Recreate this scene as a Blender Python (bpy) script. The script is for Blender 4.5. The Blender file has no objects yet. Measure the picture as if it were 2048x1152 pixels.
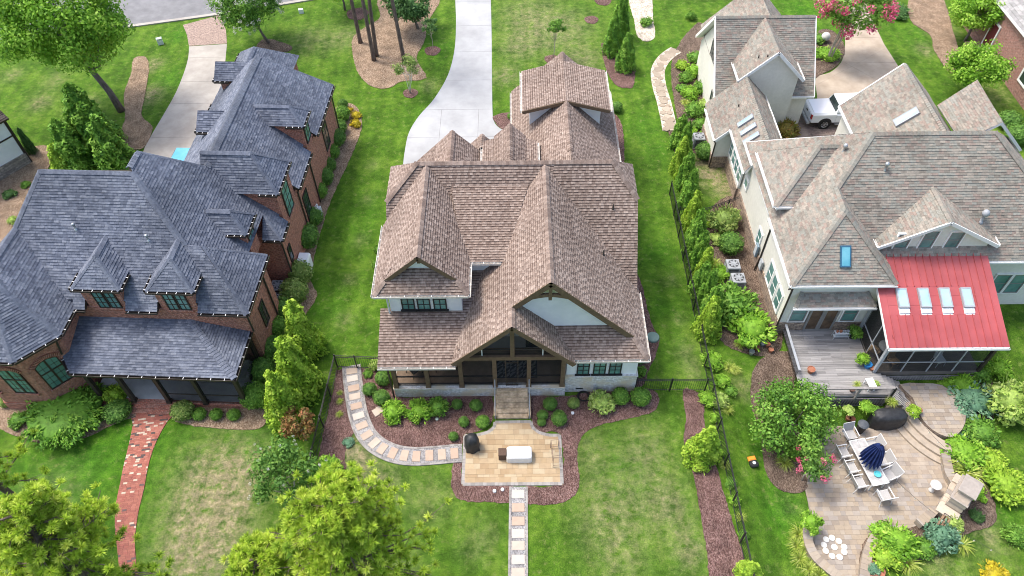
import bpy, math, random
import numpy as np
from mathutils import Vector, Matrix
from mathutils.geometry import tessellate_polygon
random.seed(7)
S = bpy.context.scene
COL = S.collection
# ------------------------------------------------------------------ camera
FPX, PITCH, CAMH, YAW, ROLL = 1498.0, math.radians(50), 35.0, math.radians(-.39), math.radians(-.84)
_c, _s = math.cos(PITCH), math.sin(PITCH)
_cp, _sp = math.cos(YAW), math.sin(YAW)
_cr, _sr = math.cos(ROLL), math.sin(ROLL)
R0 = Vector((_cp, -_sp, 0)); U0 = Vector((_s*_sp, _s*_cp, _c)); F0 = Vector((_c*_sp, _c*_cp, -_s))
RX = R0*_cr + U0*_sr; UP = U0*_cr - R0*_sr
cam = bpy.data.cameras.new('camera'); camo = bpy.data.objects.new('camera', cam); COL.objects.link(camo)
camo.matrix_world = Matrix(((RX.x, UP.x, -F0.x, 0), (RX.y, UP.y, -F0.y, 0), (RX.z, UP.z, -F0.z, CAMH), (0, 0, 0, 1)))
cam.sensor_width = 36; cam.lens = 36*FPX/2048; cam.clip_start = .5; cam.clip_end = 3000
S.camera = camo
# ------------------------------------------------------------------ sky, sun, exposure
SUN_EL, SUN_AZ = 62, -62          # degrees; azimuth from +Y (far), negative = from the left
w = bpy.data.worlds.new('World'); S.world = w; w.use_nodes = True
nt = w.node_tree; bg = nt.nodes['Background']
sky = nt.nodes.new('ShaderNodeTexSky'); sky.sky_type = 'NISHITA'; sky.sun_disc = False
sky.sun_elevation = math.radians(SUN_EL); sky.sun_rotation = math.radians(SUN_AZ)
sky.air_density = 1.0; sky.dust_density = 4.0; sky.ozone_density = .6
nt.links.new(sky.outputs[0], bg.inputs[0]); bg.inputs[1].default_value = .15
sun = bpy.data.lights.new('sun', 'SUN'); suno = bpy.data.objects.new('sun', sun); COL.objects.link(suno)
sun.energy = 1.25; sun.angle = math.radians(14); sun.color = (1, .965, .91)
_e, _a = math.radians(SUN_EL), math.radians(SUN_AZ)
suno.rotation_euler = Vector((math.sin(_a)*math.cos(_e), math.cos(_a)*math.cos(_e), math.sin(_e))).to_track_quat('Z', 'Y').to_euler()
suno.location = (-60, 30, 90)
vs = S.view_settings; vs.view_transform = 'Standard'; vs.look = 'None'; vs.exposure = 1.2; vs.gamma = 1; vs.use_curve_mapping = False
S.cycles.max_bounces = 6; S.cycles.transparent_max_bounces = 12; S.cycles.use_denoising = True; S.cycles.filter_width = 1.0
# ------------------------------------------------------------------ survey: photo pixel (2048 wide) -> point at height z
def ray(px, py):
    return RX*((px-1024)/FPX) + UP*((576-py)/FPX) + F0
def at(px, py, z=0.0):
    d = ray(px, py); t = (z-CAMH)/d.z
    return Vector((d.x*t, d.y*t, z))
def ppm(px, py, z=0.0):            # metres per pixel there
    d = ray(px, py); return (z-CAMH)/d.z/FPX
# ------------------------------------------------------------------ nodes / materials
def _n(nt, t, **k):
    n = nt.nodes.new(t)
    for a, b in k.items(): setattr(n, a, b)
    return n
def _ramp(nt, cols, interp='LINEAR', lo=0., hi=1.):
    r = _n(nt, 'ShaderNodeValToRGB'); e = r.color_ramp.elements; r.color_ramp.interpolation = interp
    while len(e) < len(cols): e.new(.5)
    for i, c in enumerate(cols):
        e[i].position = lo+(hi-lo)*i/max(1, len(cols)-1 if interp != 'CONSTANT' else len(cols)); e[i].color = (c[0], c[1], c[2], 1)
    return r
def _mix(nt, mode, fac, a, b):
    m = _n(nt, 'ShaderNodeMix', data_type='RGBA', blend_type=mode)
    for s_, v in ((m.inputs[0], fac), (m.inputs[6], a), (m.inputs[7], b)):
        if hasattr(v, 'is_linked') or hasattr(v, 'links'): nt.links.new(v, s_)
        else: s_.default_value = v if isinstance(v, (int, float)) else (v[0], v[1], v[2], 1)
    return m.outputs[2]
MATS = {}
def mat(name, cols=((.5, .5, .5),), scale=3., detail=5., rough=.8, bump=0., bscale=None, tint=None, var=.25, trans=0., spec=.3, metal=0.,
        stretch=None, big=None, alpha=None, lo=.3, hi=.7, rot=0., tinterp='LINEAR', coat=0.):
    if name in MATS: return MATS[name]
    m = bpy.data.materials.new(name); m.use_nodes = True; nt = m.node_tree; L = nt.links.new
    b = nt.nodes['Principled BSDF']; out = nt.nodes['Material Output']
    g = _n(nt, 'ShaderNodeNewGeometry'); pos = g.outputs['Position']
    if stretch or rot:
        mp = _n(nt, 'ShaderNodeMapping'); mp.inputs['Scale'].default_value = stretch or (1, 1, 1); mp.inputs['Rotation'].default_value = (0, 0, rot)
        L(pos, mp.inputs[0]); pos = mp.outputs[0]
    nz = _n(nt, 'ShaderNodeTexNoise'); nz.inputs['Scale'].default_value = scale; nz.inputs['Detail'].default_value = detail; nz.inputs['Roughness'].default_value = .6
    L(pos, nz.inputs['Vector'])
    if tint:
        at_ = _n(nt, 'ShaderNodeAttribute', attribute_name='tint')
        r = _ramp(nt, tint, tinterp); L(at_.outputs['Fac'], r.inputs[0])
        v = _ramp(nt, ((1-var,)*3, (1+var,)*3), lo=lo, hi=hi); L(nz.outputs[0], v.inputs[0])
        col = _mix(nt, 'MULTIPLY', 1., r.outputs[0], v.outputs[0])
    else:
        r = _ramp(nt, cols if len(cols) > 1 else (cols[0], cols[0]), lo=lo, hi=hi); L(nz.outputs[0], r.inputs[0]); col = r.outputs[0]
    if big:                                             # (scale, dark, light) broad weathering
        n2 = _n(nt, 'ShaderNodeTexNoise'); n2.inputs['Scale'].default_value = big[0]; n2.inputs['Detail'].default_value = 3
        L(g.outputs['Position'], n2.inputs['Vector'])
        v2 = _ramp(nt, ((big[1],)*3, (big[2],)*3), lo=.35, hi=.65); L(n2.outputs[0], v2.inputs[0])
        col = _mix(nt, 'MULTIPLY', 1., col, v2.outputs[0])
    L(col, b.inputs['Base Color'])
    b.inputs['Roughness'].default_value = rough; b.inputs['Metallic'].default_value = metal; b.inputs['Specular IOR Level'].default_value = spec
    if coat: b.inputs['Coat Weight'].default_value = coat
    if bump:
        bn = _n(nt, 'ShaderNodeTexNoise'); bn.inputs['Scale'].default_value = bscale or scale*4; bn.inputs['Detail'].default_value = 4
        L(pos, bn.inputs['Vector'])
        bp = _n(nt, 'ShaderNodeBump'); bp.inputs['Strength'].default_value = min(1, bump); bp.inputs['Distance'].default_value = .02*max(1, bump)
        L(bn.outputs[0], bp.inputs['Height']); L(bp.outputs[0], b.inputs['Normal'])
    sh = b.outputs[0]
    if trans:
        tr = _n(nt, 'ShaderNodeBsdfTranslucent'); L(col, tr.inputs[0])
        ms = _n(nt, 'ShaderNodeMixShader'); ms.inputs[0].default_value = trans; L(sh, ms.inputs[1]); L(tr.outputs[0], ms.inputs[2]); sh = ms.outputs[0]
    if alpha is not None:
        tp = _n(nt, 'ShaderNodeBsdfTransparent'); ms = _n(nt, 'ShaderNodeMixShader'); ms.inputs[0].default_value = alpha
        L(tp.outputs[0], ms.inputs[1]); L(sh, ms.inputs[2]); sh = ms.outputs[0]
    L(sh, out.inputs['Surface']); MATS[name] = m
    return m
def brick_mat(name, c1, c2, mortar, bw=.205, bh=.067, ms=.009, var=.35, stain=None, bump=.6):
    m = bpy.data.materials.new(name); m.use_nodes = True; nt = m.node_tree; L = nt.links.new; b = nt.nodes['Principled BSDF']
    uv = _n(nt, 'ShaderNodeUVMap')
    bt = _n(nt, 'ShaderNodeTexBrick'); bt.inputs['Scale'].default_value = 1; bt.inputs['Brick Width'].default_value = bw; bt.inputs['Row Height'].default_value = bh
    bt.inputs['Mortar Size'].default_value = ms; bt.inputs['Mortar Smooth'].default_value = .3; bt.inputs['Bias'].default_value = -.1
    bt.inputs['Color1'].default_value = (*c1, 1); bt.inputs['Color2'].default_value = (*c2, 1); bt.inputs['Mortar'].default_value = (*mortar, 1)
    L(uv.outputs[0], bt.inputs['Vector'])
    nz = _n(nt, 'ShaderNodeTexNoise'); nz.inputs['Scale'].default_value = 7; nz.inputs['Detail'].default_value = 5; L(uv.outputs[0], nz.inputs['Vector'])
    v = _ramp(nt, ((1-var,)*3, (1+var,)*3), lo=.3, hi=.7); L(nz.outputs[0], v.inputs[0])
    col = _mix(nt, 'MULTIPLY', 1., bt.outputs['Color'], v.outputs[0])
    if stain:
        n2 = _n(nt, 'ShaderNodeTexNoise'); n2.inputs['Scale'].default_value = .9; n2.inputs['Detail'].default_value = 4; L(uv.outputs[0], n2.inputs['Vector'])
        r2 = _ramp(nt, ((0,)*3, (1,)*3), lo=.45, hi=.62); L(n2.outputs[0], r2.inputs[0]); col = _mix(nt, 'MIX', r2.outputs[0], col, stain)
    L(col, b.inputs['Base Color']); b.inputs['Roughness'].default_value = .85; b.inputs['Specular IOR Level'].default_value = .2
    bp = _n(nt, 'ShaderNodeBump'); bp.inputs['Strength'].default_value = bump; bp.inputs['Distance'].default_value = .01; bp.invert = True
    L(bt.outputs['Fac'], bp.inputs['Height']); L(bp.outputs[0], b.inputs['Normal']); MATS[name] = m
    return m
# ------------------------------------------------------------------ mesh building
class MB:
    def __init__(s): s.v = []; s.f = []; s.t = []
    def face(s, pts, t=.5):
        i = len(s.v); s.v += [tuple(p) for p in pts]; s.f.append(tuple(range(i, i+len(pts)))); s.t.append(t); return s
    def hexa(s, p, t=.5):           # 8 points: bottom 4 ccw, top 4 ccw
        i = len(s.v); s.v += [tuple(q) for q in p]
        for f in ((3, 2, 1, 0), (4, 5, 6, 7), (0, 1, 5, 4), (1, 2, 6, 5), (2, 3, 7, 6), (3, 0, 4, 7)): s.f.append(tuple(i+k for k in f)); s.t.append(t)
        return s
    def box(s, x0, x1, y0, y1, z0, z1, t=.5):
        return s.hexa(((x0, y0, z0), (x1, y0, z0), (x1, y1, z0), (x0, y1, z0), (x0, y0, z1), (x1, y0, z1), (x1, y1, z1), (x0, y1, z1)), t)
    def bbox(s, x0, x1, y0, y1, z0, z1, e=.02, t=.5):    # box with chamfered top edge
        s.hexa(((x0, y0, z0), (x1, y0, z0), (x1, y1, z0), (x0, y1, z0), (x0, y0, z1-e), (x1, y0, z1-e), (x1, y1, z1-e), (x0, y1, z1-e)), t)
        return s.hexa(((x0, y0, z1-e), (x1, y0, z1-e), (x1, y1, z1-e), (x0, y1, z1-e), (x0+e, y0+e, z1), (x1-e, y0+e, z1), (x1-e, y1-e, z1), (x0+e, y1-e, z1)), t)
    def beam(s, a, b, w, h, t=.5, up=(0, 0, 1)):
        a, b = Vector(a), Vector(b); d = (b-a).normalized(); u = Vector(up)
        if abs(d.dot(u)) > .98: u = Vector((0, 1, 0))
        r = d.cross(u).normalized()*(w/2); q = r.cross(d).normalized()*(h/2)
        return s.hexa((a-r-q, b-r-q, b+r-q, a+r-q, a-r+q, b-r+q, b+r+q, a+r+q), t)
    def prism(s, poly, z0, z1, t=.5):
        n = len(poly); i = len(s.v); s.v += [(p[0], p[1], z0) for p in poly]+[(p[0], p[1], z1) for p in poly]
        tri = tessellate_polygon([[Vector((p[0], p[1], 0)) for p in poly]])
        area = sum(poly[k-1][0]*poly[k][1]-poly[k][0]*poly[k-1][1] for k in range(n))
        for a, b, c in tri:
            pa, pb, pc = poly[a], poly[b], poly[c]
            if (pb[0]-pa[0])*(pc[1]-pa[1])-(pb[1]-pa[1])*(pc[0]-pa[0]) < 0: a, c = c, a
            s.f += [(i+n+a, i+n+b, i+n+c), (i+c, i+b, i+a)]; s.t += [t, t]
        for k in range(n):
            j = (k+1) % n; q = (i+k, i+j, i+n+j, i+n+k)
            s.f.append(q if area > 0 else q[::-1]); s.t.append(t)
        return s
    def plate(s, pts, th, t=.5):    # planar 3d polygon thickened downwards along -normal
        P = [Vector(p) for p in pts]; n = Vector((0, 0, 0))
        for k in range(len(P)): n += P[k-1].cross(P[k])
        n.normalize()
        if n.z < 0: P = P[::-1]; n = -n
        i = len(s.v); m = len(P); s.v += [tuple(p) for p in P]+[tuple(p-n*th) for p in P]
        for a, b, c in tessellate_polygon([P]):
            if (P[b]-P[a]).cross(P[c]-P[a]).dot(n) < 0: a, c = c, a
            s.f += [(i+a, i+b, i+c), (i+m+c, i+m+b, i+m+a)]; s.t += [t, t]
        for k in range(m):
            j = (k+1) % m; s.f.append((i+m+k, i+m+j, i+j, i+k)); s.t.append(t)
        return s
    def lathe(s, prof, cx=0, cy=0, n=16, t=.5, sx=1, sy=1):
        i = len(s.v)
        for r, z in prof:
            for k in range(n):
                a = 2*math.pi*k/n; s.v.append((cx+r*sx*math.cos(a), cy+r*sy*math.sin(a), z))
        for j in range(len(prof)-1):
            for k in range(n):
                l = (k+1) % n; s.f.append((i+j*n+k, i+j*n+l, i+(j+1)*n+l, i+(j+1)*n+k)); s.t.append(t)
        s.f.append(tuple(i+k for k in range(n))[::-1]); s.f.append(tuple(i+(len(prof)-1)*n+k for k in range(n))); s.t += [t, t]
        return s
    def tube(s, pts, r, n=8, t=.5):
        P = [Vector(p) for p in pts]; rr = r if isinstance(r, (list, tuple)) else [r]*len(P); i = len(s.v)
        for k, p in enumerate(P):
            d = (P[min(k+1, len(P)-1)]-P[max(k-1, 0)]).normalized(); u = Vector((0, 0, 1)) if abs(d.z) < .9 else Vector((1, 0, 0))
            a = d.cross(u).normalized(); b = d.cross(a)
            for q in range(n):
                g = 2*math.pi*q/n; s.v.append(tuple(p+(a*math.cos(g)+b*math.sin(g))*rr[k]))
        for k in range(len(P)-1):
            for q in range(n):
                l = (q+1) % n; s.f.append((i+k*n+q, i+k*n+l, i+(k+1)*n+l, i+(k+1)*n+q)); s.t.append(t)
        s.f.append(tuple(i+q for q in range(n))[::-1]); s.f.append(tuple(i+(len(P)-1)*n+q for q in range(n))); s.t += [t, t]
        return s
    def mesh(s, name, m, smooth=False, tint=True):
        me = bpy.data.meshes.new(name); me.from_pydata(s.v, [], s.f); me.materials.append(m)
        if tint: me.attributes.new('tint', 'FLOAT', 'FACE').data.foreach_set('value', s.t)
        uv = me.uv_layers.new(name='UVMap'); co = [0.]*(2*len(me.loops)); V = me.vertices
        for p in me.polygons:
            n = p.normal
            tg = Vector((-n.y, n.x, 0)) if abs(n.z) < .9 else Vector((1, 0, 0)); tg.normalize(); bt = n.cross(tg)
            for li in p.loop_indices:
                q = V[me.loops[li].vertex_index].co; co[2*li] = q.dot(tg); co[2*li+1] = q.dot(bt)
        uv.data.foreach_set('uv', co)
        if smooth: me.polygons.foreach_set('use_smooth', [True]*len(me.polygons))
        me.update(); return me
    def build(s, name, m, parent=None, loc=(0, 0, 0), rz=0., smooth=False):
        return ob(name, s.mesh(name, m, smooth), parent, loc, rz)
def ob(name, me, parent=None, loc=(0, 0, 0), rz=0., rot=None):
    o = bpy.data.objects.new(name, me); COL.objects.link(o); o.location = loc; o.rotation_euler = rot or (0, 0, rz)
    if parent is not None: o.parent = parent
    return o
def tag(o, label=None, cat=None, group=None, kind=None):
    for k, v in (('label', label), ('category', cat), ('group', group), ('kind', kind)):
        if v: o[k] = v
    return o
def thing(name, label, cat, loc=(0, 0, 0), rz=0., group=None):
    return tag(ob(name, None, None, loc, rz), label, cat, group)
def copy_tree(o, parent=None):
    c = o.copy(); COL.objects.link(c); c.parent = parent
    for ch in list(o.children): copy_tree(ch, c)
    return c
def smooth_poly(pts, k=4, closed=True):
    n = len(pts); out = []
    for i in range(n if closed else n-1):
        if closed: p0, p1, p2, p3 = pts[i-1], pts[i], pts[(i+1) % n], pts[(i+2) % n]
        else: p0, p1, p2, p3 = pts[max(i-1, 0)], pts[i], pts[i+1], pts[min(i+2, n-1)]
        for j in range(k):
            t = j/k
            out.append(tuple(.5*(2*b+(c-a)*t+(2*a-5*b+4*c-d)*t*t+(3*b-a-3*c+d)*t**3) for a, b, c, d in zip(p0, p1, p2, p3)))
    if not closed: out.append(tuple(pts[-1]))
    return out
def gpx(pts, z=0.): return [tuple(at(x, y, z))[:2] for x, y in pts]
def clip_half(poly, a, b, c):        # keep a*x+b*y<=c
    out = []
    for i in range(len(poly)):
        p, q = poly[i-1], poly[i]; dp, dq = a*p[0]+b*p[1]-c, a*q[0]+b*q[1]-c
        if (dp <= 0) != (dq <= 0):
            t = dp/(dp-dq); out.append(tuple(p[k]+(q[k]-p[k])*t for k in range(2)))
        if dq <= 0: out.append(tuple(q[:2]))
    return out
def parea(p): return .5*sum(p[k-1][0]*p[k][1]-p[k][0]*p[k-1][1] for k in range(len(p)))
def inside(p, poly):
    x, y = p[0], p[1]; r = False
    for i in range(len(poly)):
        (x1, y1), (x2, y2) = poly[i-1][:2], poly[i][:2]
        if (y1 > y) != (y2 > y) and x < (x2-x1)*(y-y1)/(y2-y1)+x1: r = not r
    return r
# ------------------------------------------------------------------ shared materials
white = mat('white_paint', ((.72, .75, .77), (.80, .82, .83)), 2., rough=.6, big=(.7, .93, 1.04))
trimw = mat('white_trim', ((.74, .74, .72), (.84, .84, .82)), 5., rough=.5)
gutm = mat('gutter_cream', ((.52, .48, .42), (.70, .67, .62)), 6., rough=.5)
brown = mat('brown_trim', ((.115, .078, .048), (.165, .115, .072)), 6., rough=.65)
dbrown = mat('dark_bronze', ((.030, .024, .020), (.055, .044, .036)), 6., rough=.5)
black = mat('black_metal', ((.018, .018, .019), (.03, .03, .03)), 6., rough=.45)
glass = mat('window_glass', ((.05, .14, .13), (.17, .34, .31)), .9, rough=.08, spec=.6)  # teal base colour lightened to carry the sky's reflection
dglass = mat('dark_glass', ((.012, .02, .02), (.04, .06, .055)), 1.3, rough=.06, spec=.6)
skyglass = mat('skylight_glass', ((.25, .42, .48), (.42, .58, .62)), .8, rough=.08, spec=.6)
screen = mat('porch_screen', ((.022, .024, .026), (.03, .03, .032)), 3., rough=.9, alpha=.30, spec=.1)
metal = mat('galvanised_metal', ((.33, .35, .36), (.5, .52, .53)), 5., rough=.4, metal=.6)
greyp = mat('grey_plastic', ((.28, .30, .32), (.36, .38, .40)), 4., rough=.5)
lightp = mat('light_grey_paint', ((.48, .52, .54), (.60, .63, .65)), 4., rough=.5)
wbrick = brick_mat('painted_brick', (.70, .71, .70), (.56, .55, .53), (.50, .48, .45), stain=(.60, .52, .38), var=.3)
rbrick = brick_mat('red_brick', (.40, .135, .088), (.26, .088, .062), (.42, .32, .26), var=.45)
pbrick = brick_mat('pink_brick', (.32, .15, .12), (.23, .105, .085), (.40, .33, .29), var=.35)
stoneb = brick_mat('stone_veneer', (.40, .31, .235), (.22, .165, .135), (.20, .165, .135), bw=.36, bh=.13, ms=.014, var=.45, bump=1.)
stoneg = brick_mat('grey_stone_veneer', (.33, .30, .26), (.19, .17, .15), (.2, .18, .16), bw=.4, bh=.18, ms=.02, var=.4, bump=1.)
stucco = mat('cream_stucco', ((.66, .645, .57), (.74, .72, .65)), 5., rough=.9, bump=.3, bscale=60, big=(.5, .93, 1.05))
brownshingle = mat('brown_shingles', tint=((.098, .068, .056), (.185, .138, .114), (.262, .202, .168), (.345, .278, .236)), scale=9, var=.24, rough=.95, bump=.4, bscale=90, big=(.35, .88, 1.1), spec=.1)
greyshingle = mat('slate_grey_shingles', tint=((.098, .112, .146), (.128, .144, .184), (.156, .174, .216), (.190, .208, .248)), scale=7, var=.24, rough=.95, bump=.4, bscale=90, big=(.22, .70, 1.15), spec=.1)
tanshingle = mat('weathered_shingles', tint=((.200, .178, .150), (.252, .202, .170), (.226, .216, .184), (.258, .232, .196), (.236, .232, .202), (.288, .256, .214)), tinterp='CONSTANT', scale=8, var=.2, rough=.95, bump=.4, bscale=90, big=(.4, .88, 1.1), spec=.1)
# ------------------------------------------------------------------ roof shingles as real laid courses
def _tri_clip(rect, tri):
    out = rect
    for i in range(3):
        ax, ay = tri[i]; bx, by = tri[(i+1) % 3]; ex, ey = bx-ax, by-ay; src = out; out = []
        if not src: return out
        for k in range(len(src)):
            p, q = src[k-1], src[k]
            dp = ex*(p[1]-ay)-ey*(p[0]-ax); dq = ex*(q[1]-ay)-ey*(q[0]-ax)
            if (dp >= 0) != (dq >= 0):
                t = dp/(dp-dq); out.append((p[0]+(q[0]-p[0])*t, p[1]+(q[1]-p[1])*t))
            if dq >= 0: out.append(q)
    return out
def shingle(mb, pts, rng, expo=.145, wid=(.16, .40), h=.028, two=False, lift=.012, dark=.0):
    P = [Vector(p) for p in pts]; n = Vector((0, 0, 0))
    for k in range(len(P)): n += P[k-1].cross(P[k])
    n.normalize()
    if n.z < 0: n = -n; P = P[::-1]
    u = Vector((0, 0, 1)).cross(n).normalized(); v = n.cross(u); o = P[0]
    q = [((p-o).dot(u), (p-o).dot(v)) for p in P]
    tris = []
    for a, b, c in tessellate_polygon([P]):
        A, B, C = q[a], q[b], q[c]
        if (B[0]-A[0])*(C[1]-A[1])-(B[1]-A[1])*(C[0]-A[0]) < 0: A, C = C, A
        tris.append(((A, B, C), min(A[0], B[0], C[0]), max(A[0], B[0], C[0]), min(A[1], B[1], C[1]), max(A[1], B[1], C[1])))
    u0, u1 = min(p[0] for p in q), max(p[0] for p in q); v0, v1 = min(p[1] for p in q), max(p[1] for p in q)
    row = 0; vv = v0
    while vv < v1:
        va, vb = vv, vv+expo; uu = u0-rng.uniform(0, .4); k = rng.randint(0, 1); rt = rng.gauss(0, .05)
        act = [t for t in tris if t[4] > va and t[3] < vb]
        while uu < u1:
            wd = rng.uniform(*wid); ua, ub = uu, uu+wd; uu = ub
            if two:
                k = 1-k; tn = (.55 if k else .78)+rng.gauss(0, .10)+rt; hh = h*(.5 if k else 1.)
            else: tn = rng.random(); hh = h*rng.choice((.55, 1.))
            tn = min(.999, max(0, tn)); hit = False
            for t, a0, a1, b0, b1 in act:
                if a1 < ua or a0 > ub: continue
                pl = _tri_clip([(ua, va), (ub, va), (ub, vb), (ua, vb)], t)
                if len(pl) < 3: continue
                pp = [o+u*x+v*y+n*(lift+hh*(vb-y)/expo) for x, y in pl]
                vm = va+expo*.64; band = max(0, tn-dark)
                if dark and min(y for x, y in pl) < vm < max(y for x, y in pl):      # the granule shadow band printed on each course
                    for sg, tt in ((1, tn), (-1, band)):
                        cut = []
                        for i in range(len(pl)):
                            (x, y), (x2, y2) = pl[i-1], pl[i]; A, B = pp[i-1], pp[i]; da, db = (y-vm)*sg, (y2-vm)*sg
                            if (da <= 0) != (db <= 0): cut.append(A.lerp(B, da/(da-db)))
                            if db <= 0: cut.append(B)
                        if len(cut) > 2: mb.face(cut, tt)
                else: mb.face(pp, tn)
                for i in range(len(pl)):
                    x, y = pl[i-1]; x2, y2 = pl[i]
                    if abs(y-va) < 1e-6 and abs(y2-va) < 1e-6 and abs(x-x2) > .004:
                        mb.face((pp[i-1], o+u*x+v*y, o+u*x2+v*y2, pp[i]), tn)
        vv += expo; row += 1
def caps(mb, a, b, rng, w=.17, drop=.12, step=.19, h=.035, tn=(.3, .8)):
    a, b = Vector(a), Vector(b); d = b-a; L = d.length; d.normalize(); s_ = d.cross(Vector((0, 0, 1))).normalized()*w; n = max(1, int(L/step))
    up = Vector((0, 0, 1))
    for i in range(n):
        p, q = a+d*(L*i/n), a+d*(L*(i+1)/n+.02); h0, h1 = h+.025, h
        t = rng.uniform(*tn); dr = up*drop
        A, B = p+up*h0, q+up*h1
        A1, A2, B1, B2 = A-s_-dr, A+s_-dr, B-s_-dr, B+s_-dr
        mb.face((A1, A, B, B1), t); mb.face((A, A2, B2, B), t); mb.face((A1, A1-up*.05, A-up*.05, A), t); mb.face((A, A-up*.05, A2-up*.05, A2), t)
class House:
    def __init__(s, name, label, loc, rz, shmat, seed, expo=.145, wid=(.16, .40), two=False, dark=0.):
        s.root = thing(name, label, 'house', loc, rz); s.off = Vector((0, 0, 0)); s.rng = random.Random(seed)
        s.sh = MB(); s.deck = {}; s.capm = MB(); s.shmat = shmat; s.k = dict(expo=expo, wid=wid, two=two, dark=dark); s.roof = None
    def part(s, name, mb, m, smooth=False): return mb.build(name, m, s.root, s.off, smooth=smooth)
    def plane(s, pts, deck=None, th=.16, sh=True):
        MB().plate(pts, th).build('roof_slope', deck or trimw, s.root, s.off)
        if sh: shingle(s.sh, pts, s.rng, **s.k)
    def cap(s, a, b, **k): caps(s.capm, a, b, s.rng, **k)
    def finish(s):
        tag(s.sh.build('shingle_courses', s.shmat, s.root, s.off), kind='stuff')
        if s.capm.v: tag(s.capm.build('ridge_caps', s.shmat, s.root, s.off), kind='stuff')
    def gutter(s, a, b, m=None, side=1, sz=.12, strap=.7, name='gutter'):
        a, b = Vector(a), Vector(b); d = (b-a).normalized(); o = d.cross(Vector((0, 0, 1))).normalized()*side; z = Vector((0, 0, 1)); mb = MB()
        mb.beam(a+o*.01, b+o*.01, .02, sz); mb.beam(a+o*sz, b+o*sz, .02, sz); mb.beam(a+o*sz/2-z*sz/2, b+o*sz/2-z*sz/2, sz, .02)
        L = (b-a).length; n = int(L/strap); g = s.part(name, mb, m or gutm)
        if strap < 5:
            me = MB().beam(-o*.015, o*(sz+.015), .028, .012).mesh('gutter_strap', trimw)
            for i in range(n+1): p = a+d*(L*(i+.3)/(n+1))+z*.065; ob('gutter_strap', me, g, p)
        return g
    def board(s, a, b, w=.06, h=.2, m=None, name='rake_board', dz=-.08):
        a, b = Vector(a)+Vector((0, 0, dz)), Vector(b)+Vector((0, 0, dz)); mb = MB(); mb.beam(a, b, w, h); return s.part(name, mb, m or brown)
    def spout(s, pts, m=None, r=.05): mb = MB(); mb.tube(pts, r, 6); return s.part('downspout', mb, m or dbrown)
    def window(s, *a, **k): return window(s.root, *a, off=s.off, **k)
PANES = {}
def window(parent, x, y, z, w, h, ang, cols=2, rows=3, fm=None, gm=None, off=(0, 0, 0), frame=.06, depth=.07, sill=None, mun=.022, casing=None, name='window', cw=.1, lean=0.):
    """z = bottom of the opening; ang = direction the window faces (degrees, 0 = towards the camera / -Y)"""
    fm = fm or black; gm = gm or glass; mb = MB(); f = frame
    mb.box(-w/2, -w/2+f, -.05, depth, 0, h); mb.box(w/2-f, w/2, -.05, depth, 0, h); mb.box(-w/2+f, w/2-f, -.05, depth, h-f, h); mb.box(-w/2+f, w/2-f, -.05, depth, 0, f)
    iw, ih = w-2*f, h-2*f; pw, ph = iw/cols, ih/rows
    for i in range(1, cols): mb.box(-w/2+f+pw*i-mun, -w/2+f+pw*i+mun, -.038, depth, f, h-f)
    for j in range(1, rows): mb.box(-w/2+f, w/2-f, -.036, depth+.002, f+ph*j-mun, f+ph*j+mun)
    o = ob(name, mb.mesh(name, fm), parent, Vector((x, y, z))+Vector(off), math.radians(ang))
    if lean: o.rotation_euler = (lean, 0, math.radians(ang))
    key = (round(pw, 3), round(ph, 3), gm.name)
    if key not in PANES: PANES[key] = MB().box(-pw/2+.004, pw/2-.004, -.022, -.006, .004, ph-.004).mesh('pane', gm)
    for i in range(cols):
        for j in range(rows): ob('pane', PANES[key], o, (-w/2+f+pw*(i+.5), 0, f+ph*j))
    if casing:
        cb = MB(); c = cw; cb.box(-w/2-c, -w/2-.002, -.06, depth, -c, h+c); cb.box(w/2+.002, w/2+c, -.06, depth, -c, h+c); cb.box(-w/2-.002, w/2+.002, -.058, depth, h+.002, h+c); cb.box(-w/2-.002, w/2+.002, -.058, depth, -c, -.002)
        ob('casing', cb.mesh('casing', casing), o)
    if sill: ob('sill', MB().box(-w/2-.08, w/2+.08, -.09, depth, -.09, -.004).mesh('sill', sill), o)
    return o
def wall_poly(mb, axis, c, pts, th=.2):
    """vertical wall plate: axis 'y' -> pts are (x,z) at y=c going back th; axis 'x' -> pts are (y,z) at x=c"""
    n = len(pts); i = len(mb.v)
    for d in (0, th):
        for a, z in pts: mb.v.append((a, c+d, z) if axis == 'y' else (c+d, a, z))
    ar = parea(pts); fl = (ar > 0) == (axis == 'y')
    for a, b, cc in tessellate_polygon([[Vector((p[0], p[1], 0)) for p in pts]]):
        p, q, r = pts[a], pts[b], pts[cc]
        if ((q[0]-p[0])*(r[1]-p[1])-(q[1]-p[1])*(r[0]-p[0]) > 0) != (axis == 'y'): a, cc = cc, a
        mb.f += [(i+a, i+b, i+cc), (i+n+cc, i+n+b, i+n+a)]; mb.t += [.5, .5]
    for k in range(n):
        j = (k+1) % n; q = (i+k, i+n+k, i+n+j, i+j)
        mb.f.append(q if fl else q[::-1]); mb.t.append(.5)
    return mb
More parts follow.
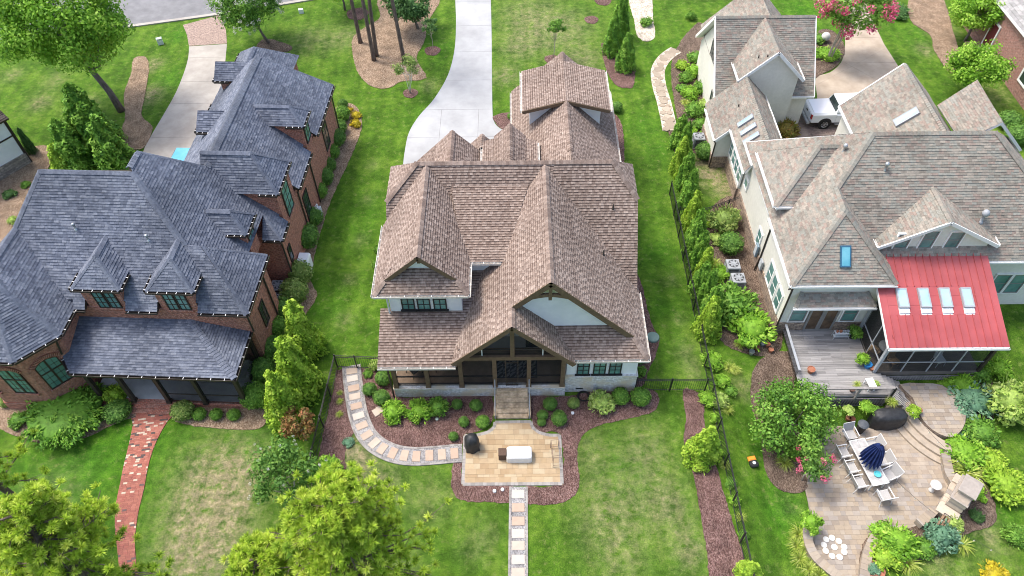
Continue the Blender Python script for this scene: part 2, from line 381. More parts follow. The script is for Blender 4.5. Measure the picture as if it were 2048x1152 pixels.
# ------------------------------------------------------------------ terrain
def sstep(a, b, x):
    t = np.clip((x-a)/(b-a), 0, 1); return t*t*(3-2*t)
def terr(x, y):
    x = np.asarray(x, float); y = np.asarray(y, float)
    return -.7*sstep(10.8, 13.2, x)*(1-sstep(21.0, 24.5, y))*(1-sstep(30, 40, x))
def tz(x, y): return float(terr(x, y))
DRY = [(430, 960, 85, .8), (425, 1045, 90, .8), (390, 1110, 80, .65), (500, 940, 45, .5), (100, 1000, 60, .35), (20, 1080, 70, .6), (700, 905, 42, .9), (735, 945, 45, .6), (775, 985, 40, .35), (860, 1000, 50, .3), (960, 1080, 40, .3), (800, 1140, 40, .4),
       (1290, 900, 60, .4), (1210, 1010, 70, .45), (1330, 1010, 60, .5), (1240, 1110, 60, .35), (1380, 1100, 40, .5), (1180, 900, 40, .35), (1120, 60, 70, .55), (1040, 90, 45, .5), (1170, 120, 40, .5), (1010, 150, 30, .55), (1050, 30, 60, .45), (300, 190, 26, .9), (305, 130, 22, .7),
       (80, 205, 26, .55), (25, 150, 20, .5), (110, 160, 25, .4), (620, 80, 45, .35), (690, 75, 40, .4), (860, 170, 20, .4), (165, 215, 30, .75), (1435, 350, 42, .95), (1405, 330, 35, .8), (1460, 390, 30, .7), (1415, 300, 25, .7), (1700, 130, 20, .2), (690, 640, 18, .45), (700, 560, 14, .35), (720, 480, 14, .3), (735, 400, 14, .3), (745, 330, 14, .3),
       (1340, 560, 14, .3), (1360, 640, 14, .35), (1375, 700, 25, .3), (1385, 740, 20, .45), (1590, 1000, 30, .15), (1995, 1060, 40, .45), (1900, 1130, 60, .4), (1995, 190, 40, .35), (1880, 60, 30, .8), (1850, 100, 20, .6), (1490, 770, 22, .6)]
LUSH = [(280, 870, 160, .6), (60, 960, 110, .4), (170, 950, 90, .4), (720, 430, 60, .5), (640, 620, 70, .5), (1320, 300, 30, .5), (1310, 500, 40, .7), (1330, 620, 40, .6), (1560, 900, 60, 1.), (1570, 1020, 60, 1.), (1530, 820, 40, .9), (880, 100, 50, .5), (850, 240, 50, .5), (1600, 20, 60, .8), (1350, 120, 60, .4), (1290, 250, 40, .5), (2020, 1000, 60, .7), (500, 880, 60, .5), (1250, 950, 60, .35), (360, 70, 30, .8), (340, 160, 40, .7), (1830, 60, 60, .5)]
xs = np.concatenate(([-900, -400, -200, -110, -75], np.arange(-58, 58.1, .4), [75, 110, 200, 400, 900]))
ys = np.concatenate(([-600, -250, -100, -40, -15], np.arange(-2, 92.1, .4), [105, 140, 220, 400, 900]))
GX_, GY_ = np.meshgrid(xs, ys); GZ_ = terr(GX_, GY_)
_r = np.random.default_rng(3)
def field(lst):
    f = np.zeros_like(GX_)
    for px, py, r, s_ in lst:
        c = at(px, py); rr = r*ppm(px, py); f = f+s_*np.exp(-(((GX_-c.x)/rr)**2+((GY_-c.y)/(rr*1.25))**2)*1.3)
    return np.clip(f, 0, 1)
nx_, ny_ = len(xs), len(ys)
V_ = np.stack([GX_.ravel(), GY_.ravel(), GZ_.ravel()], 1); I_ = np.arange(nx_*ny_).reshape(ny_, nx_)
Q_ = np.stack([I_[:-1, :-1].ravel(), I_[:-1, 1:].ravel(), I_[1:, 1:].ravel(), I_[1:, :-1].ravel()], 1)
def npmesh(name, V, Q, m, tint=None, smooth=False, dom='FACE'):
    me = bpy.data.meshes.new(name); k = Q.shape[1]
    me.vertices.add(len(V)); me.vertices.foreach_set('co', np.ascontiguousarray(V, np.float32).ravel())
    me.loops.add(Q.size); me.loops.foreach_set('vertex_index', np.ascontiguousarray(Q, np.int32).ravel())
    me.polygons.add(len(Q)); me.polygons.foreach_set('loop_start', np.arange(0, Q.size, k, dtype=np.int32)); me.polygons.foreach_set('loop_total', np.full(len(Q), k, np.int32))
    me.materials.append(m)
    if tint is not None: me.attributes.new('tint', 'FLOAT', dom).data.foreach_set('value', np.ascontiguousarray(tint, np.float32))
    if smooth: me.polygons.foreach_set('use_smooth', np.ones(len(Q), bool))
    me.update(calc_edges=True); return me
def grass_material():
    m = bpy.data.materials.new('lawn_grass'); m.use_nodes = True; nt = m.node_tree; L = nt.links.new; b = nt.nodes['Principled BSDF']
    g = _n(nt, 'ShaderNodeNewGeometry'); P = g.outputs['Position']
    def noise(sc, det=5, rough=.6, st=None):
        n = _n(nt, 'ShaderNodeTexNoise'); n.inputs['Scale'].default_value = sc; n.inputs['Detail'].default_value = det; n.inputs['Roughness'].default_value = rough; v = P
        if st: mp = _n(nt, 'ShaderNodeMapping'); mp.inputs['Scale'].default_value = st; L(P, mp.inputs[0]); v = mp.outputs[0]
        L(v, n.inputs['Vector']); return n.outputs[0]
    base = _ramp(nt, ((.034, .088, .007), (.066, .148, .011), (.110, .200, .020)), lo=.32, hi=.68); L(noise(.55, 6, .65), base.inputs[0])
    lush = _ramp(nt, ((.024, .092, .005), (.046, .152, .008), (.080, .208, .012)), lo=.3, hi=.7); L(noise(.9, 6), lush.inputs[0])
    a2 = _n(nt, 'ShaderNodeAttribute', attribute_name='lush'); col = _mix(nt, 'MIX', a2.outputs['Fac'], base.outputs[0], lush.outputs[0])
    yel = _ramp(nt, ((0, 0, 0), (1, 1, 1)), lo=.54, hi=.74); L(noise(2.6, 7, .7), yel.inputs[0]); col = _mix(nt, 'MIX', yel.outputs[0], col, (.165, .205, .055))
    a1 = _n(nt, 'ShaderNodeAttribute', attribute_name='dry')
    dn = _ramp(nt, ((-.0,)*3, (1,)*3), lo=.36, hi=.64); L(noise(2.2, 7, .75), dn.inputs[0])
    mul = _n(nt, 'ShaderNodeMath', operation='MULTIPLY'); L(a1.outputs['Fac'], mul.inputs[0]); mul.inputs[1].default_value = 1.5
    add = _n(nt, 'ShaderNodeMath', operation='MULTIPLY'); add.use_clamp = True; L(mul.outputs[0], add.inputs[0]); L(dn.outputs[0], add.inputs[1])
    tan = _ramp(nt, ((.190, .180, .085), (.300, .262, .150)), lo=.35, hi=.65); L(noise(6, 4), tan.inputs[0]); col = _mix(nt, 'MIX', add.outputs[0], col, tan.outputs[0])
    fine = _ramp(nt, ((.30, .38, .42), (1.75, 1.62, 1.7)), lo=.28, hi=.72); L(noise(21, 4, .85, (1, .75, 1)), fine.inputs[0]); col = _mix(nt, 'MULTIPLY', 1., col, fine.outputs[0])
    mid = _ramp(nt, ((.66, .72, .7), (1.34, 1.26, 1.3)), lo=.36, hi=.64); L(noise(2.4, 6, .75), mid.inputs[0]); col = _mix(nt, 'MULTIPLY', 1., col, mid.outputs[0])
    mow = _n(nt, 'ShaderNodeTexWave'); mow.inputs['Scale'].default_value = .28; mow.inputs['Distortion'].default_value = 2.5; mow.inputs['Detail'].default_value = 2; L(P, mow.inputs['Vector'])
    mr = _ramp(nt, ((.92,)*3, (1.08,)*3)); L(mow.outputs[0], mr.inputs[0]); col = _mix(nt, 'MULTIPLY', 1., col, mr.outputs[0])
    L(col, b.inputs['Base Color']); b.inputs['Roughness'].default_value = .9; b.inputs['Specular IOR Level'].default_value = .12
    bp = _n(nt, 'ShaderNodeBump'); bp.inputs['Strength'].default_value = .9; bp.inputs['Distance'].default_value = .06; L(noise(16, 6, .8), bp.inputs['Height']); L(bp.outputs[0], b.inputs['Normal'])
    MATS['lawn_grass'] = m; return m
gm = npmesh('lawn', V_, Q_, grass_material(), smooth=True)
for nm, lst in (('dry', DRY), ('lush', LUSH)): gm.attributes.new(nm, 'FLOAT', 'POINT').data.foreach_set('value', field(lst).ravel().astype(np.float32))
tag(ob('lawn', gm), kind='structure')
# ------------------------------------------------------------------ sheets
def drape(poly, zo, m, name, step=None, mound=0., kind='structure', label=None, edge=0):
    """a bed or path laid zo above the terrain; polygon in metres"""
    mb = MB()
    P = [(p[0], p[1]) for p in poly]
    if step:
        tris = tessellate_polygon([[Vector((x, y, 0)) for x, y in P]])
        T3 = []
        for a, b, c in tris:
            A, B, C = P[a], P[b], P[c]
            if (B[0]-A[0])*(C[1]-A[1])-(B[1]-A[1])*(C[0]-A[0]) < 0: A, C = C, A
            T3.append((A, B, C))
        x0, x1 = min(p[0] for p in P), max(p[0] for p in P); y0, y1 = min(p[1] for p in P), max(p[1] for p in P)
        x = x0
        while x < x1:
            y = y0
            while y < y1:
                for t in T3:
                    if max(q[0] for q in t) < x or min(q[0] for q in t) > x+step or max(q[1] for q in t) < y or min(q[1] for q in t) > y+step: continue
                    pl = _tri_clip([(x, y), (x+step, y), (x+step, y+step), (x, y+step)], t)
                    if len(pl) > 2: mb.face([(a, b, tz(a, b)+zo) for a, b in pl])
                y += step
            x += step
    else: mb.prism(P, min(tz(*p) for p in P)-.03, max(tz(*p) for p in P)+zo)
    if edge:
        for i in range(len(P)): a, b = P[i-1], P[i]; mb.face([(a[0], a[1], tz(*a)-.03), (b[0], b[1], tz(*b)-.03), (b[0], b[1], tz(*b)+zo), (a[0], a[1], tz(*a)+zo)])
    return tag(mb.build(name, m), label, kind=kind)
def chips(name, cols, sc, tan, bump=1.):
    m = bpy.data.materials.new(name); m.use_nodes = True; nt = m.node_tree; L = nt.links.new; b = nt.nodes['Principled BSDF']; g = _n(nt, 'ShaderNodeNewGeometry'); P = g.outputs['Position']
    vo = _n(nt, 'ShaderNodeTexVoronoi'); vo.inputs['Scale'].default_value = sc; vo.inputs['Randomness'].default_value = 1; mp = _n(nt, 'ShaderNodeMapping'); mp.inputs['Scale'].default_value = (1, .55, 1); mp.inputs['Rotation'].default_value = (0, 0, .6); L(P, mp.inputs[0]); L(mp.outputs[0], vo.inputs['Vector'])
    r = _ramp(nt, cols); sep = _n(nt, 'ShaderNodeSeparateColor'); L(vo.outputs['Color'], sep.inputs[0]); L(sep.outputs[0], r.inputs[0])
    nz = _n(nt, 'ShaderNodeTexNoise'); nz.inputs['Scale'].default_value = 1.3; nz.inputs['Detail'].default_value = 6; L(P, nz.inputs['Vector']); rr = _ramp(nt, ((.72,)*3, (1.3,)*3), lo=.3, hi=.7); L(nz.outputs[0], rr.inputs[0])
    col = _mix(nt, 'MULTIPLY', 1., r.outputs[0], rr.outputs[0]); L(col, b.inputs['Base Color']); b.inputs['Roughness'].default_value = .95; b.inputs['Specular IOR Level'].default_value = .1
    bp = _n(nt, 'ShaderNodeBump'); bp.inputs['Strength'].default_value = bump; bp.inputs['Distance'].default_value = .03; L(vo.outputs['Distance'], bp.inputs['Height']); L(bp.outputs[0], b.inputs['Normal']); MATS[name] = m; return m
mulch = chips('red_brown_mulch', ((.055, .030, .026), (.115, .064, .055), (.175, .105, .092), (.27, .18, .16)), 36, 0)
straw = chips('pine_straw', ((.13, .085, .055), (.22, .15, .10), (.31, .225, .155), (.42, .33, .24)), 34, 0)
soil = chips('dark_soil_mulch', ((.06, .04, .03), (.11, .078, .058), (.17, .125, .095), (.26, .2, .155)), 36, 0)
gravel = chips('grey_gravel', ((.17, .16, .16), (.27, .26, .26), (.36, .35, .345), (.45, .44, .43)), 40, 0)
paleston = chips('pale_gravel', ((.34, .29, .22), (.45, .39, .31), (.55, .49, .40), (.62, .56, .48)), 14, 0)
BEDN = [0]
def bed(px, m, name='mulch_bed', k=4, zo=.022, step=None, z=0.):
    BEDN[0] += 1; zo += BEDN[0]*.0011
    P = smooth_poly(gpx(px, z), k) if k else gpx(px, z); Q = []
    jr = random.Random(BEDN[0])
    for i in range(len(P)):          # ragged hand-cut edge
        a, b = Vector(P[i]), Vector(P[(i+1) % len(P)]); n = max(1, int((b-a).length/.16))
        for j in range(n): q = a.lerp(b, j/n); Q.append((q.x+jr.uniform(-.035, .035), q.y+jr.uniform(-.035, .035)))
    return drape(Q, zo, m, name, step, edge=1 if step else 0)
bed([(672, 742), (700, 738), (760, 742), (795, 792), (840, 793), (930, 793), (985, 793), (985, 838), (978, 850), (955, 864), (927, 870), (926, 888), (880, 894), (840, 898), (800, 898), (760, 884), (732, 862), (712, 830), (700, 795), (690, 760), (676, 760)], mulch, k=2)
bed([(678, 742), (700, 742), (700, 790), (704, 830), (712, 850), (700, 880), (690, 905), (692, 950), (690, 985), (650, 990), (638, 940), (640, 900), (652, 840), (664, 790)], mulch)
bed([(1062, 792), (1100, 793), (1130, 793), (1200, 782), (1275, 780), (1305, 778), (1318, 797), (1312, 818), (1290, 830), (1235, 842), (1200, 850), (1172, 864), (1158, 885), (1154, 915), (1158, 950), (1156, 980), (1140, 998), (1110, 1008), (1052, 1008), (1052, 972), (1122, 970), (1122, 868), (1085, 866), (1066, 852)], mulch, k=2)
bed([(908, 925), (903, 950), (903, 975), (912, 995), (935, 1003), (975, 1004), (1022, 1004), (1022, 965), (930, 965), (925, 925)], mulch, k=2)
bed([(1266, 560), (1278, 556), (1288, 585), (1298, 630), (1316, 675), (1318, 690), (1310, 715), (1298, 740), (1290, 765), (1262, 768)], mulch)
bed([(1222, 235), (1234, 232), (1246, 262), (1248, 330), (1236, 330), (1228, 280)], mulch)
bed([(988, 232), (1020, 226), (1030, 250), (1016, 262), (1000, 256), (990, 245)], mulch)
for px, py, r in ((1183, 40, 14), (1206, 2, 17), (1104, 119, 15), (865, 102, 16), (821, 187, 15), (715, 28, 22)):
    c = at(px, py); rr = r*ppm(px, py); drape([(c.x+rr*math.cos(a)*(1+.08*math.sin(3*a)), c.y+rr*math.sin(a)*(1.05+.07*math.cos(5*a))) for a in [i*math.pi/9 for i in range(18)]], .03, mulch, 'mulch_ring')
bed([(1203, 88), (1212, 138), (1232, 170), (1252, 176), (1267, 172), (1270, 135), (1262, 100), (1240, 105), (1222, 95)], mulch)
bed([(704, 83), (711, 132), (729, 163), (756, 177), (784, 174), (805, 163), (853, 156), (833, 118), (850, 80), (856, 45), (880, 0), (860, -25), (800, -30), (755, 0), (760, 35), (722, 60)], straw, 'pine_straw_bed')
bed([(1258, -10), (1268, 40), (1274, 70), (1290, 83), (1310, 74), (1306, 40), (1300, -10)], paleston, 'straw_strip')
bed([(1348, 108), (1380, 60), (1410, 60), (1436, 290), (1420, 316), (1392, 310), (1372, 290), (1355, 240), (1348, 200), (1342, 150)], soil, 'garden_bed', z=0)
bed([(1430, 408), (1480, 400), (1520, 520), (1560, 640), (1560, 700), (1520, 712), (1450, 690), (1430, 640), (1415, 540), (1408, 470)], soil, 'garden_bed', z=0)
bed([(1336, 255), (1348, 300), (1360, 380), (1378, 470), (1398, 570), (1412, 640), (1440, 640), (1430, 560), (1410, 460), (1390, 380), (1374, 320), (1362, 255)], soil, 'hedge_bed')
bed([(268, 118), (292, 115), (298, 140), (290, 190), (284, 232), (305, 255), (292, 290), (270, 300), (230, 290), (250, 240), (248, 190), (262, 150)], straw, 'pine_straw_bed')
bed([(535, 78), (560, 84), (582, 92), (580, 102), (550, 105), (515, 100), (518, 85)], soil, 'mulch_ring')
bed([(-40, 330), (20, 310), (60, 295), (95, 292), (107, 310), (100, 330), (80, 380), (60, 420), (20, 470), (-60, 520)], straw, 'pine_straw_bed')
bed([(-40, 760), (40, 790), (180, 800), (268, 812), (270, 832), (235, 845), (180, 872), (130, 886), (80, 886), (30, 872), (-40, 830)], straw, 'pine_straw_bed')
bed([(342, 815), (342, 830), (352, 843), (390, 853), (440, 857), (500, 860), (532, 848), (546, 815), (556, 760), (572, 700), (590, 655), (618, 620), (634, 590), (622, 560), (632, 500), (643, 460), (662, 400), (690, 340), (712, 290), (724, 250), (716, 218), (692, 206), (668, 222), (655, 280), (620, 400), (590, 480), (560, 600), (530, 700), (500, 790)], straw, 'pine_straw_bed')
bed([(1505, 745), (1530, 722), (1565, 715), (1585, 730), (1590, 850), (1600, 900), (1614, 955), (1612, 980), (1585, 985), (1555, 975), (1532, 945), (1527, 915), (1520, 860), (1506, 820), (1500, 780)], soil, 'garden_bed', step=.8, z=-.6)
bed([(1365, 780), (1395, 785), (1408, 800), (1410, 850), (1440, 960), (1470, 1060), (1495, 1160), (1425, 1170), (1412, 1090), (1398, 1010), (1382, 930), (1368, 880), (1372, 830)], mulch, k=3)
bed([(1930, 762), (1975, 765), (1990, 800), (1985, 840), (1980, 880), (1985, 920), (1970, 960), (1990, 1010), (1985, 1050), (1930, 1070), (1880, 1110), (1800, 1130), (1725, 1150), (1722, 1100), (1745, 1072), (1840, 1050), (1890, 1000), (1905, 940), (1890, 900), (1935, 850)], soil, 'garden_bed', step=.8, z=-.7)
bed([(1822, -10), (1880, -10), (1905, 60), (1920, 110), (1930, 140), (1900, 145), (1868, 100), (1860, 70), (1820, 40)], straw, 'pine_straw_bed')
bed([(1632, 70), (1660, 60), (1686, 85), (1688, 110), (1670, 135), (1640, 150), (1630, 150)], soil, 'garden_bed')
# ------------------------------------------------------------------ street, kerb, driveways
asph = mat('asphalt', ((.17, .17, .175), (.24, .24, .245)), 1.2, rough=.9, bump=.3, bscale=60, big=(.08, .85, 1.1), spec=.2)
conc = mat('concrete', ((.32, .295, .262), (.42, .39, .35)), 1.1, rough=.85, bump=.2, bscale=50, big=(.3, .86, 1.08))
concw = mat('pale_concrete', ((.33, .335, .335), (.425, .43, .43)), .8, rough=.8, bump=.15, bscale=50, big=(.22, .88, 1.06))
conct = mat('tan_concrete', ((.34, .275, .205), (.46, .385, .30)), .9, rough=.85, bump=.2, bscale=40, big=(.35, .85, 1.1))
kerb = smooth_poly([tuple(at(x, y))[:2] for x, y in ((-420, 150), (-150, 112), (0, 92), (150, 71), (300, 50), (437, 31), (600, 5), (760, -22), (980, -60))], 5, False)
out = []
for i, p in enumerate(kerb):
    a, b = kerb[max(i-1, 0)], kerb[min(i+1, len(kerb)-1)]; d = Vector((b[0]-a[0], b[1]-a[1])).normalized(); out.append((Vector(p), Vector((-d.y, d.x))))
off = lambda k: [tuple(p+n*k) for p, n in out]
tag(MB().prism(off(.35)+off(9.5)[::-1], -.03, .006).build('street', asph), kind='structure')
kb = tag(MB().prism(off(-.02)+off(.34)[::-1], -.05, .10).build('kerb', conc), kind='structure')
def slabs(name, poly, m, cutsx, cutsy, zo=.012, gap=.02, label=None, sub=None):
    root = tag(MB().prism(poly, -.05, zo-.008).build(name, mat('joint_grey', ((.12, .115, .105), (.2, .19, .18)), 5., rough=.95)), kind='structure')
    pieces = [poly]
    for (a, b, c) in cutsx+cutsy:
        nw = []
        for p in pieces:
            q = clip_half(p, a, b, c-gap/2); r = clip_half(p, -a, -b, -c-gap/2)
            nw += [s_ for s_ in (q, r) if len(s_) > 2 and abs(parea(s_)) > .02]
        pieces = nw
    for ax, ymax in sub or ():
        nw = []
        for p in pieces:
            if sum(q[1] for q in p)/len(p) < ymax:
                q = clip_half(p, *ax[:2], ax[2]-gap/2); r = clip_half(p, -ax[0], -ax[1], -ax[2]-gap/2); nw += [s_ for s_ in (q, r) if len(s_) > 2 and abs(parea(s_)) > .02]
            else: nw.append(p)
        pieces = nw
    for p in pieces: MB().prism(p, zo-.06, zo).build('slab', m, root)
    return root
Y_ = lambda v: (0, 1, v)
X_ = lambda v: (1, 0, v)
cd = smooth_poly(gpx([(909, -30), (911, 10), (912, 50), (909, 100), (896, 150), (868, 198), (838, 232), (818, 265), (810, 300), (806, 330)]), 4, False)+gpx([(960, 330), (1010, 262)])+smooth_poly(gpx([(1010, 262), (996, 254), (988, 243), (985, 225), (984, 150), (983, 60), (981, -30)]), 3, False)[1:]
root_cd = slabs('driveway', cd, concw, [], [Y_(v) for v in (37.8, 40.7, 43.9, 47.2, 51, 55, 59, 63)], sub=((X_(at(882, 235).x), 47.1), (X_(at(957, 235).x), 47.1)))
ld = smooth_poly(gpx([(378, 93), (377, 112), (370, 140), (352, 185), (328, 228), (302, 272), (286, 305), (285, 345)]), 3, False)+gpx([(420, 345), (432, 300), (436, 240), (447, 160), (454, 88)])
slabs('driveway', ld, conc, [], [Y_(v) for v in (40.3, 44.2, 48.3, 51.2, 54.6)])
tag(drape(gpx([(366, 50), (374, 70), (378, 92), (454, 87), (452, 60), (440, 33), (437, 31)]), .012, brick_mat('apron_pavers', (.36, .27, .225), (.28, .2, .165), (.25, .2, .17), bw=.2, bh=.1, ms=.008), 'brick_apron'), kind='structure')
rd = smooth_poly(gpx([(1636, 228), (1634, 190), (1632, 155), (1660, 145), (1682, 125), (1690, 95), (1688, 60), (1680, 20), (1675, -20)]), 3, False)+gpx([(1722, -20), (1745, 40), (1768, 88), (1798, 135), (1830, 190), (1760, 235)])
slabs('driveway', rd, conct, [(1, .75, 66.5), (1, -1.4, -46)], [Y_(52.8), Y_(56.5), Y_(60.5)])
tag(drape(gpx([(1590, 200), (1640, 225), (1740, 232), (1740, 300), (1560, 300), (1565, 250)]), .008, brick_mat('motor_court_pavers', (.2, .15, .13), (.13, .1, .09), (.12, .1, .09), bw=.24, bh=.12, ms=.008, stain=(.27, .22, .18)), 'paved_court'), kind='structure')
tag(drape(gpx([(623, 412), (654, 412), (647, 436), (630, 436)]), .03, conc, 'concrete_pad'), kind='structure')
# ------------------------------------------------------------------ pavers
def paver_field(root, poly, z, rowh, wids, mats_, rng, lim=300, name='paver', rot=0., hvar=.006, gap=.008, stuffmat=None):
    ca, sa = math.cos(rot), math.sin(rot); Q = [(x*ca+y*sa, -x*sa+y*ca) for x, y in poly]
    tris = []
    for a, b, c in tessellate_polygon([[Vector((x, y, 0)) for x, y in Q]]):
        A, B, C = Q[a], Q[b], Q[c]
        if (B[0]-A[0])*(C[1]-A[1])-(B[1]-A[1])*(C[0]-A[0]) < 0: A, C = C, A
        tris.append((A, B, C))
    items = []; y = min(q[1] for q in Q); y1 = max(q[1] for q in Q); x0, x1 = min(q[0] for q in Q), max(q[0] for q in Q)
    while y < y1:
        h = rng.choice(rowh) if isinstance(rowh, (list, tuple)) else rowh; x = x0-rng.uniform(0, wids[-1])
        while x < x1:
            w_ = rng.choice(wids); r = [(x+gap/2, y+gap/2), (x+w_-gap/2, y+gap/2), (x+w_-gap/2, y+h-gap/2), (x+gap/2, y+h-gap/2)]; x += w_
            ins = [inside(p, Q) for p in r]
            if all(ins): items.append([r])
            elif any(ins):
                pcs = [p for p in (_tri_clip(r, t) for t in tris) if len(p) > 2 and abs(parea(p)) > .0008]
                if pcs: items.append(pcs)
        y += h
    back = lambda p: (p[0]*ca-p[1]*sa, p[0]*sa+p[1]*ca)
    items.sort(key=lambda it: back(it[0][0])[1])
    rest = MB()
    for k, it in enumerate(items):
        dz = rng.uniform(0, hvar)
        if k < lim:
            mb = MB()
            for p in it: mb.prism([back(q) for q in p], z-.05, z+dz)
            mb.build(name, rng.choice(mats_), root)
        else:
            for p in it: rest.prism([back(q) for q in p], z-.05, z+dz, rng.random())
    if rest.v: tag(rest.build(name+'s', stuffmat or mats_[0], root), kind='stuff')
def strip_pavers(root, line, w_, l_, z, mats_, rng, name='border_paver', side=0.):
    P = [Vector((p[0], p[1])) for p in line]; acc = 0
    for i in range(len(P)-1):
        a, b = P[i], P[i+1]; d = b-a; L = d.length
        if L < 1e-4: continue
        d /= L; n = Vector((-d.y, d.x)); k = max(1, round(L/l_))
        for j in range(k):
            s0, s1 = a+d*(L*j/k+.004), a+d*(L*(j+1)/k-.004)
            MB().prism([tuple(s0-n*w_/2+n*side), tuple(s1-n*w_/2+n*side), tuple(s1+n*w_/2+n*side), tuple(s0+n*w_/2+n*side)], z-.06, z+rng.uniform(0, .005)).build(name, rng.choice(mats_), root)
R_ = random.Random(9)
tanp = [mat('tan_paver_%d' % i, ((c[0]*.85, c[1]*.85, c[2]*.85), c), 4., rough=.85, bump=.2, bscale=40) for i, c in enumerate(((.40, .295, .175), (.45, .345, .215), (.37, .265, .155), (.46, .37, .245), (.42, .315, .195)))]
greypav = [mat('grey_paver_%d' % i, ((c*.85, c*.80, c*.74), (c*1.1, c*1.03, c*.96)), 5., rough=.9, bump=.2, bscale=40) for i, c in enumerate((.25, .30, .34))]
pinkp = [mat('stepping_stone_%d' % i, ((c[0]*.88, c[1]*.88, c[2]*.88), c), 4., rough=.85, bump=.25, bscale=30) for i, c in enumerate(((.47, .375, .295), (.50, .42, .345), (.46, .345, .265), (.53, .475, .415)))]
patio = gpx([(990, 842), (1062, 841), (1066, 852), (1078, 862), (1098, 868), (1121, 868), (1126, 971), (924, 972), (928, 869), (952, 868), (974, 862), (986, 853)])
pr_ = tag(MB().prism(patio, -.05, .03).build('patio_slab', mat('joint_sand', ((.2, .16, .11), (.28, .23, .17)), 8., rough=.95)), kind='structure'); pr_.name = 'patio'
inner = gpx([(993, 848), (1060, 847), (1063, 858), (1077, 869), (1098, 874), (1116, 874), (1121, 965), (929, 966), (933, 875), (952, 875), (975, 868), (989, 858)])
paver_field(pr_, inner, .045, [.3, .3, .15], [.3, .45, .45, .6], tanp, R_)
bl = smooth_poly(gpx([(990, 845), (988, 855), (976, 865), (953, 871), (930, 872)]), 3, False); br = smooth_poly(gpx([(1062, 844), (1065, 855), (1077, 865), (1098, 871), (1119, 871)]), 3, False)
for ln in (bl, br, gpx([(930, 872), (926, 969)]), gpx([(926, 969), (1124, 968)]), gpx([(1119, 871), (1124, 968)]), gpx([(990, 845), (1062, 844)])): strip_pavers(pr_, ln, .17, .2, .046, greypav, R_)
# curved stepping-stone path
stones = [(704, 743), (705, 758), (707.8, 777), (710, 794), (713, 813), (717.5, 832.6), (724, 852), (734, 871), (749, 887), (765, 898), (786, 907), (809, 912), (833, 913.5), (859, 912), (884, 910), (909, 907.6)]
SP_ = [tuple(at(x, y))[:2] for x, y in stones]; line = smooth_poly([tuple(at(703, 732))[:2]]+SP_+[tuple(at(924, 907))[:2]], 3, False)
def offs(line, k):
    o = []
    for i, p in enumerate(line):
        a, b = line[max(i-1, 0)], line[min(i+1, len(line)-1)]; d = Vector((b[0]-a[0], b[1]-a[1])).normalized(); o.append((p[0]-d.y*k, p[1]+d.x*k))
    return o
path = tag(MB().prism(offs(line, .42)+offs(line, -.42)[::-1], -.03, .045).build('garden_path', gravel), kind='structure')
for k in (.47, -.47): strip_pavers(path, offs(line, k), .10, .21, .062, greypav, R_)
def stone(root, c, ang, w_, l_, m, z=.045):
    ca, sa = math.cos(ang), math.sin(ang); e = .012
    q = [(c[0]+x*ca-y*sa, c[1]+x*sa+y*ca) for x, y in ((-w_/2, -l_/2), (w_/2, -l_/2), (w_/2, l_/2), (-w_/2, l_/2))]; qi = [(c[0]+(x-c[0])*.96, c[1]+(y-c[1])*.96) for x, y in q]
    mb = MB(); mb.prism(q, z-.05, z+.018); mb.prism(qi, z+.0, z+.028); mb.build('stepping_stone', m, root)
for i, p in enumerate(SP_):
    a, b = SP_[max(i-1, 0)], SP_[min(i+1, len(SP_)-1)]; stone(path, p, math.atan2(b[1]-a[1], b[0]-a[0]), .40, .60, R_.choice(pinkp))
l2 = gpx([(1037, 974), (1036.5, 1060), (1036, 1175)]); path2 = tag(MB().prism(offs(l2, .36)+offs(l2, -.36)[::-1], -.03, .045).build('garden_path', gravel), kind='structure')
for k in (.41, -.41): strip_pavers(path2, offs(l2, k), .10, .21, .062, greypav, R_)
for y in (989, 1016, 1043, 1068, 1092, 1120, 1146): stone(path2, tuple(at(1036.5, y))[:2], 0, .62, .44, R_.choice(pinkp))
for i, (x, y) in enumerate(((752, 826), (760, 820))): stone(path, tuple(at(x, y))[:2], .6, .28, .45, pinkp[1], .05)
# brick walk of the left house
walk = smooth_poly(gpx([(268, 829), (342, 829), (336, 842), (322, 865), (306, 900), (295, 940), (288, 980), (279, 1015), (273, 1050), (270, 1090), (274, 1135), (278, 1165), (238, 1165), (238, 1130), (234, 1090), (230, 1050), (232, 1010), (240, 970), (248, 930), (258, 890), (266, 850)]), 2)
wk = tag(MB().prism(walk, -.05, .02).build('brick_walk', mat('brick_joint', ((.22, .15, .12), (.3, .21, .17)), 8., rough=.95)), kind='structure')
bm_ = [mat('walk_brick_%d' % i, ((c[0]*.8, c[1]*.8, c[2]*.8), c), 6., rough=.9) for i, c in enumerate(((.34, .12, .09), (.38, .15, .11), (.30, .11, .085), (.36, .14, .10), (.32, .12, .09), (.13, .09, .085), (.55, .43, .33)))]
paver_field(wk, walk, .03, .105, [.21], bm_[:5]*4+bm_[5:], R_, name='brick', rot=math.radians(8), stuffmat=mat('walk_bricks', tint=((.10, .075, .07), (.30, .105, .08), (.34, .125, .09), (.37, .145, .105), (.33, .12, .09), (.38, .16, .12), (.34, .12, .09), (.50, .40, .31)), scale=6, var=.15, rough=.9, tinterp='CONSTANT'))
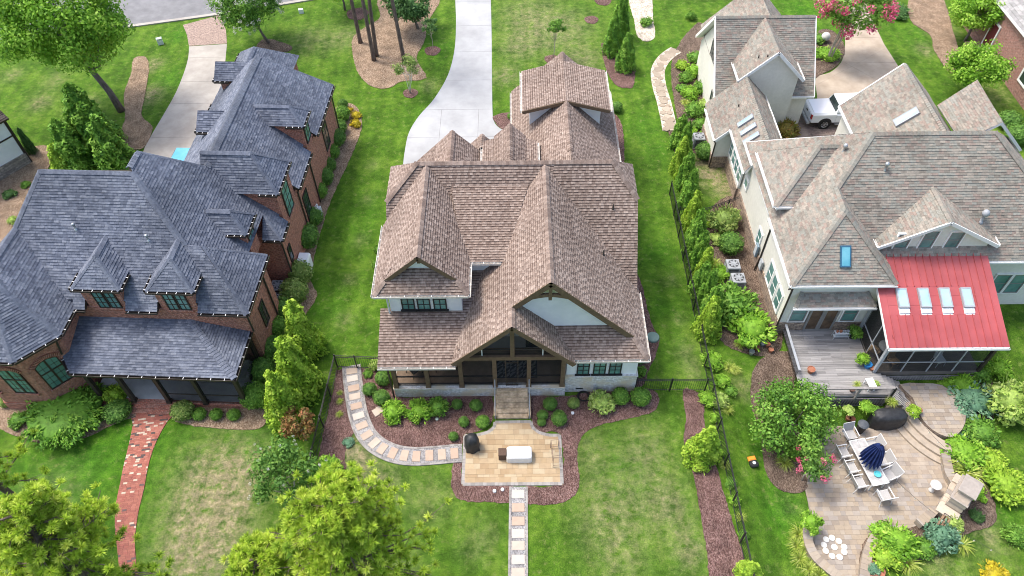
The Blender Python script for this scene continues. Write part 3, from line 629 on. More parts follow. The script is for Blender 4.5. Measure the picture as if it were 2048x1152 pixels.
# right patio, lower terrace and half-round upper landing
pat2 = smooth_poly(gpx([(1650, 854), (1700, 855), (1760, 856), (1815, 846), (1835, 880), (1881, 915), (1890, 945), (1900, 975), (1880, 1010), (1845, 1040), (1834, 1056), (1790, 1066), (1745, 1076), (1728, 1108), (1719, 1165), (1668, 1165), (1640, 1125), (1618, 1095), (1612, 1064), (1618, 1020), (1612, 990), (1608, 960), (1614, 930), (1628, 890)], -.7), 2)
rp = tag(MB().prism(pat2, -.8, -.672).build('stone_patio', mat('joint_tan', ((.24, .2, .16), (.34, .29, .23)), 8., rough=.95)), kind='structure')
sandp = [mat('sand_paver_%d' % i, ((c[0]*.85, c[1]*.85, c[2]*.85), c), 4., rough=.9, bump=.2, bscale=40) for i, c in enumerate(((.33, .27, .205), (.37, .31, .24), (.285, .235, .185), (.35, .285, .21), (.31, .27, .23), (.355, .31, .26)))]
sandt = mat('sand_pavers', tint=((.27, .22, .175), (.33, .27, .205), (.37, .31, .24), (.31, .27, .23), (.35, .285, .21)), scale=4, var=.12, rough=.9)
paver_field(rp, pat2, -.665, .24, [.24, .36, .36, .48], sandp, R_, lim=300, stuffmat=sandt)
lan = smooth_poly(gpx([(1800, 768), (1845, 766), (1885, 770), (1915, 795), (1932, 830), (1925, 858), (1905, 873), (1880, 868), (1855, 850), (1838, 825), (1826, 795)], -.1), 2)
up = tag(MB().prism(lan, -.75, -.13).build('upper_landing', stoneb), kind='structure'); paver_field(up, lan, -.12, .24, [.24, .36, .48], sandp, R_, lim=200, stuffmat=sandt)
# three curved steps between them
base = [tuple(at(x, y, -.3))[:2] for x, y in ((1812, 805), (1826, 835), (1850, 862), (1880, 884), (1905, 896))]
stp = thing('curved_steps', 'three curved stone steps down to the large right patio', 'steps', (base[2][0], base[2][1], -.7))
bs = smooth_poly(base, 4, False)
for i in range(3):
    A = offs(bs, .0-.36*(i+1)+.05); B = offs(bs, .2)
    MB().prism(A+B[::-1], -.75, -.26-.145*i).build('step', sandt, stp, (-base[2][0], -base[2][1], .7))

# flagstone path along the right lawn
fl = smooth_poly(gpx([(1352, 100), (1330, 116), (1316, 140), (1318, 170), (1328, 205), (1336, 240), (1340, 262)]), 5, False)
fp = tag(MB().prism(offs(fl, .55)+offs(fl, -.55)[::-1], -.03, .035).build('flagstone_path', paleston), kind='structure')
R_ = random.Random(15)
for i in range(1, len(fl)-1, 1):
    c = fl[i]
    for sd in ((-.24, .22) if i % 2 else (0.02,)):
        a, b = fl[i-1], fl[i+1]; d = Vector((b[0]-a[0], b[1]-a[1])).normalized(); cc = (c[0]-d.y*sd+R_.uniform(-.05, .05), c[1]+d.x*sd+R_.uniform(-.05, .05)); r0 = R_.uniform(.2, .32) if sd != .02 else R_.uniform(.28, .38); n = R_.randint(5, 7); ph = R_.uniform(0, 6)
        MB().prism([(cc[0]+r0*R_.uniform(.8, 1.1)*math.cos(ph+k*6.283/n), cc[1]+r0*R_.uniform(.8, 1.1)*math.sin(ph+k*6.283/n)) for k in range(n)], .0, .05+R_.uniform(0, .01)+.0013*i).build('flagstone', R_.choice(sandp[:2]+pinkp[:1]), fp)
p = [at(x, y) for x, y in ((1462, 672), (1478, 655), (1502, 705), (1470, 712), (1455, 705))]
# ------------------------------------------------------------------ central house: brown shingles, white walls
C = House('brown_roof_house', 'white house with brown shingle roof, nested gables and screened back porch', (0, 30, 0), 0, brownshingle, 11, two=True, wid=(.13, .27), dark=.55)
C.off = Vector((0, -30, 0))
AX, AZ = 1.655, 8.62; GX, GZ = -.18, 6.785       # big gable and porch gable apex
def Lz(x): return AZ-(AX-x)
def Rz(x): return AZ-(x-AX)
# big gable / porch gable left slope, right slopes
C.plane([(AX, 22.45, AZ), (GX, 22.45, GZ), (GX, 21.28, GZ), (-3.22, 21.28, Lz(-3.22)), (-3.0, 22.6, Lz(-3.0)), (-1.7, 26.6, Lz(-1.7)), (-.8, 26.6, Lz(-.8)), (.3, 30.3, Lz(.3)), (AX, 30.75, AZ)], brown)
C.plane([(AX, 22.45, AZ), (AX, 30.75, AZ), (3., 30.2, Rz(3.)), (6.7, 26.2, Rz(6.7)), (6.7, 21.57, Rz(6.7)), (5.996, 22.45, Rz(5.996))], brown)
C.plane([(GX, 21.28, GZ), (GX, 23.0, GZ), (2.2, 23.0, GZ-2.38), (2.95, 21.9, GZ-3.13), (2.95, 21.28, GZ-3.13)], brown)
C.plane([(2.6, 21.57, 3.575), (6.7, 21.57, 3.575), (5.61, 22.93, 4.665), (1.4, 22.93, 4.665)], trimw)
# main front slope (right of the big gable), upper main slope, shed dormer slope, rear, clipped gable ends
MR, MZ, PM = 30.85, 8.72, 1.05
def Mz(y): return MZ-PM*(MR-y)
C.plane([(2.2, MR, MZ), (5.26, MR, MZ), (6.62, 29.42, Mz(29.42)), (6.62, 26.02, Mz(26.02)), (5.6, 26.02, Mz(26.02)), (1.9, 30.2, Mz(30.2))], brown)
C.plane([(-5.2, MR, MZ), (2.2, MR, MZ), (1.9, 29.98, Mz(29.98)), (-6.5, 29.98, Mz(29.98)), (-6.0, 29.98, Mz(29.98))], brown)
C.plane([(-6.08, 29.98, Mz(29.98)), (-3.2, 29.98, Mz(29.98)), (-3.2, 28.0, Mz(28.0)), (-6.9, 28.0, Mz(28.0)), (-6.9, 29.42, Mz(29.42))], brown)
SZ = 6.36; SP = (Mz(29.98)-SZ)/(29.98-25.78)
C.plane([(-3.4, 29.98, Mz(29.98)), (.75, 29.98, Mz(29.98)), (-.55, 25.78, SZ), (-2.6, 25.78, SZ)], trimw)
C.plane([(5.26, MR, MZ), (-5.2, MR, MZ), (-6.9, 32.28, Mz(29.42)), (-6.9, 36.6, 2.7), (6.62, 36.6, 2.7), (6.62, 32.28, Mz(29.42))], brown)
C.plane([(5.26, MR, MZ), (6.62, 32.28, Mz(29.42)), (6.62, 29.42, Mz(29.42))], brown)
C.plane([(-5.2, MR, MZ), (-6.9, 29.42, Mz(29.42)), (-6.9, 32.28, Mz(29.42))], brown)
# upper cross wing with a small gable over a hipped skirt
QX, QZ, QE = -4.68, 8.64, 6.42; qp = (QZ-QE)/2.35
C.plane([(QX, 24.1, QZ), (QX, 30.8, QZ), (-6.4, 29.3, QZ-qp*1.72), (-7.03, 28.45, QE), (-7.03, 23.57, QE), (-6.50, 24.1, QZ-qp*1.82)], brown)
C.plane([(QX, 24.1, QZ), (-2.86, 24.1, QZ-qp*1.82), (-2.33, 23.57, QE), (-2.33, 26.2, QE), (-3.2, 30.0, QZ-qp*1.48), (QX, 30.8, QZ)], brown)
C.plane([(-7.03, 23.57, QE), (-2.33, 23.57, QE), (-3.22, 24.55, QE+.98*.945), (-6.14, 24.55, QE+.98*.945)], trimw)
# lower left porch roof
LP = .36; LY, LZ = 21.26, 3.54
C.plane([(-7.0, LY, LZ), (-3.0, LY, LZ), (-1.3, 26.3, LZ+LP*(26.3-LY)), (-2.9, 26.3, LZ+LP*(26.3-LY)), (-2.9, 24.2, LZ+LP*(24.2-LY)), (-7.0, 24.2, LZ+LP*(24.2-LY))], brown)
# street-side wing with shed dormers, three small gables
WX, WZ, WE = 3.28, 6.85, 3.58; wp = (WZ-WE)/3.4
C.plane([(WX, 32.5, WZ), (WX, 44.1, WZ), (-.12, 44.4, WE), (-.12, 32.5, WE)], brown)
C.plane([(WX, 32.5, WZ), (6.70, 32.5, WE), (6.70, 44.4, WE), (WX, 44.1, WZ)], brown)
C.plane([(WX, 38.7, WZ+.02), (WX, 43.0, WZ+.02), (.55, 43.0, 6.12), (.55, 38.7, 6.12)], brown)
C.plane([(WX, 38.7, WZ+.02), (6.07, 38.7, 6.12), (6.07, 43.0, 6.12), (WX, 43.0, WZ+.02)], brown)
C.plane([(-3.66, 32, 6.95), (-3.66, 35.8, 6.95), (-6.9, 35.8, 3.7), (-6.9, 32, 3.7)], brown); C.plane([(-3.66, 32, 6.95), (-.6, 32, 3.9), (-.6, 35.8, 3.9), (-3.66, 35.8, 6.95)], brown)
C.plane([(-1.97, 35.9, 5.55), (-1.97, 37.2, 5.55), (-3.6, 37.2, 3.9), (-3.6, 35.9, 3.9)], brown); C.plane([(-1.97, 35.9, 5.55), (-.9, 35.9, 4.5), (-.9, 37.2, 4.5), (-1.97, 37.2, 5.55)], brown)
C.plane([(-.24, 33, 6.75), (-.24, 36.65, 6.75), (-1.2, 36.65, 5.8), (-1.2, 33, 5.8)], brown); C.plane([(-.24, 33, 6.75), (.72, 33, 5.8), (.72, 36.65, 5.8), (-.24, 36.65, 6.75)], brown)
C.plane([(-1.2, 33, 5.8), (-1.2, 36.45, 5.8), (-1.9, 36.45, 5.55), (-1.9, 33, 5.55)], brown); C.plane([(.72, 33, 5.8), (1.42, 33, 5.55), (1.42, 36.45, 5.55), (.72, 36.45, 5.8)], brown)
# ridge and hip caps
for a, b, k in (((-5.2, MR, MZ), (5.26, MR, MZ), {}), ((AX, 30.6, AZ), (AX, 22.45, AZ), {}), ((GX, 23, GZ), (GX, 21.28, GZ), {}), ((QX, 30.6, QZ), (QX, 24.1, QZ), {}),
                ((5.26, MR, MZ), (6.62, 29.42, Mz(29.42)), dict(drop=.06)), ((-5.2, MR, MZ), (-6.9, 29.42, Mz(29.42)), dict(drop=.06)), ((5.996, 22.45, Rz(5.996)), (6.7, 21.57, 3.575), dict(drop=.06)),
                ((-6.5, 24.1, QZ-qp*1.82), (-7.03, 23.57, QE), dict(drop=.06)), ((-2.86, 24.1, QZ-qp*1.82), (-2.33, 23.57, QE), dict(drop=.06)),
                ((WX, 34, WZ), (WX, 44.1, WZ), {}), ((-3.66, 33, 6.95), (-3.66, 35.8, 6.95), {}), ((-1.97, 35.9, 5.55), (-1.97, 37.2, 5.55), {}), ((-.24, 33, 6.75), (-.24, 36.65, 6.75), {})):
    C.cap(a, b, **k)
C.finish()
# walls
mb = MB(); mb.box(-6.45, 6.35, 24.4, 36.3, .3, 3.35); mb.box(.25, 6.4, 36.3, 43.9, 0, 3.4); mb.box(-6.1, -.8, 36.3, 35.9+.7, 0, 3.3)
wall_poly(mb, 'x', 6.16, [(24.41, 3.0), (26.2, 3.3), (29.4, 6.75), (32.2, 6.75), (36.2, 2.6)], .18)
wall_poly(mb, 'x', -6.45, [(24.41, 3.0), (26.2, 3.3), (29.4, 6.75), (32.2, 6.75), (36.2, 2.6)], .18)
C.part('wall', mb, white)
mb = MB(); mb.box(2.66, 6.35, 22.0, 24.4, 1.6, 3.5); C.part('wall', mb, white)
mb = MB(); wall_poly(mb, 'y', 22.93, [(-1.4, 3.8), (5.9, 3.8), (5.9, 4.2), (AX, 8.42), (-1.4, 5.35)]); C.part('gable_wall', mb, white)
mb = MB(); mb.box(-6.44, -2.74, 24.05, 29.0, 3.6, 6.3); C.part('dormer_wall', mb, white)
mb = MB(); wall_poly(mb, 'y', 24.55, [(-6.1, 7.2), (-3.26, 7.2), (QX, 8.48)]); C.part('gable_wall', mb, white)
mb = MB(); mb.box(-2.73, -.5, 26.15, 27.5, 4.6, 6.25); C.part('dormer_wall', mb, white)
for sx in (-1, 1):
    mb = MB(); wall_poly(mb, 'y', 39.15, [(WX+sx*.2, 6.5), (WX+sx*2.25, 4.5), (WX+sx*2.25, 6.08)], .15); mb.box(*sorted((WX+sx*2.1, WX+sx*2.26)), 39.32, 42.8, 4.5, 6.08); C.part('dormer_cheek', mb, white)
# brick plinths
mb = MB(); mb.box(2.6, 6.42, 21.92, 24.3, 0, 1.5); C.part('brick_base', mb, wbrick)
mb = MB(); mb.box(2.56, 6.46, 21.86, 24.3, 1.502, 1.6); C.part('brick_ledge', mb, wbrick)
mb = MB(); mb.box(-6.55, 2.63, 21.7, 24.38, 0, .78); C.part('brick_base', mb, wbrick)
mb = MB(); mb.box(-6.6, 2.6, 21.64, 22.0, .782, .87); C.part('brick_ledge', mb, wbrick)
mb = MB(); mb.box(6.351, 6.42, 24.41, 36.28, 0, .9); C.part('brick_base', mb, wbrick)
for x in (3.42, 5.72): mb = MB(); mb.box(x-.2, x+.2, 21.90, 21.93, .30, .40); C.part('crawl_vent', mb, black)
mb = MB(); mb.box(4.18, 4.36, 21.85, 21.93, .3, .62); mb.tube(((4.27, 21.89, .6), (4.27, 21.89, .72)), .03); C.part('meter_box', mb, greyp)
# porch
floorm = mat('porch_tile', ((.27, .185, .12), (.38, .275, .19)), 2.5, rough=.6, big=(1.1, .75, 1.15))
mb = MB(); mb.box(-6.5, 2.55, 22.0, 24.38, .782, .86); C.part('porch_floor', mb, floorm)
PX = (-6.42, -4.69, -2.9, -1.12, .67, 2.45)
for x in PX:
    mb = MB(); mb.box(x-.11, x+.11, 21.72, 21.94, .872, 3.4); mb.box(x-.14, x+.14, 21.69, 21.97, .871, 1.06); C.part('porch_post', mb, brown)
mb = MB(); mb.box(-2.95, 2.6, 21.70, 21.96, 3.4, 3.68); C.part('porch_beam', mb, brown)
mb = MB(); mb.box(-6.5, -2.95, 21.72, 21.94, 3.3, 3.5); C.part('porch_beam', mb, brown)
mb = MB(); mb.box(GX-.11, GX+.11, 21.71, 21.95, 3.682, 6.5); C.part('porch_post', mb, brown)
for x in (-1.72, 1.36): mb = MB(); mb.box(x-.03, x+.03, 21.8, 21.86, 3.682, 5.1); C.part('screen_bar', mb, lightp)
mb = MB(); mb.box(-.56, -.52, 21.8, 21.85, .87, 3.4); mb.box(.08, .12, 21.8, 21.85, .87, 3.4); mb.box(-.52, .08, 21.8, 21.85, 3.0, 3.05); mb.box(-.52, .08, 21.8, 21.85, .88, .98); C.part('screen_door', mb, dbrown)
mb = MB(); mb.box(-2.9, 2.5, 21.81, 21.85, 4.15, 4.2); C.part('screen_bar', mb, black)
for i in range(5):
    a, b = PX[i]+.11, PX[i+1]-.11
    mb = MB(); mb.box(a, b, 21.84, 21.845, .88, 3.4); C.part('screen_panel', mb, screen)
    if i == 3: continue
    mb = MB(); mb.box(a, b, 21.86, 21.93, 1.66, 1.72); mb.box(a, b, 21.86, 21.93, .98, 1.03); r = C.part('porch_rail', mb, dbrown)
    n = int((b-a)/.115); bal = MB().box(-.02, .02, 21.88-30, 21.91-30, 1.03, 1.66).mesh('baluster', dbrown)
    for k in range(n): ob('baluster', bal, r, (a+(b-a)*(k+.5)/n, 0, 0))
mb = MB(); wall_poly(mb, 'y', 21.84, [(-2.85, 3.69), (2.5, 3.69), (GX, 6.45)], .005); C.part('screen_panel', mb, screen)
mb = MB(); mb.box(-6.3, 2.4, 24.3, 24.38, .87, 3.3); C.part('porch_back_wall', mb, mat('porch_wall', ((.34, .33, .31), (.4, .39, .37)), 2.))
# patterned rug behind the screens
mb = MB(); R_ = random.Random(2)
for i in range(6):
    for j in range(4):
        x0, y0 = -1.05+i*.36, 22.35+j*.36
        for q, (dx, dy) in enumerate(((0, 0), (.18, 0), (.18, .18), (0, .18))):
            a = (x0+dx, y0+dy); s_ = .17; tri = ((a[0], a[1]), (a[0]+s_, a[1]), (a[0]+s_, a[1]+s_)) if (i+j+q) % 2 else ((a[0], a[1]), (a[0]+s_, a[1]+s_), (a[0], a[1]+s_))
            mb.prism(tri, .862, .868, .9)
mb.prism(((-1.1, 22.3), (1.15, 22.3), (1.15, 23.85), (-1.1, 23.85)), .8605, .8635, .1)
rug = mb.build('rug', mat('rug', tint=((.012, .018, .035), (.25, .27, .27)), scale=30, var=.1, rough=.95)); tag(rug, 'dark blue and white geometric rug on the screened porch floor', 'rug')
# white porch frame of the hipped gable: brackets, king post, arched collar beam
mb = MB(); mb.beam((AX, 22.52, 8.5), (AX, 22.52, 7.3), .16, .14); C.part('king_post', mb, brown)
mb = MB(); P_ = [(AX-.95+1.9*i/8, 22.53, 7.42+.2*math.sin(math.pi*i/8)) for i in range(9)]
for i in range(8): mb.beam(P_[i], P_[i+1], .12, .2)
C.part('collar_beam', mb, brown)
for a, b in (((AX, 22.47, AZ), (GX-.05, 22.47, GZ-.05)), ((AX, 22.47, AZ), (6.0, 22.47, Rz(6.0)))): C.board(a, b, .07, .3, dz=-.17)
for a, b in (((GX, 21.3, GZ), (-3.2, 21.3, Lz(-3.2))), ((GX, 21.3, GZ), (2.95, 21.3, GZ-3.13))): C.board(a, b, .07, .26, dz=-.15)
for a, b in (((QX, 24.12, QZ), (-6.5, 24.12, QZ-qp*1.82)), ((QX, 24.12, QZ), (-2.86, 24.12, QZ-qp*1.82))): C.board(a, b, .07, .22, dz=-.13)
mb = MB(); mb.box(QX-.08, QX+.08, 24.3, 24.54, 7.95, 8.2); C.part('bracket', mb, brown)
for x in (-6.28, -6.0, -3.32, -3.04): mb = MB(); mb.box(x-.06, x+.06, 23.75, 24.04, 6.0, 6.22); C.part('bracket', mb, brown)
for a, b in (((WX, 38.68, WZ), (.55, 38.68, 6.12)), ((WX, 38.68, WZ), (6.07, 38.68, 6.12))): C.board(a, b, .06, .22, dz=-.1)
# gutters
for a, b, sd in (((-7.0, LY, LZ-.06), (-3.05, LY, LZ-.06), 1), ((2.95, 21.57, 3.5), (6.75, 21.57, 3.5), 1), ((6.7, 21.5, 3.5), (6.7, 26.0, 3.5), 1), ((-7.03, 23.57, QE-.06), (-2.33, 23.57, QE-.06), 1),
                 ((-7.03, 23.5, QE-.06), (-7.03, 28.45, QE-.06), -1), ((-2.33, 23.5, QE-.06), (-2.33, 25.75, QE-.06), 1), ((-2.33, 25.78, SZ-.06), (-.7, 25.78, SZ-.06), 1),
                 ((-.12, 36.9, WE-.06), (-.12, 44.3, WE-.06), -1), ((6.70, 36.6, WE-.06), (6.70, 44.3, WE-.06), 1), ((.55, 38.7, 6.06), (.55, 43, 6.06), -1), ((6.07, 38.7, 6.06), (6.07, 43, 6.06), 1),
                 ((-1.9, 33.5, 5.5), (-1.9, 36.4, 5.5), -1), ((1.42, 33.5, 5.5), (1.42, 36.4, 5.5), 1)):
    C.gutter(a, b, side=sd)
C.spout(((-6.9, 23.5, 6.3), (-6.5, 23.95, 5.9), (-6.5, 23.95, 4.55)), lightp); C.spout(((-6.75, 21.2, 3.4), (-6.62, 21.62, 3.0), (-6.62, 21.62, .1))); C.spout(((6.72, 26.1, 3.4), (6.5, 26.2, 3.1), (6.5, 26.2, .1)), lightp)
# windows
for x in (3.52, 4.38, 5.2): C.window(x, 21.98, 1.66, .66, 1.5, 0, 2, 4, sill=black)
for x in (-5.49, -4.69, -3.86): C.window(x, 24.03, 4.72, .68, 1.25, 0, 2, 3, sill=black)
for x in (-5.0, -3.0, 1.2): C.window(x, 24.28, 1.0, 1.3, 2.0, 0, 2, 3, gm=dglass)
# vents on the roof
for p in ((5.28, 29.09, 6.87), (4.68, 26.9, 5.62)):
    mb = MB(); mb.lathe(((.11, -.1), (.07, .02), (.045, .05), (.045, .32), (.03, .33)), p[0], p[1], 10)
    for i in range(len(mb.v)): mb.v[i] = (mb.v[i][0], mb.v[i][1], mb.v[i][2]+p[2])
    C.part('roof_vent', mb, dbrown, True)
# rear steps with stone treads and iron rails
stepm = mat('tan_stone', ((.36, .27, .17), (.56, .45, .31)), 5., rough=.85, bump=.5, bscale=30, big=(2.5, .7, 1.15))
st = thing('porch_steps', 'wide tan stone steps with two dark iron handrails leading to porch', 'steps', (-.22, 20.9, 0))
for i in range(6):
    y0 = 20.26+i*.24; mb = MB(); mb.bbox(-1.66/2, 1.66/2, y0-20.9, 21.68-20.9, i*.145, i*.145+.145, .02); mb.build('tread', stepm, st)
for sx in (-1, 1):
    mb = MB(); x = sx*.9
    mb.box(x-.09 if sx < 0 else x-.07, x+.07 if sx < 0 else x+.09, 20.3-20.9, 21.66-20.9, 0, .3); mb.build('cheek_wall', stepm, st)
    mb = MB(); pts = ((x, 20.28-20.9, 0), (x, 20.28-20.9, .95), (x, 21.55-20.9, 1.85), (x, 21.6-20.9, .8)); mb.tube(pts, .025, 6); mb.tube(((x, 20.9-20.9, .4), (x, 20.9-20.9, 1.4)), .02, 6); mb.build('handrail', greyp, st)
# ------------------------------------------------------------------ left house: red brick, slate-grey roof
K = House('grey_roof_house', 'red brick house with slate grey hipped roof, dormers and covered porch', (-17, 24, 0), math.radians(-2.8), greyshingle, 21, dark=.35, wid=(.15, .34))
def Fz(y): return 5+.9*(y+.26)
def Ez(x): return 4.2+.9*(3.45-x)
def Fp(*p): return [(x, y, Fz(y)) for x, y in p]
def Ep(*p): return [(x, y, Ez(x)) for x, y in p]
K.plane(Fp((-7.55, 5.0), (-2.7, 5.0), (.03, 2.27), (.87, 2.27), (2.97, .12), (-9.9, .12), (-8.9, 2.7)), dbrown)
for a, b in ((-5.75, -5.12), (-2.99, -1.33), (.77, 3.32)): K.plane(Fp((a, .12), (b if b < 3 else 2.95, .12), (b, -.26), (a, -.26)), dbrown)
K.plane(Ep((-2.7, 5.0), (-2.9, 5.3), (-2.9, 6.41), (-.47, 7.86), (-.47, 18.7), (3.0, 20.45), (3.0, 6.2), (2.35, 6.8), (2.35, 3.6), (1.2, 3.0), (.03, 2.29)), dbrown)
for a, b in ((5.7, 7.25), (10.0, 13.45), (15.1, 20.66)): K.plane(Ep((3.0, a+(.5 if a < 6 else 0)), (3.0, b-(.22 if b > 20 else 0)), (3.45, b), (3.45, a)), dbrown)
K.plane([(2.35, 5.7, 4.2), (3.45, 5.7, 4.2), (2.35, 6.8, 5.19)], dbrown)
K.plane([(-.47, 7.5, 7.72), (-.47, 18.7, 7.72), (-4.38, 20.66, 4.2), (-4.38, 7.5, 4.2)], dbrown)
K.plane([(-.47, 18.7, 7.72), (3.45, 20.66, 4.2), (-4.38, 20.66, 4.2)], dbrown)
K.plane([(-2.0, 18, 6.2), (-2.0, 22.1, 6.2), (-4.2, 24.5, 4.2), (-4.2, 18, 4.2)], dbrown); K.plane([(-2.0, 18, 6.2), (.2, 18, 4.2), (.2, 24.2, 4.2), (-2.0, 22.1, 6.2)], dbrown); K.plane([(-2.0, 22.1, 6.2), (.2, 24.2, 4.2), (-4.2, 24.5, 4.2)], dbrown)
K.plane([(.87, 2.27, 7.2), (3.32, -.26, 5), (3.32, 3.85, 5)], dbrown); K.plane([(.05, 2.27, 7.25), (.87, 2.27, 7.2), (3.32, 3.85, 5.0), (1.3, 3.85, 5.0)], dbrown)
K.plane([(-7.55, 5.0, 9.73), (-10.6, -.26, 5.0), (-10.6, 10, 5.0)], dbrown); K.plane([(-7.55, 5.0, 9.7), (-10.6, 10, 5.0), (-2.9, 10, 5.6), (-2.9, 5.3, 9.5)], dbrown)
# half-octagon bay roof
K.plane([(-8.8, 3.2, 7.79), (-8.8, -.5, 7.79), (-5.7, -1.93, 5), (-5.7, .3, 5)], dbrown); K.plane([(-8.8, -.5, 7.79), (-7.29, -3.62, 5), (-5.7, -1.93, 5)], dbrown)
K.plane([(-8.8, -.5, 7.79), (-10.3, -3.62, 5), (-7.29, -3.62, 5)], dbrown); K.plane([(-8.8, -.5, 7.79), (-11.9, -1.93, 5), (-10.3, -3.62, 5)], dbrown); K.plane([(-8.8, 3.2, 7.79), (-11.9, 3.2, 5), (-11.9, -1.93, 5), (-8.8, -.5, 7.79)], dbrown)
# porch roof
K.plane([(-5.65, -2.93, 3.1), (2.88, -2.93, 3.1), (-.1, .05, 3.994), (-6.05, .05, 3.994), (-6.85, -1.3, 3.589)], dbrown); K.plane([(2.88, -2.93, 3.1), (2.88, .05, 3.1), (-.1, .05, 3.994)], dbrown)
# hipped dormers
def edorm(c, hw, ze, zr, xf, xb):
    ru = hw
    K.plane([(xb, c, zr), (xf-ru, c, zr), (xf, c-hw, ze), (xb, c-hw, ze)], dbrown, .12); K.plane([(xb, c, zr), (xb, c+hw, ze), (xf, c+hw, ze), (xf-ru, c, zr)], dbrown, .12); K.plane([(xf-ru, c, zr), (xf, c-hw, ze), (xf, c+hw, ze)], dbrown, .12)
    K.cap((xb+.1, c, zr), (xf-ru, c, zr)); K.cap((xf-ru, c, zr), (xf, c-hw, ze), drop=.07, w=.12); K.cap((xf-ru, c, zr), (xf, c+hw, ze), drop=.07, w=.12)
    K.gutter((xf, c-hw, ze-.06), (xf, c+hw, ze-.06), side=1, strap=.5, m=dbrown); K.gutter((xf-1.1, c-hw, ze-.06), (xf, c-hw, ze-.06), side=1, strap=.5, m=dbrown)
    mb = MB(); mb.box(xf-2.2, xf-.2, c-hw+.2, c+hw-.2, 3.9, ze-.06); K.part('dormer_wall', mb, rbrick)
edorm(14.3, .85, 6.2, 7.12, 3.38, .3); edorm(8.62, 1.43, 6.36, 8.15, 3.38, -.9); edorm(4.98, .82, 6.2, 7.2, 2.4, .2)
def fdorm(xa, xb_, ze, zr, yf, yb):
    c, hw = (xa+xb_)/2, (xb_-xa)/2
    K.plane([(c, yb, zr), (c, yf+hw, zr), (xa, yf, ze), (xa, yb, ze)], dbrown, .12); K.plane([(c, yb, zr), (xb_, yb, ze), (xb_, yf, ze), (c, yf+hw, zr)], dbrown, .12); K.plane([(c, yf+hw, zr), (xa, yf, ze), (xb_, yf, ze)], dbrown, .12)
    K.cap((c, yb-.1, zr), (c, yf+hw, zr)); K.cap((c, yf+hw, zr), (xa, yf, ze), drop=.07, w=.12); K.cap((c, yf+hw, zr), (xb_, yf, ze), drop=.07, w=.12)
    K.gutter((xa, yf, ze-.06), (xb_, yf, ze-.06), side=1, strap=.6, m=dbrown); K.gutter((xb_, yf, ze-.06), (xb_, yf+1.1, ze-.06), side=1, strap=.5, m=dbrown); K.gutter((xa, yf, ze-.06), (xa, yf+1.1, ze-.06), side=-1, strap=.5, m=dbrown)
    mb = MB(); mb.box(xa+.24, xb_-.24, yf+.14, yf+2.0, 4.62, ze-.06); K.part('dormer_wall', mb, rbrick)
fdorm(-5.33, -2.83, 6.38, 7.55, -.04, 2.75); fdorm(-1.5, .92, 6.38, 7.55, -.04, 2.75)
def wdorm(y0, yr, xf, ze, zr):
    y1 = 2*yr-y0
    K.plane([(xf, y0, ze), (-1.2, y0, ze), (-1.2, yr, zr), (xf+.1, yr, zr)], dbrown, .12); K.plane([(xf, y1, ze), (xf+.1, yr, zr), (-1.2, yr, zr), (-1.2, y1, ze)], dbrown, .12)
    mb = MB(); mb.box(xf+.3, -1.4, y0+.2, y1-.2, 3.9, ze-.05); K.part('dormer_wall', mb, rbrick); K.gutter((xf, y0, ze-.05), (xf, y1, ze-.05), side=-1, strap=.5, m=dbrown); K.gutter((xf, y0, ze-.05), (xf+1.0, y0, ze-.05), side=1, strap=.5, m=dbrown)
wdorm(18.45, 19.35, -3.8, 5.9, 6.8); wdorm(13.1, 14.05, -3.3, 5.9, 6.8)
# ridges
for a, b, k in (((-7.55, 5, 9.73), (-2.75, 5, 9.73), {}), ((-2.9, 5.2, 9.92), (-2.9, 6.41, 9.92), dict(w=.18)), ((-.47, 7.86, 7.72), (-.47, 18.7, 7.72), dict(w=.24, drop=.2, tn=(.8, .99), h=.06, step=.13)), ((-2.7, 5, 9.75), (.03, 2.27, 7.3), dict(drop=.08)),
                ((.87, 2.27, 7.2), (3.32, -.26, 5), dict(drop=.08)), ((.05, 2.27, 7.25), (.87, 2.27, 7.2), {}), ((.87, 2.27, 7.2), (3.32, 3.85, 5), dict(drop=.05, w=.1)), ((-2.9, 6.41, 9.92), (-.47, 7.86, 7.72), dict(drop=.05, w=.1)),
                ((-.47, 18.7, 7.72), (3.45, 20.66, 4.2), dict(drop=.05, w=.1)), ((-7.55, 5, 9.73), (-8.95, 2.6, 7.6), dict(drop=.08)), ((-8.8, 3, 7.79), (-8.8, -.5, 7.79), {}), ((-8.8, -.5, 7.79), (-5.7, -1.93, 5), dict(drop=.07)), ((-8.8, -.5, 7.79), (-7.29, -3.62, 5), dict(drop=.07)),
                ((2.88, -2.93, 3.1), (-.1, .05, 3.994), dict(drop=.03)), ((2.35, 6.8, 5.19), (3.45, 5.7, 4.2), dict(drop=.06, w=.1)), ((-2, 18, 6.2), (-2, 22.1, 6.2), {})):
    K.cap(a, b, **k)
K.finish()
# brick walls
bay = [(-6.0, .1), (-11.6, .1), (-11.6, -1.8), (-10.2, -3.3), (-7.42, -3.3), (-6.0, -1.8)]
mb = MB(); mb.box(-10.8, 3.05, .06, 3.65, 0, 4.86); K.part('wall', mb, rbrick)
mb = MB(); mb.box(-10.8, 1.75, 3.65, 6.0, 0, 4.86); mb.box(-4.1, 3.2, 6.0, 20.3, 0, 4.05); mb.box(-4.0, 0, 20.3, 23.9, 0, 4.05); K.part('wall', mb, rbrick)
mb = MB(); mb.prism(bay[::-1], 0, 4.86); K.part('bay_wall', mb, rbrick)
mb = MB(); mb.prism([(x+(.05 if x > -8 else -.05), y-.05) for x, y in bay[::-1]], 0, .62); K.part('water_table', mb, rbrick)
mb = MB(); mb.box(-9.8, 1.5, .3, 6.9, 4.87, 5.2); K.part('attic_fill', mb, dbrown)
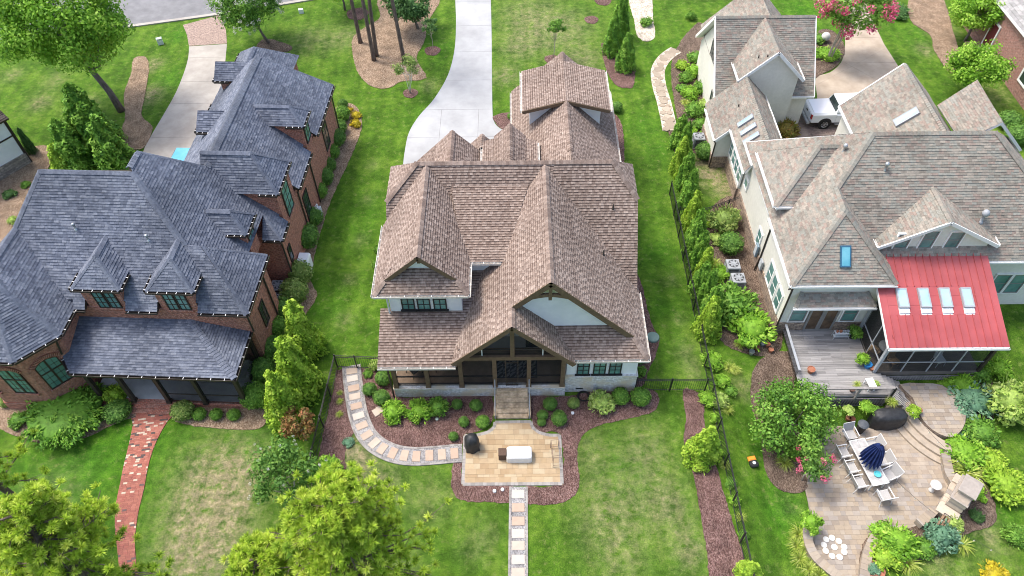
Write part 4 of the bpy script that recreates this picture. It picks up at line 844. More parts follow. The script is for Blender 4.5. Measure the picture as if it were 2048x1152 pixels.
# porch
slab = mat('grey_concrete', ((.40, .41, .41), (.52, .53, .53)), 1.5, rough=.85, big=(.6, .85, 1.08))
mb = MB(); mb.box(-5.8, 2.72, -2.62, .05, 0, .3); K.part('porch_floor', mb, slab)
mb = MB(); mb.box(-5.8, 2.75, -2.86, -2.622, 0, .31); mb.box(2.722, 2.93, -2.62, .05, 0, .31); K.part('brick_edge', mb, rbrick)
mb = MB(); mb.box(-3.5, -1.45, -3.12, -2.862, 0, .2); mb.box(-3.5, -1.45, -3.4, -3.122, 0, .1); K.part('brick_steps', mb, rbrick)
cols = ((2.68, -2.75), (.47, -2.75), (-1.53, -2.75), (-3.46, -2.75), (-5.3, -2.6), (2.7, -.1))
for x, y in cols:
    mb = MB(); mb.box(x-.1, x+.1, y-.1, y+.1, .312, 2.98); mb.box(x-.13, x+.13, y-.13, y+.13, .311, .5); K.part('porch_column', mb, dbrown)
mb = MB(); mb.box(-5.4, 2.8, -2.84, -2.68, 2.82, 3.02); mb.box(2.6, 2.78, -2.66, .04, 2.82, 3.02); K.part('porch_beam', mb, dbrown)
mb = MB(); mb.box(.57, 2.58, -2.76, -2.72, 1.1, 1.16); mb.box(-1.43, .37, -2.76, -2.72, 1.1, 1.16); K.part('screen_rail', mb, dbrown)
for a, b in ((-1.43, .37), (.57, 2.58)): mb = MB(); mb.box(a, b, -2.745, -2.74, .32, 2.82); K.part('screen_panel', mb, screen)
mb = MB(); mb.box(2.69, 2.695, -2.6, -.2, .32, 2.82); K.part('screen_panel', mb, screen)
sofa = mat('grey_fabric', ((.25, .25, .25), (.36, .36, .35)), 8., rough=.95)
s_ = thing('porch_sofa', 'pale grey sofa behind the screens of the brick house porch', 'sofa', K.root.matrix_basis @ Vector((1.5, -1.0, .3)), math.radians(-2.8))
mb = MB(); mb.bbox(-.9, .9, -.4, .4, .12, .42, .04); mb.build('seat', sofa, s_); mb = MB(); mb.bbox(-.9, .9, .4, .6, .12, .85, .05); mb.build('backrest', sofa, s_)
for sx in (-1, 1): mb = MB(); mb.bbox(sx*.98-.09, sx*.98+.09, -.4, .6, .12, .62, .04); mb.build('armrest', sofa, s_)
for sx in (-.8, .8):
    for sy in (-.3, .5): mb = MB(); mb.box(sx-.04, sx+.04, sy-.04, sy+.04, 0, .12); mb.build('leg', dbrown, s_)
# gutters
G_ = [((-5.65, -2.93, 3.04), (2.88, -2.93, 3.04), 1), ((2.88, -2.99, 3.04), (2.88, .05, 3.04), 1), ((-5.75, -.26, 4.94), (-5.12, -.26, 4.94), 1), ((-2.99, -.26, 4.94), (-1.33, -.26, 4.94), 1), ((.77, -.26, 4.94), (3.32, -.26, 4.94), 1),
      ((3.32, -.32, 4.94), (3.32, 3.85, 4.94), 1), ((3.45, 5.7, 4.14), (3.45, 7.2, 4.14), 1), ((3.45, 10.05, 4.14), (3.45, 13.4, 4.14), 1), ((3.45, 15.15, 4.14), (3.45, 20.66, 4.14), 1), ((2.35, 5.7, 4.14), (3.45, 5.7, 4.14), 1),
      ((-5.7, -.27, 4.94), (-5.7, -1.93, 4.94), -1), ((-5.7, -1.93, 4.94), (-7.29, -3.62, 4.94), -1), ((-7.29, -3.62, 4.94), (-10.3, -3.62, 4.94), -1), ((-5.65, -2.93, 3.04), (-6.85, -1.3, 3.5), -1), ((-4.38, 15.2, 4.14), (-4.38, 18.3, 4.14), -1), ((-4.2, 20.4, 4.14), (-4.2, 24.4, 4.14), -1)]
for a, b, sd in G_: K.gutter(a, b, dbrown, side=sd, strap=.75)
for p in (((3.4, 20.5, 4.1), (3.25, 20.35, 3.7), (3.25, 20.35, .1)), ((3.4, 13.3, 4.1), (3.27, 13.2, 3.8), (3.27, 13.2, .1)), ((3.4, 10.1, 4.1), (3.27, 10.15, 3.8), (3.27, 10.15, .1)), ((3.4, 5.8, 4.1), (3.27, 5.94, 3.7), (3.27, 5.94, .1)), ((3.3, 3.0, 4.9), (3.12, 2.9, 4.5), (3.12, 2.9, .1)), ((3.3, -.2, 4.9), (3.1, .02, 4.5), (3.1, .02, 3.2)), ((-5.9, -2.0, 4.9), (-6.05, -2.0, 4.6), (-6.2, -2.1, 3.6))): K.spout(p)
# windows
def pairwin(x, y, z, w, h, ang, rows=3):
    d = math.radians(ang); ux, uy = math.cos(d), math.sin(d)
    for s in (-1, 1): K.window(x+ux*s*(w/4+.02), y+uy*s*(w/4+.02), z, w/2, h, ang, 2, rows, fm=dbrown, sill=None)
    mb = MB(); mb.box(-w/2-.1, w/2+.1, -.08, .06, -.12, -.004); o = mb.build('sill', rbrick, K.root, (x, y, z), d)
pairwin(-3.93, .085, 4.8, 1.16, 1.3, 0); pairwin(-.28, .085, 4.8, 1.16, 1.3, 0)
def archwin(x, y, z, w, h, rise, ang):
    d = math.radians(ang); nx = 4; fr = MB(); o = None
    zt = lambda u: h+rise*(1-(2*u/w)**2)
    N = 10
    for i in range(N):
        a, b = -w/2+w*i/N, -w/2+w*(i+1)/N; fr.hexa(((a, -.03, zt(a)-.07), (b, -.03, zt(b)-.07), (b, .06, zt(b)-.07), (a, .06, zt(a)-.07), (a, -.03, zt(a)), (b, -.03, zt(b)), (b, .06, zt(b)), (a, .06, zt(a))))
    fr.box(-w/2, -w/2+.06, -.05, .06, 0, zt(-w/2)); fr.box(w/2-.06, w/2, -.05, .06, 0, zt(w/2)); fr.box(-w/2, w/2, -.051, .06, 0, .07); fr.box(-.05, .05, -.05, .06, .07, zt(0)-.03); fr.box(-w/2, w/2, -.052, .06, h*.66-.04, h*.66+.04)
    rows = [0.07, h*.22, h*.44, h*.66, h*.84]
    for k in rows[1:]: fr.box(-w/2, w/2, -.03, .05, k-.012, k+.012)
    for u in (-w/4, w/4): fr.box(u-.012, u+.012, -.029, .05, .05, zt(u)-.03)
    o = fr.build('arched_window', dbrown, K.root, (x, y, z), d)
    for i in range(nx):
        a, b = -w/2+w*i/nx+.01, -w/2+w*(i+1)/nx-.01
        for j in range(len(rows)):
            z0 = rows[j]+.012; z1a, z1b = (rows[j+1]-.012,)*2 if j < len(rows)-1 else (zt(a)-.05, zt(b)-.05)
            MB().hexa(((a, -.02, z0), (b, -.02, z0), (b, .0, z0), (a, .0, z0), (a, -.02, z1a), (b, -.02, z1b), (b, .0, z1b), (a, .0, z1a))).build('pane', glass, o)
    mb = MB(); n = 18
    for i in range(n):
        u = -w/2-.06+(w+.12)*(i+.5)/n; zz = h+rise*(1-(2*u/w)**2)+.02; sl = -8*rise*u/w/w
        tx = -sl/math.hypot(1, sl); tz = 1/math.hypot(1, sl)
        mb.beam((u, -.045, zz), (u+tx*.26, -.045, zz+tz*.26), .055, .05, random.random(), up=(0, 1, 0))
    mb.build('brick_arch', rbrick, o); mb = MB(); mb.box(-w/2-.08, w/2+.08, -.1, .05, -.14, -.004); mb.build('sill', rbrick, o)
archwin(-6.8, -2.66, 1.72, 1.15, 1.9, .25, 46.6); archwin(-8.43, -3.32, 1.72, 1.15, 1.9, .25, 0); archwin(-10.0, -3.32, 1.72, .3, 1.7, .1, 0)
K.window(3.22, 8.62, 3.75, 1.15, 2.2, 90, 2, 4, fm=dbrown, sill=rbrick); K.window(3.22, 14.3, 4.55, .9, 1.35, 90, 2, 3, fm=dbrown, sill=rbrick); K.window(2.22, 4.98, 5.0, .9, 1.05, 90, 2, 2, fm=dbrown)
K.window(3.07, 1.66, 1.8, .7, 1.7, 90, 2, 3, fm=dbrown, gm=dglass, sill=rbrick); K.window(3.22, 17.4, 1.4, 1.1, 1.9, 90, 2, 3, fm=dbrown, gm=dglass, sill=rbrick); K.window(3.22, 11.1, .2, .95, 2.7, 90, 1, 3, fm=dbrown, gm=dglass, name='side_door')
K.window(3.22, 6.7, 1.5, .5, 1.2, 90, 1, 2, fm=dbrown, gm=dglass)
for x, y, z in ((-5.62, 2.81, 7.72), (-1.83, 2.46, 7.4)):
    mb = MB(); mb.lathe(((.16, -.12), (.08, .06), (.055, .08), (.055, .34), (.09, .35), (.09, .42), (.03, .45)), x, y, 10); mb.v = [(a, b, c+z) for a, b, c in mb.v]; K.part('roof_vent', mb, metal, True)
# ------------------------------------------------------------------ right house: cream stucco, weathered shingles, red metal porch roof
D = House('cream_stucco_house', 'cream stucco house with weathered tan shingles and red metal porch roof', (20, 30, 0), 0, tanshingle, 31, dark=0.)
D.off = Vector((-20, -30, 0))
def Wz(x): return 4.6+.97*(x-14.62)
def Nz(y): return 9.25-.9*(32.3-y)
D.plane([(14.62, 25.5, 4.6), (17.41, 28.4, 7.306), (17.45, 30.12, 7.345), (19.4, 32.3, 9.237), (14.62, 37.3, 4.6)])
D.plane([(14.62, 25.5, 4.6), (20.2, 25.5, 4.6), (17.41, 28.4, 7.306)]); D.plane([(20.2, 25.5, 4.6), (20.2, 29.2, 4.6), (17.45, 30.2, 7.306), (17.41, 28.4, 7.306)])
D.plane([(19.4, 32.3, 9.25), (26.0, 32.3, 9.25), (31.2, 27.12, Nz(27.12)), (18.3, 27.12, Nz(27.12)), (17.45, 30.15, Nz(30.15))])
D.plane([(26, 32.3, 9.25), (31.2, 37.4, 4.6), (31.2, 27.12, Nz(27.12))]); D.plane([(19.4, 32.3, 9.25), (14.62, 37.4, 4.6), (31.2, 37.4, 4.6), (26, 32.3, 9.25)])
D.plane([(14.65, 30.47, 5.6), (14.65, 35.15, 5.6), (17.0, 32.8, 8.0)]); D.plane([(14.65, 30.47, 5.6), (17.0, 32.8, 8.0), (18.4, 32.8, 8.0), (16.3, 30.47, 5.6)]); D.plane([(14.65, 35.15, 5.6), (16.3, 35.15, 5.6), (18.4, 32.8, 8.0), (17.0, 32.8, 8.0)])
D.plane([(22.64, 27.45, 7.27), (22.64, 30.4, 7.27), (19.55, 29.2, 5.42), (19.55, 27.45, 5.42)]); D.plane([(22.64, 27.45, 7.27), (25.9, 27.45, 5.5), (25.9, 29.2, 5.5), (22.64, 30.4, 7.27)])
# sunroom link, garage, rear wings
D.plane([(15.95, 36.6, 4.95), (15.95, 42.9, 4.95), (14.45, 40.27, 3.5), (14.45, 35.7, 3.5)]); D.plane([(15.95, 40.27, 4.95), (15.95, 44.0, 4.95), (13.55, 44.0, 2.63), (13.55, 40.05, 2.63), (14.45, 40.05, 3.5)])
D.plane([(15.95, 36.6, 4.95), (17.55, 36.6, 3.35), (17.55, 44.0, 3.35), (15.95, 44.0, 4.95)])
D.plane([(14.25, 48.3, 6.85), (21.25, 48.3, 6.85), (21.25, 44.35, 2.95), (14.25, 43.6, 2.2), (14.25, 44.35, 2.95)][:3]+[(14.25, 44.35, 2.95)]); D.plane([(14.25, 48.3, 6.85), (13.0, 49.2, 5.6), (13.0, 52.3, 2.95), (21.25, 52.3, 2.95), (21.25, 48.3, 6.85)][0:1]+[(14.25, 52.3, 2.95), (21.25, 52.3, 2.95), (21.25, 48.3, 6.85)])
D.plane([(17.7, 43.9, 6.8), (17.7, 48.2, 6.8), (15.5, 46.2, 4.65), (15.5, 43.9, 4.65)]); D.plane([(17.7, 43.9, 6.8), (19.9, 43.9, 4.65), (19.9, 46.2, 4.65), (17.7, 48.2, 6.8)])
D.plane([(18.1, 48.3, 6.8), (18.1, 53.0, 6.8), (14.6, 53.0, 3.4), (14.6, 48.9, 3.4)]); D.plane([(18.1, 48.3, 6.8), (20.6, 48.9, 4.2), (20.6, 53.0, 4.2), (18.1, 53.0, 6.8)])
D.plane([(24.76, 33.5, 7.66), (24.76, 41.15, 7.66), (21.6, 41.0, 4.6), (21.6, 36.9, 4.6)]); D.plane([(24.76, 33.5, 7.66), (27.0, 33.5, 5.5), (27.0, 41.15, 5.5), (24.76, 41.15, 7.66)])
D.plane([(26.4, 38.6, 6.3), (26.5, 35.0, 6.3), (28.4, 35.2, 7.6), (28.6, 39.3, 7.6)]); D.plane([(28.4, 35.2, 7.6), (30.6, 35.2, 5.5), (30.6, 39.3, 5.5), (28.6, 39.3, 7.6)])
D.plane([(15.0, 25.06, 3.25), (19.45, 25.06, 3.25), (19.0, 25.72, 3.72), (15.5, 25.72, 3.72)], th=.08)
for a, b, k in (((19.4, 32.3, 9.25), (26, 32.3, 9.25), {}), ((19.4, 32.3, 9.25), (17.45, 30.12, 7.33), dict(drop=.07)), ((17.45, 30.12, 7.33), (17.41, 28.4, 7.31), {}), ((17.41, 28.4, 7.31), (14.62, 25.5, 4.6), dict(drop=.07)), ((17.41, 28.4, 7.31), (20.2, 25.5, 4.6), dict(drop=.07)),
                ((26, 32.3, 9.25), (31.2, 27.12, 4.6), dict(drop=.07)), ((17.0, 32.8, 8.0), (14.65, 30.47, 5.6), dict(drop=.07)), ((17.0, 32.8, 8.0), (18.3, 32.8, 8.0), {}), ((22.64, 30.2, 7.27), (22.64, 27.45, 7.27), dict(drop=.06)), ((14.25, 48.3, 6.85), (21.25, 48.3, 6.85), {}),
                ((17.7, 48, 6.8), (17.7, 43.9, 6.8), {}), ((15.95, 36.8, 4.95), (15.95, 43.9, 4.95), {}), ((24.76, 34, 7.66), (24.76, 41.1, 7.66), {}), ((15.1, 25.06, 3.26), (15.5, 25.72, 3.72), dict(drop=.02, w=.12)), ((19.4, 25.06, 3.26), (19.0, 25.72, 3.72), dict(drop=.02, w=.12))):
    D.cap(a, b, **k)
D.finish()
mb = MB(); mb.box(14.95, 19.9, 25.8, 30.6, 1.0, 4.5); mb.box(14.951, 18, 30.6, 37.0, 1.0, 4.5); mb.box(19.9, 30.9, 27.75, 37, 0, 4.45); D.part('wall', mb, stucco)
mb = MB(); mb.box(14.952, 17.5, 30.78, 34.85, 4.5, 5.52); D.part('dormer_wall', mb, stucco)
mb = MB(); wall_poly(mb, 'y', 27.72, [(19.9, 4.3), (25.55, 4.3), (25.55, 5.45), (22.64, 7.1), (19.9, 5.5)]); D.part('gable_wall', mb, stucco)
mb = MB(); mb.box(14.9, 19.9, 25.74, 30.6, 0, .995); mb.box(14.88, 18, 30.6, 37, 0, .997); D.part('stone_base', mb, stoneb)
mb = MB(); mb.box(14.8, 17.2, 37, 43.9, .95, 3.25); wall_poly(mb, 'y', 40.3, [(13.75, .95), (14.8, .95), (14.8, 3.45), (13.75, 2.5)], 3.5); D.part('wall', mb, stucco)
mb = MB(); mb.box(14.74, 17.2, 37, 43.9, 0, .948); mb.box(13.7, 14.8, 40.24, 43.9, 0, .946); D.part('stone_base', mb, stoneb)
mb = MB(); mb.box(14.6, 21.0, 44.8, 51.9, 0, 2.9); mb.box(15.75, 19.65, 44.2, 46.5, 0, 4.6); wall_poly(mb, 'y', 44.2, [(15.75, 4.6), (19.65, 4.6), (19.65, 4.7), (17.7, 6.65), (15.75, 4.7)], .2); wall_poly(mb, 'x', 14.6, [(44.8, 2.9), (51.8, 2.9), (48.3, 6.65)], .2); D.part('wall', mb, stucco); mb = MB(); mb.box(21.9, 26.9, 37, 40.8, 0, 4.5); D.part('wall', mb, stucco)
# trim
for a, b in (((22.64, 27.42, 7.27), (19.5, 27.42, 5.4)), ((22.64, 27.42, 7.27), (25.95, 27.42, 5.47)), ((17.7, 43.87, 6.8), (15.45, 43.87, 4.6)), ((17.7, 43.87, 6.8), (19.95, 43.87, 4.6)), ((14.22, 48.3, 6.85), (14.22, 52.3, 2.95)), ((14.22, 48.3, 6.85), (14.22, 44.35, 2.95)), ((21.27, 48.3, 6.85), (21.27, 44.35, 2.95)), ((21.58, 41.0, 4.6), (24.76, 41.18, 7.66)), ((13.6, 40.03, 2.6), (14.45, 40.03, 3.45))): D.board(a, b, .07, .2, trimw, dz=-.08)
for a, b, sd in (((14.62, 25.5, 4.54), (20.2, 25.5, 4.54), 1), ((14.62, 25.44, 4.54), (14.62, 30.6, 4.54), -1), ((14.62, 35.2, 4.54), (14.62, 37.3, 4.54), -1), ((14.65, 30.47, 5.54), (14.65, 35.15, 5.54), -1), ((14.65, 30.47, 5.54), (16.0, 30.47, 5.54), 1), ((25.6, 27.12, 4.52), (31.2, 27.12, 4.52), 1),
                 ((14.45, 35.7, 3.44), (14.45, 40.05, 3.44), -1), ((13.55, 40.05, 2.57), (13.55, 43.5, 2.57), -1), ((17.55, 38, 3.3), (17.55, 43.9, 3.3), 1), ((19.3, 44.35, 2.9), (21.25, 44.35, 2.9), 1), ((15.5, 43.9, 4.6), (15.5, 46, 4.6), -1), ((19.9, 43.9, 4.6), (19.9, 46, 4.6), 1), ((19.55, 27.45, 5.37), (19.55, 28.6, 5.37), -1), ((25.9, 27.45, 5.45), (25.9, 28.6, 5.45), 1), ((15.0, 25.06, 3.2), (19.45, 25.06, 3.2), 1), ((21.6, 37.2, 4.54), (21.6, 41, 4.54), -1)):
    D.gutter(a, b, trimw, sd, strap=9)
for p in (((14.5, 25.4, 4.4), (14.88, 25.72, 4.1), (14.88, 25.72, .95), (14.8, 25.7, .1)), ((14.55, 30.5, 4.4), (14.9, 30.6, 4.2), (14.9, 30.6, 1.2), (14.8, 30.6, .1)), ((13.5, 40.1, 2.5), (13.7, 40.2, 2.2), (13.65, 40.2, .1))): D.spout(p, dbrown)
greyf = mat('taupe_frame', ((.19, .185, .175), (.25, .245, .23)), 5., rough=.5)
for x, y, z, w_, h_, a_ in ((20.83, 27.70, 5.08, .72, 1.05, 0), (22.16, 27.70, 5.08, .72, 1.3, 0), (23.55, 27.70, 5.08, .72, 1.2, 0), (27.75, 27.73, 1.15, .85, 1.6, 0), (28.75, 27.73, 1.15, .85, 1.6, 0), (15.85, 25.78, 1.15, .85, 1.35, 0), (18.72, 25.78, 1.15, .8, 1.35, 0)): D.window(x, y, z, w_, h_, a_, 1, 2, fm=greyf, casing=trimw, cw=.07)
for y in (28.72, 27.77, 26.8): D.window(14.93, y, 1.1, .78, 1.5, -90, 1, 2, fm=trimw, casing=trimw, cw=.06)
for y in (33.52, 32.68, 31.84): D.window(14.93, y, 4.0, .7, .95, -90, 1, 2, fm=trimw, casing=trimw, cw=.06)
D.window(14.93, 31.7, 1.15, .72, 1.2, -90, 1, 2, fm=trimw, casing=trimw, cw=.06); D.window(14.93, 36.05, 1.95, .65, .65, -90, 1, 1, fm=trimw, casing=trimw, cw=.05)
for y in (39.75, 38.9, 38.05, 37.2): D.window(14.78, y, 1.4, .72, 1.3, -90, 1, 2, fm=trimw, casing=trimw, cw=.05)
D.window(14.58, 47.6, 3.6, .35, 1.3, -90, 1, 1, fm=greyf, gm=dglass); D.window(14.58, 48.1, 3.6, .35, 1.5, -90, 1, 1, fm=greyf, gm=dglass); D.window(14.58, 48.6, 3.6, .35, 1.3, -90, 1, 1, fm=greyf, gm=dglass); D.window(14.58, 46.2, 1.3, .4, .9, -90, 1, 1, fm=greyf, gm=dglass)
wg = mat('door_glass', ((.05, .032, .02), (.17, .11, .065)), 1.6, rough=.1, spec=.5)
for x in (16.83, 17.66): D.window(x, 25.73, .36, .82, 2.0, 0, 1, 1, fm=greyf, gm=wg, frame=.12, name='french_door')
# skylights: curb + glass, laid on the slopes
def skylight(c, nrm, w, l, gm=skyglass, fm=greyp, flash=False):
    n = Vector(nrm).normalized(); v = Vector((0, 0, 1)); v = (v-n*v.dot(n)).normalized(); u = v.cross(n); c = Vector(c)
    q = lambda a, b, d: c+u*a+v*b+n*d
    mb = MB()
    for a0, a1, b0, b1 in ((-w/2, -w/2+.06, -l/2, l/2), (w/2-.06, w/2, -l/2, l/2), (-w/2+.06, w/2-.06, -l/2, -l/2+.08), (-w/2+.06, w/2-.06, l/2-.08, l/2)):
        mb.hexa((q(a0, b0, 0), q(a1, b0, 0), q(a1, b1, 0), q(a0, b1, 0), q(a0, b0, .14), q(a1, b0, .14), q(a1, b1, .14), q(a0, b1, .14)))
    o = D.part('skylight', mb, fm); a, b = w/2-.05, l/2-.07
    mb = MB(); mb.hexa((q(-a, -b, .08), q(a, -b, .08), q(a, b, .08), q(-a, b, .08), q(-a, -b, .125), q(a, -b, .125), q(a, b, .125), q(-a, b, .125))); mb.build('pane', gm, o)
    if flash: mb = MB(); mb.hexa([q(x, y, d) for d in (.02, .03) for x, y in ((-w/2, -l/2-.28), (w/2, -l/2-.28), (w/2, -l/2-.01), (-w/2, -l/2-.01))]); mb.build('flashing', trimw, o)
SHN = (0, -.36, 1)
for x in (20.52, 21.68, 22.8, 23.94): skylight((x, 25.05, 3.05+.36*2.55+.01), SHN, .56, 1.1, flash=True)
for y in (39.85, 38.95, 38.05): skylight((15.23, y, 4.27), (-.97, 0, 1), .40, 1.15)
skylight((23.76, 36.88, 6.72), (-.97, 0, 1), .62, 1.45); skylight((17.4, 26.6, 5.64), (0, -.935, 1), .55, 1.15, mat('blue_skylight', ((.06, .28, .38), (.16, .42, .5)), 1., rough=.06, spec=.6), mat('blue_trim', ((.02, .09, .16), (.05, .14, .22)), 4., rough=.4))
# red standing-seam roof, one panel at a time
redm = mat('red_metal', ((.325, .066, .068), (.385, .090, .090)), .6, rough=.38, spec=.5, big=(.5, .86, 1.12))
x0, x1, y0, y1 = 19.35, 25.62, 22.5, 27.74; npan = 16; pw = (x1-x0)/npan
mb = MB(); mb.plate([(x0+.02, y0+.02, 3.02), (x1-.02, y0+.02, 3.02), (x1-.02, y1, 3.02+.36*(y1-y0)), (19.92, y1, 3.02+.36*(y1-y0)), (19.92, 25.62, 3.02+.36*(25.62-y0)), (x0+.02, 25.62, 3.02+.36*(25.62-y0))], .1); sh = D.part('porch_roof', mb, trimw)
def redpanel(w_, ya, yb, seam=True):
    za, zb = 3.05+.36*(ya-y0), 3.05+.36*(yb-y0); mb = MB(); mb.hexa(((0, ya, za-.02), (w_, ya, za-.02), (w_, yb, zb-.02), (0, yb, zb-.02), (0, ya, za), (w_, ya, za), (w_, yb, zb), (0, yb, zb)))
    if seam: mb.hexa(((-.022, ya, za), (.022, ya, za), (.022, yb, zb), (-.022, yb, zb), (-.016, ya, za+.065), (.016, ya, za+.065), (.016, yb, zb+.065), (-.016, yb, zb+.065)))
    return mb.mesh('roof_panel', redm)
full = redpanel(pw-.003, y0, y1); short = redpanel(pw-.003, y0, 25.62); bot = redpanel(pw-.003, y0, 24.18); top = redpanel(pw-.003, 25.68, y1)
for i in range(npan):
    x = x0+pw*i
    if x+pw < 19.95: ob('roof_panel', short, sh, (x, 0, 0))
    elif 20.1 < x+pw and x < 24.3: ob('roof_panel', bot, sh, (x, 0, 0)); ob('roof_panel', top, sh, (x, 0, 0))
    else: ob('roof_panel', full, sh, (x, 0, 0))
for a, b in ((19.746, 20.24), (20.8, 21.4), (21.96, 22.52), (23.08, 23.66), (24.22, 24.44)):
    for k in range(3): ob('roof_panel', redpanel(b-a, 24.185+.5*k, 24.18+.5*k+.496, False), sh, (a, 0, 0))
for xx in (20.52, 21.68, 22.8, 23.94): ob('roof_panel', redpanel(.56, 25.6, 25.677, False), sh, (xx-.28, 0, 0))
D.gutter((x0, y0, 2.98), (x1, y0, 2.98), trimw, 1, strap=9)
mb = MB(); mb.beam((x0-.02, y0, 3.0), (x0-.02, 25.62, 3.0+.36*3.12), .05, .16); D.part('rake_board', mb, trimw)
# screened porch under it
deckm = mat('weathered_deck', ((.20, .185, .175), (.42, .40, .385)), 2., rough=.9, stretch=(.35, 6, 1), bump=.3, big=(.8, .8, 1.15))
mb = MB(); mb.box(19.6, 25.4, 22.78, 27.7, .1, .34); D.part('porch_floor', mb, mat('dark_boards', ((.10, .088, .078), (.17, .15, .13)), 3., stretch=(.5, 6, 1), rough=.8))
posts = ((19.65, 22.84), (25.35, 22.84), (19.65, 25.6)); mids = (21.1, 22.5, 23.9)
for x, y in posts: mb = MB(); mb.box(x-.08, x+.08, y-.08, y+.08, .34, 3.0); D.part('porch_post', mb, greyp if x < 20 else dbrown)
for x in mids: mb = MB(); mb.box(x-.03, x+.03, 22.81, 22.87, .34, 2.95); D.part('screen_bar', mb, greyp)
mb = MB(); mb.box(19.7, 25.3, 22.82, 22.86, 1.2, 1.26); D.part('screen_bar', mb, greyp)
for a, b in zip((19.73,)+mids, mids+(25.27,)): mb = MB(); mb.box(a+.03, b-.03, 22.845, 22.85, .35, 2.95); D.part('screen_panel', mb, screen)
mb = MB(); mb.box(19.645, 19.65, 22.95, 25.5, .35, 3.3); D.part('screen_panel', mb, screen)
mb = MB(); mb.box(19.62, 19.68, 22.92, 25.52, 1.2, 1.26); mb.box(19.62, 19.68, 24.1, 24.16, .35, 3.4); D.part('screen_bar', mb, greyp)
for x, y, z in ((20.01, 30.81, 7.9), (25.24, 28.73, 6.0), (18.17, 32.25, 8.0)):
    mb = MB(); r_ = 1.5 if x > 25 else 1; mb.lathe(((.14*r_, -.15), (.07*r_, .05), (.055*r_, .08), (.055*r_, .3*r_), (.11*r_, .32*r_), (.13*r_, .42*r_), (.09*r_, .52*r_), (.02, .55*r_)), x, y, 12); mb.v = [(a, b, c_+z) for a, b, c_ in mb.v]; D.part('roof_vent', mb, greyp if x > 25 else metal, True)
for x, y, z in ((16.7, 44.7, 5.85), (17.1, 44.2, 6.2), (15.1, 41.6, 4.15)): mb = MB(); mb.tube(((x, y, z-.1), (x, y, z+.2)), .04, 8); D.part('vent_pipe', mb, dbrown)
# ------------------------------------------------------------------ deck, its stairs, lattice and rails
T = thing('wooden_deck', 'weathered grey wooden deck with lattice skirt and railing behind cream house', 'deck', (17.6, 23.5, 0))
o_ = (-17.6, -23.5, 0); R_ = random.Random(5)
nb = 29; bw = (25.72-21.4)/nb
bmesh_ = [MB().bbox(0, L_, 0, bw-.006, .31, .35, .005).mesh('board', deckm) for L_ in (1.3, 1.9, 2.4, 3.0)]
dm2 = [mat('deck_board_%s' % n_, ((a*.9, a*.87, a*.85), (b, b*.97, b*.94)), 2., rough=.9, stretch=(.35, 6, 1), bump=.3) for n_, a, b in (('pale', .25, .36), ('mid', .21, .32), ('dark', .17, .28))]
for i in range(nb):
    y = 21.4+bw*i; x = 15.35; xe = 19.55 if y > 22.7 else 20.0
    cuts = [x]+sorted(R_.sample([16.4, 17.0, 17.6, 18.2, 18.8], 2))+[xe]
    for a, b in zip(cuts[:-1], cuts[1:]): MB().bbox(a+.002, b-.002, y, y+bw-.006, .31, .35, .005).build('board', R_.choice(dm2), T, o_)
mb = MB(); mb.box(15.35, 20.0, 21.36, 21.395, .1, .31); mb.build('fascia', deckm, T, o_)
for x in (15.6, 17.2, 18.6, 19.9): mb = MB(); mb.box(x-.06, x+.06, 21.4, 21.52, -.75, .3); mb.build('post', deckm, T, o_)
lat = mat('lattice_wood', ((.19, .18, .17), (.30, .285, .27)), 4., rough=.9)
def lattice(xa, xb, y, z0, z1, name='lattice'):
    mb = MB(); mb.box(xa, xb, y, y+.03, z0, z0+.07); mb.box(xa, xb, y, y+.03, z1-.07, z1); k = xa
    while k < xb: mb.box(k, k+.04, y+.004, y+.026, z0+.07, z1-.07); k += .15
    k = z0+.13
    while k < z1-.07: mb.box(xa, xb, y-.012, y+.003, k, k+.035); k += .12
    mb.build(name, lat, T, o_)
    mb = MB(); mb.box(xa+.02, xb-.02, y+.05, y+.055, z0, z1); mb.build('dark_backing', black, T, o_)  # plain black sheet behind the slats, makes the lattice gaps read dark
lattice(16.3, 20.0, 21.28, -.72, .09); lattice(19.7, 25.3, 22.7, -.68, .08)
mb = MB(); mb.box(16.2, 20.1, 21.2, 21.34, 1.15, 1.2); r = mb.build('top_rail', lat, T, o_)
for k in range(6): mb = MB(); mb.tube(((16.2, 21.27, .45+.11*k), (20.0, 21.27, .45+.11*k)), .008, 4); mb.build('cable', black, r)
for x in (16.3, 18.2, 20.0): mb = MB(); mb.box(x-.05, x+.05, 21.22, 21.32, .1, 1.149); mb.build('rail_post', lat, T, o_)
mb = MB(); mb.box(15.3, 15.34, 22.6, 25.6, .2, .95); mb.build('side_panel', screen, T, o_); mb = MB(); mb.box(15.27, 15.40, 22.55, 25.65, .951, 1.0); mb.build('panel_rail', greyp, T, o_)
for i in range(6):
    mb = MB(); xs = 20.03+i*.24; mb.bbox(xs, xs+.26, 21.2-.13*i, 22.66, .2-.15*i, .25-.15*i, .01); mb.box(xs+.22, xs+.24, 21.22-.13*i, 22.64, .05-.15*i, .2-.15*i); mb.build('stair_tread', R_.choice(dm2), T, o_)
for k in range(5): mb = MB(); mb.tube(((20.0, 21.2, .5+.13*k), (21.3, 20.5, -.35+.13*k)), .012, 4); mb.build('stair_cable', black, T, o_)
for p in ((20.02, 21.2), (21.3, 20.5)): mb = MB(); mb.box(p[0]-.04, p[0]+.04, p[1]-.04, p[1]+.04, -.72 if p[0] > 21 else .0, .35 if p[0] > 21 else 1.2); mb.build('rail_post', black, T, o_)
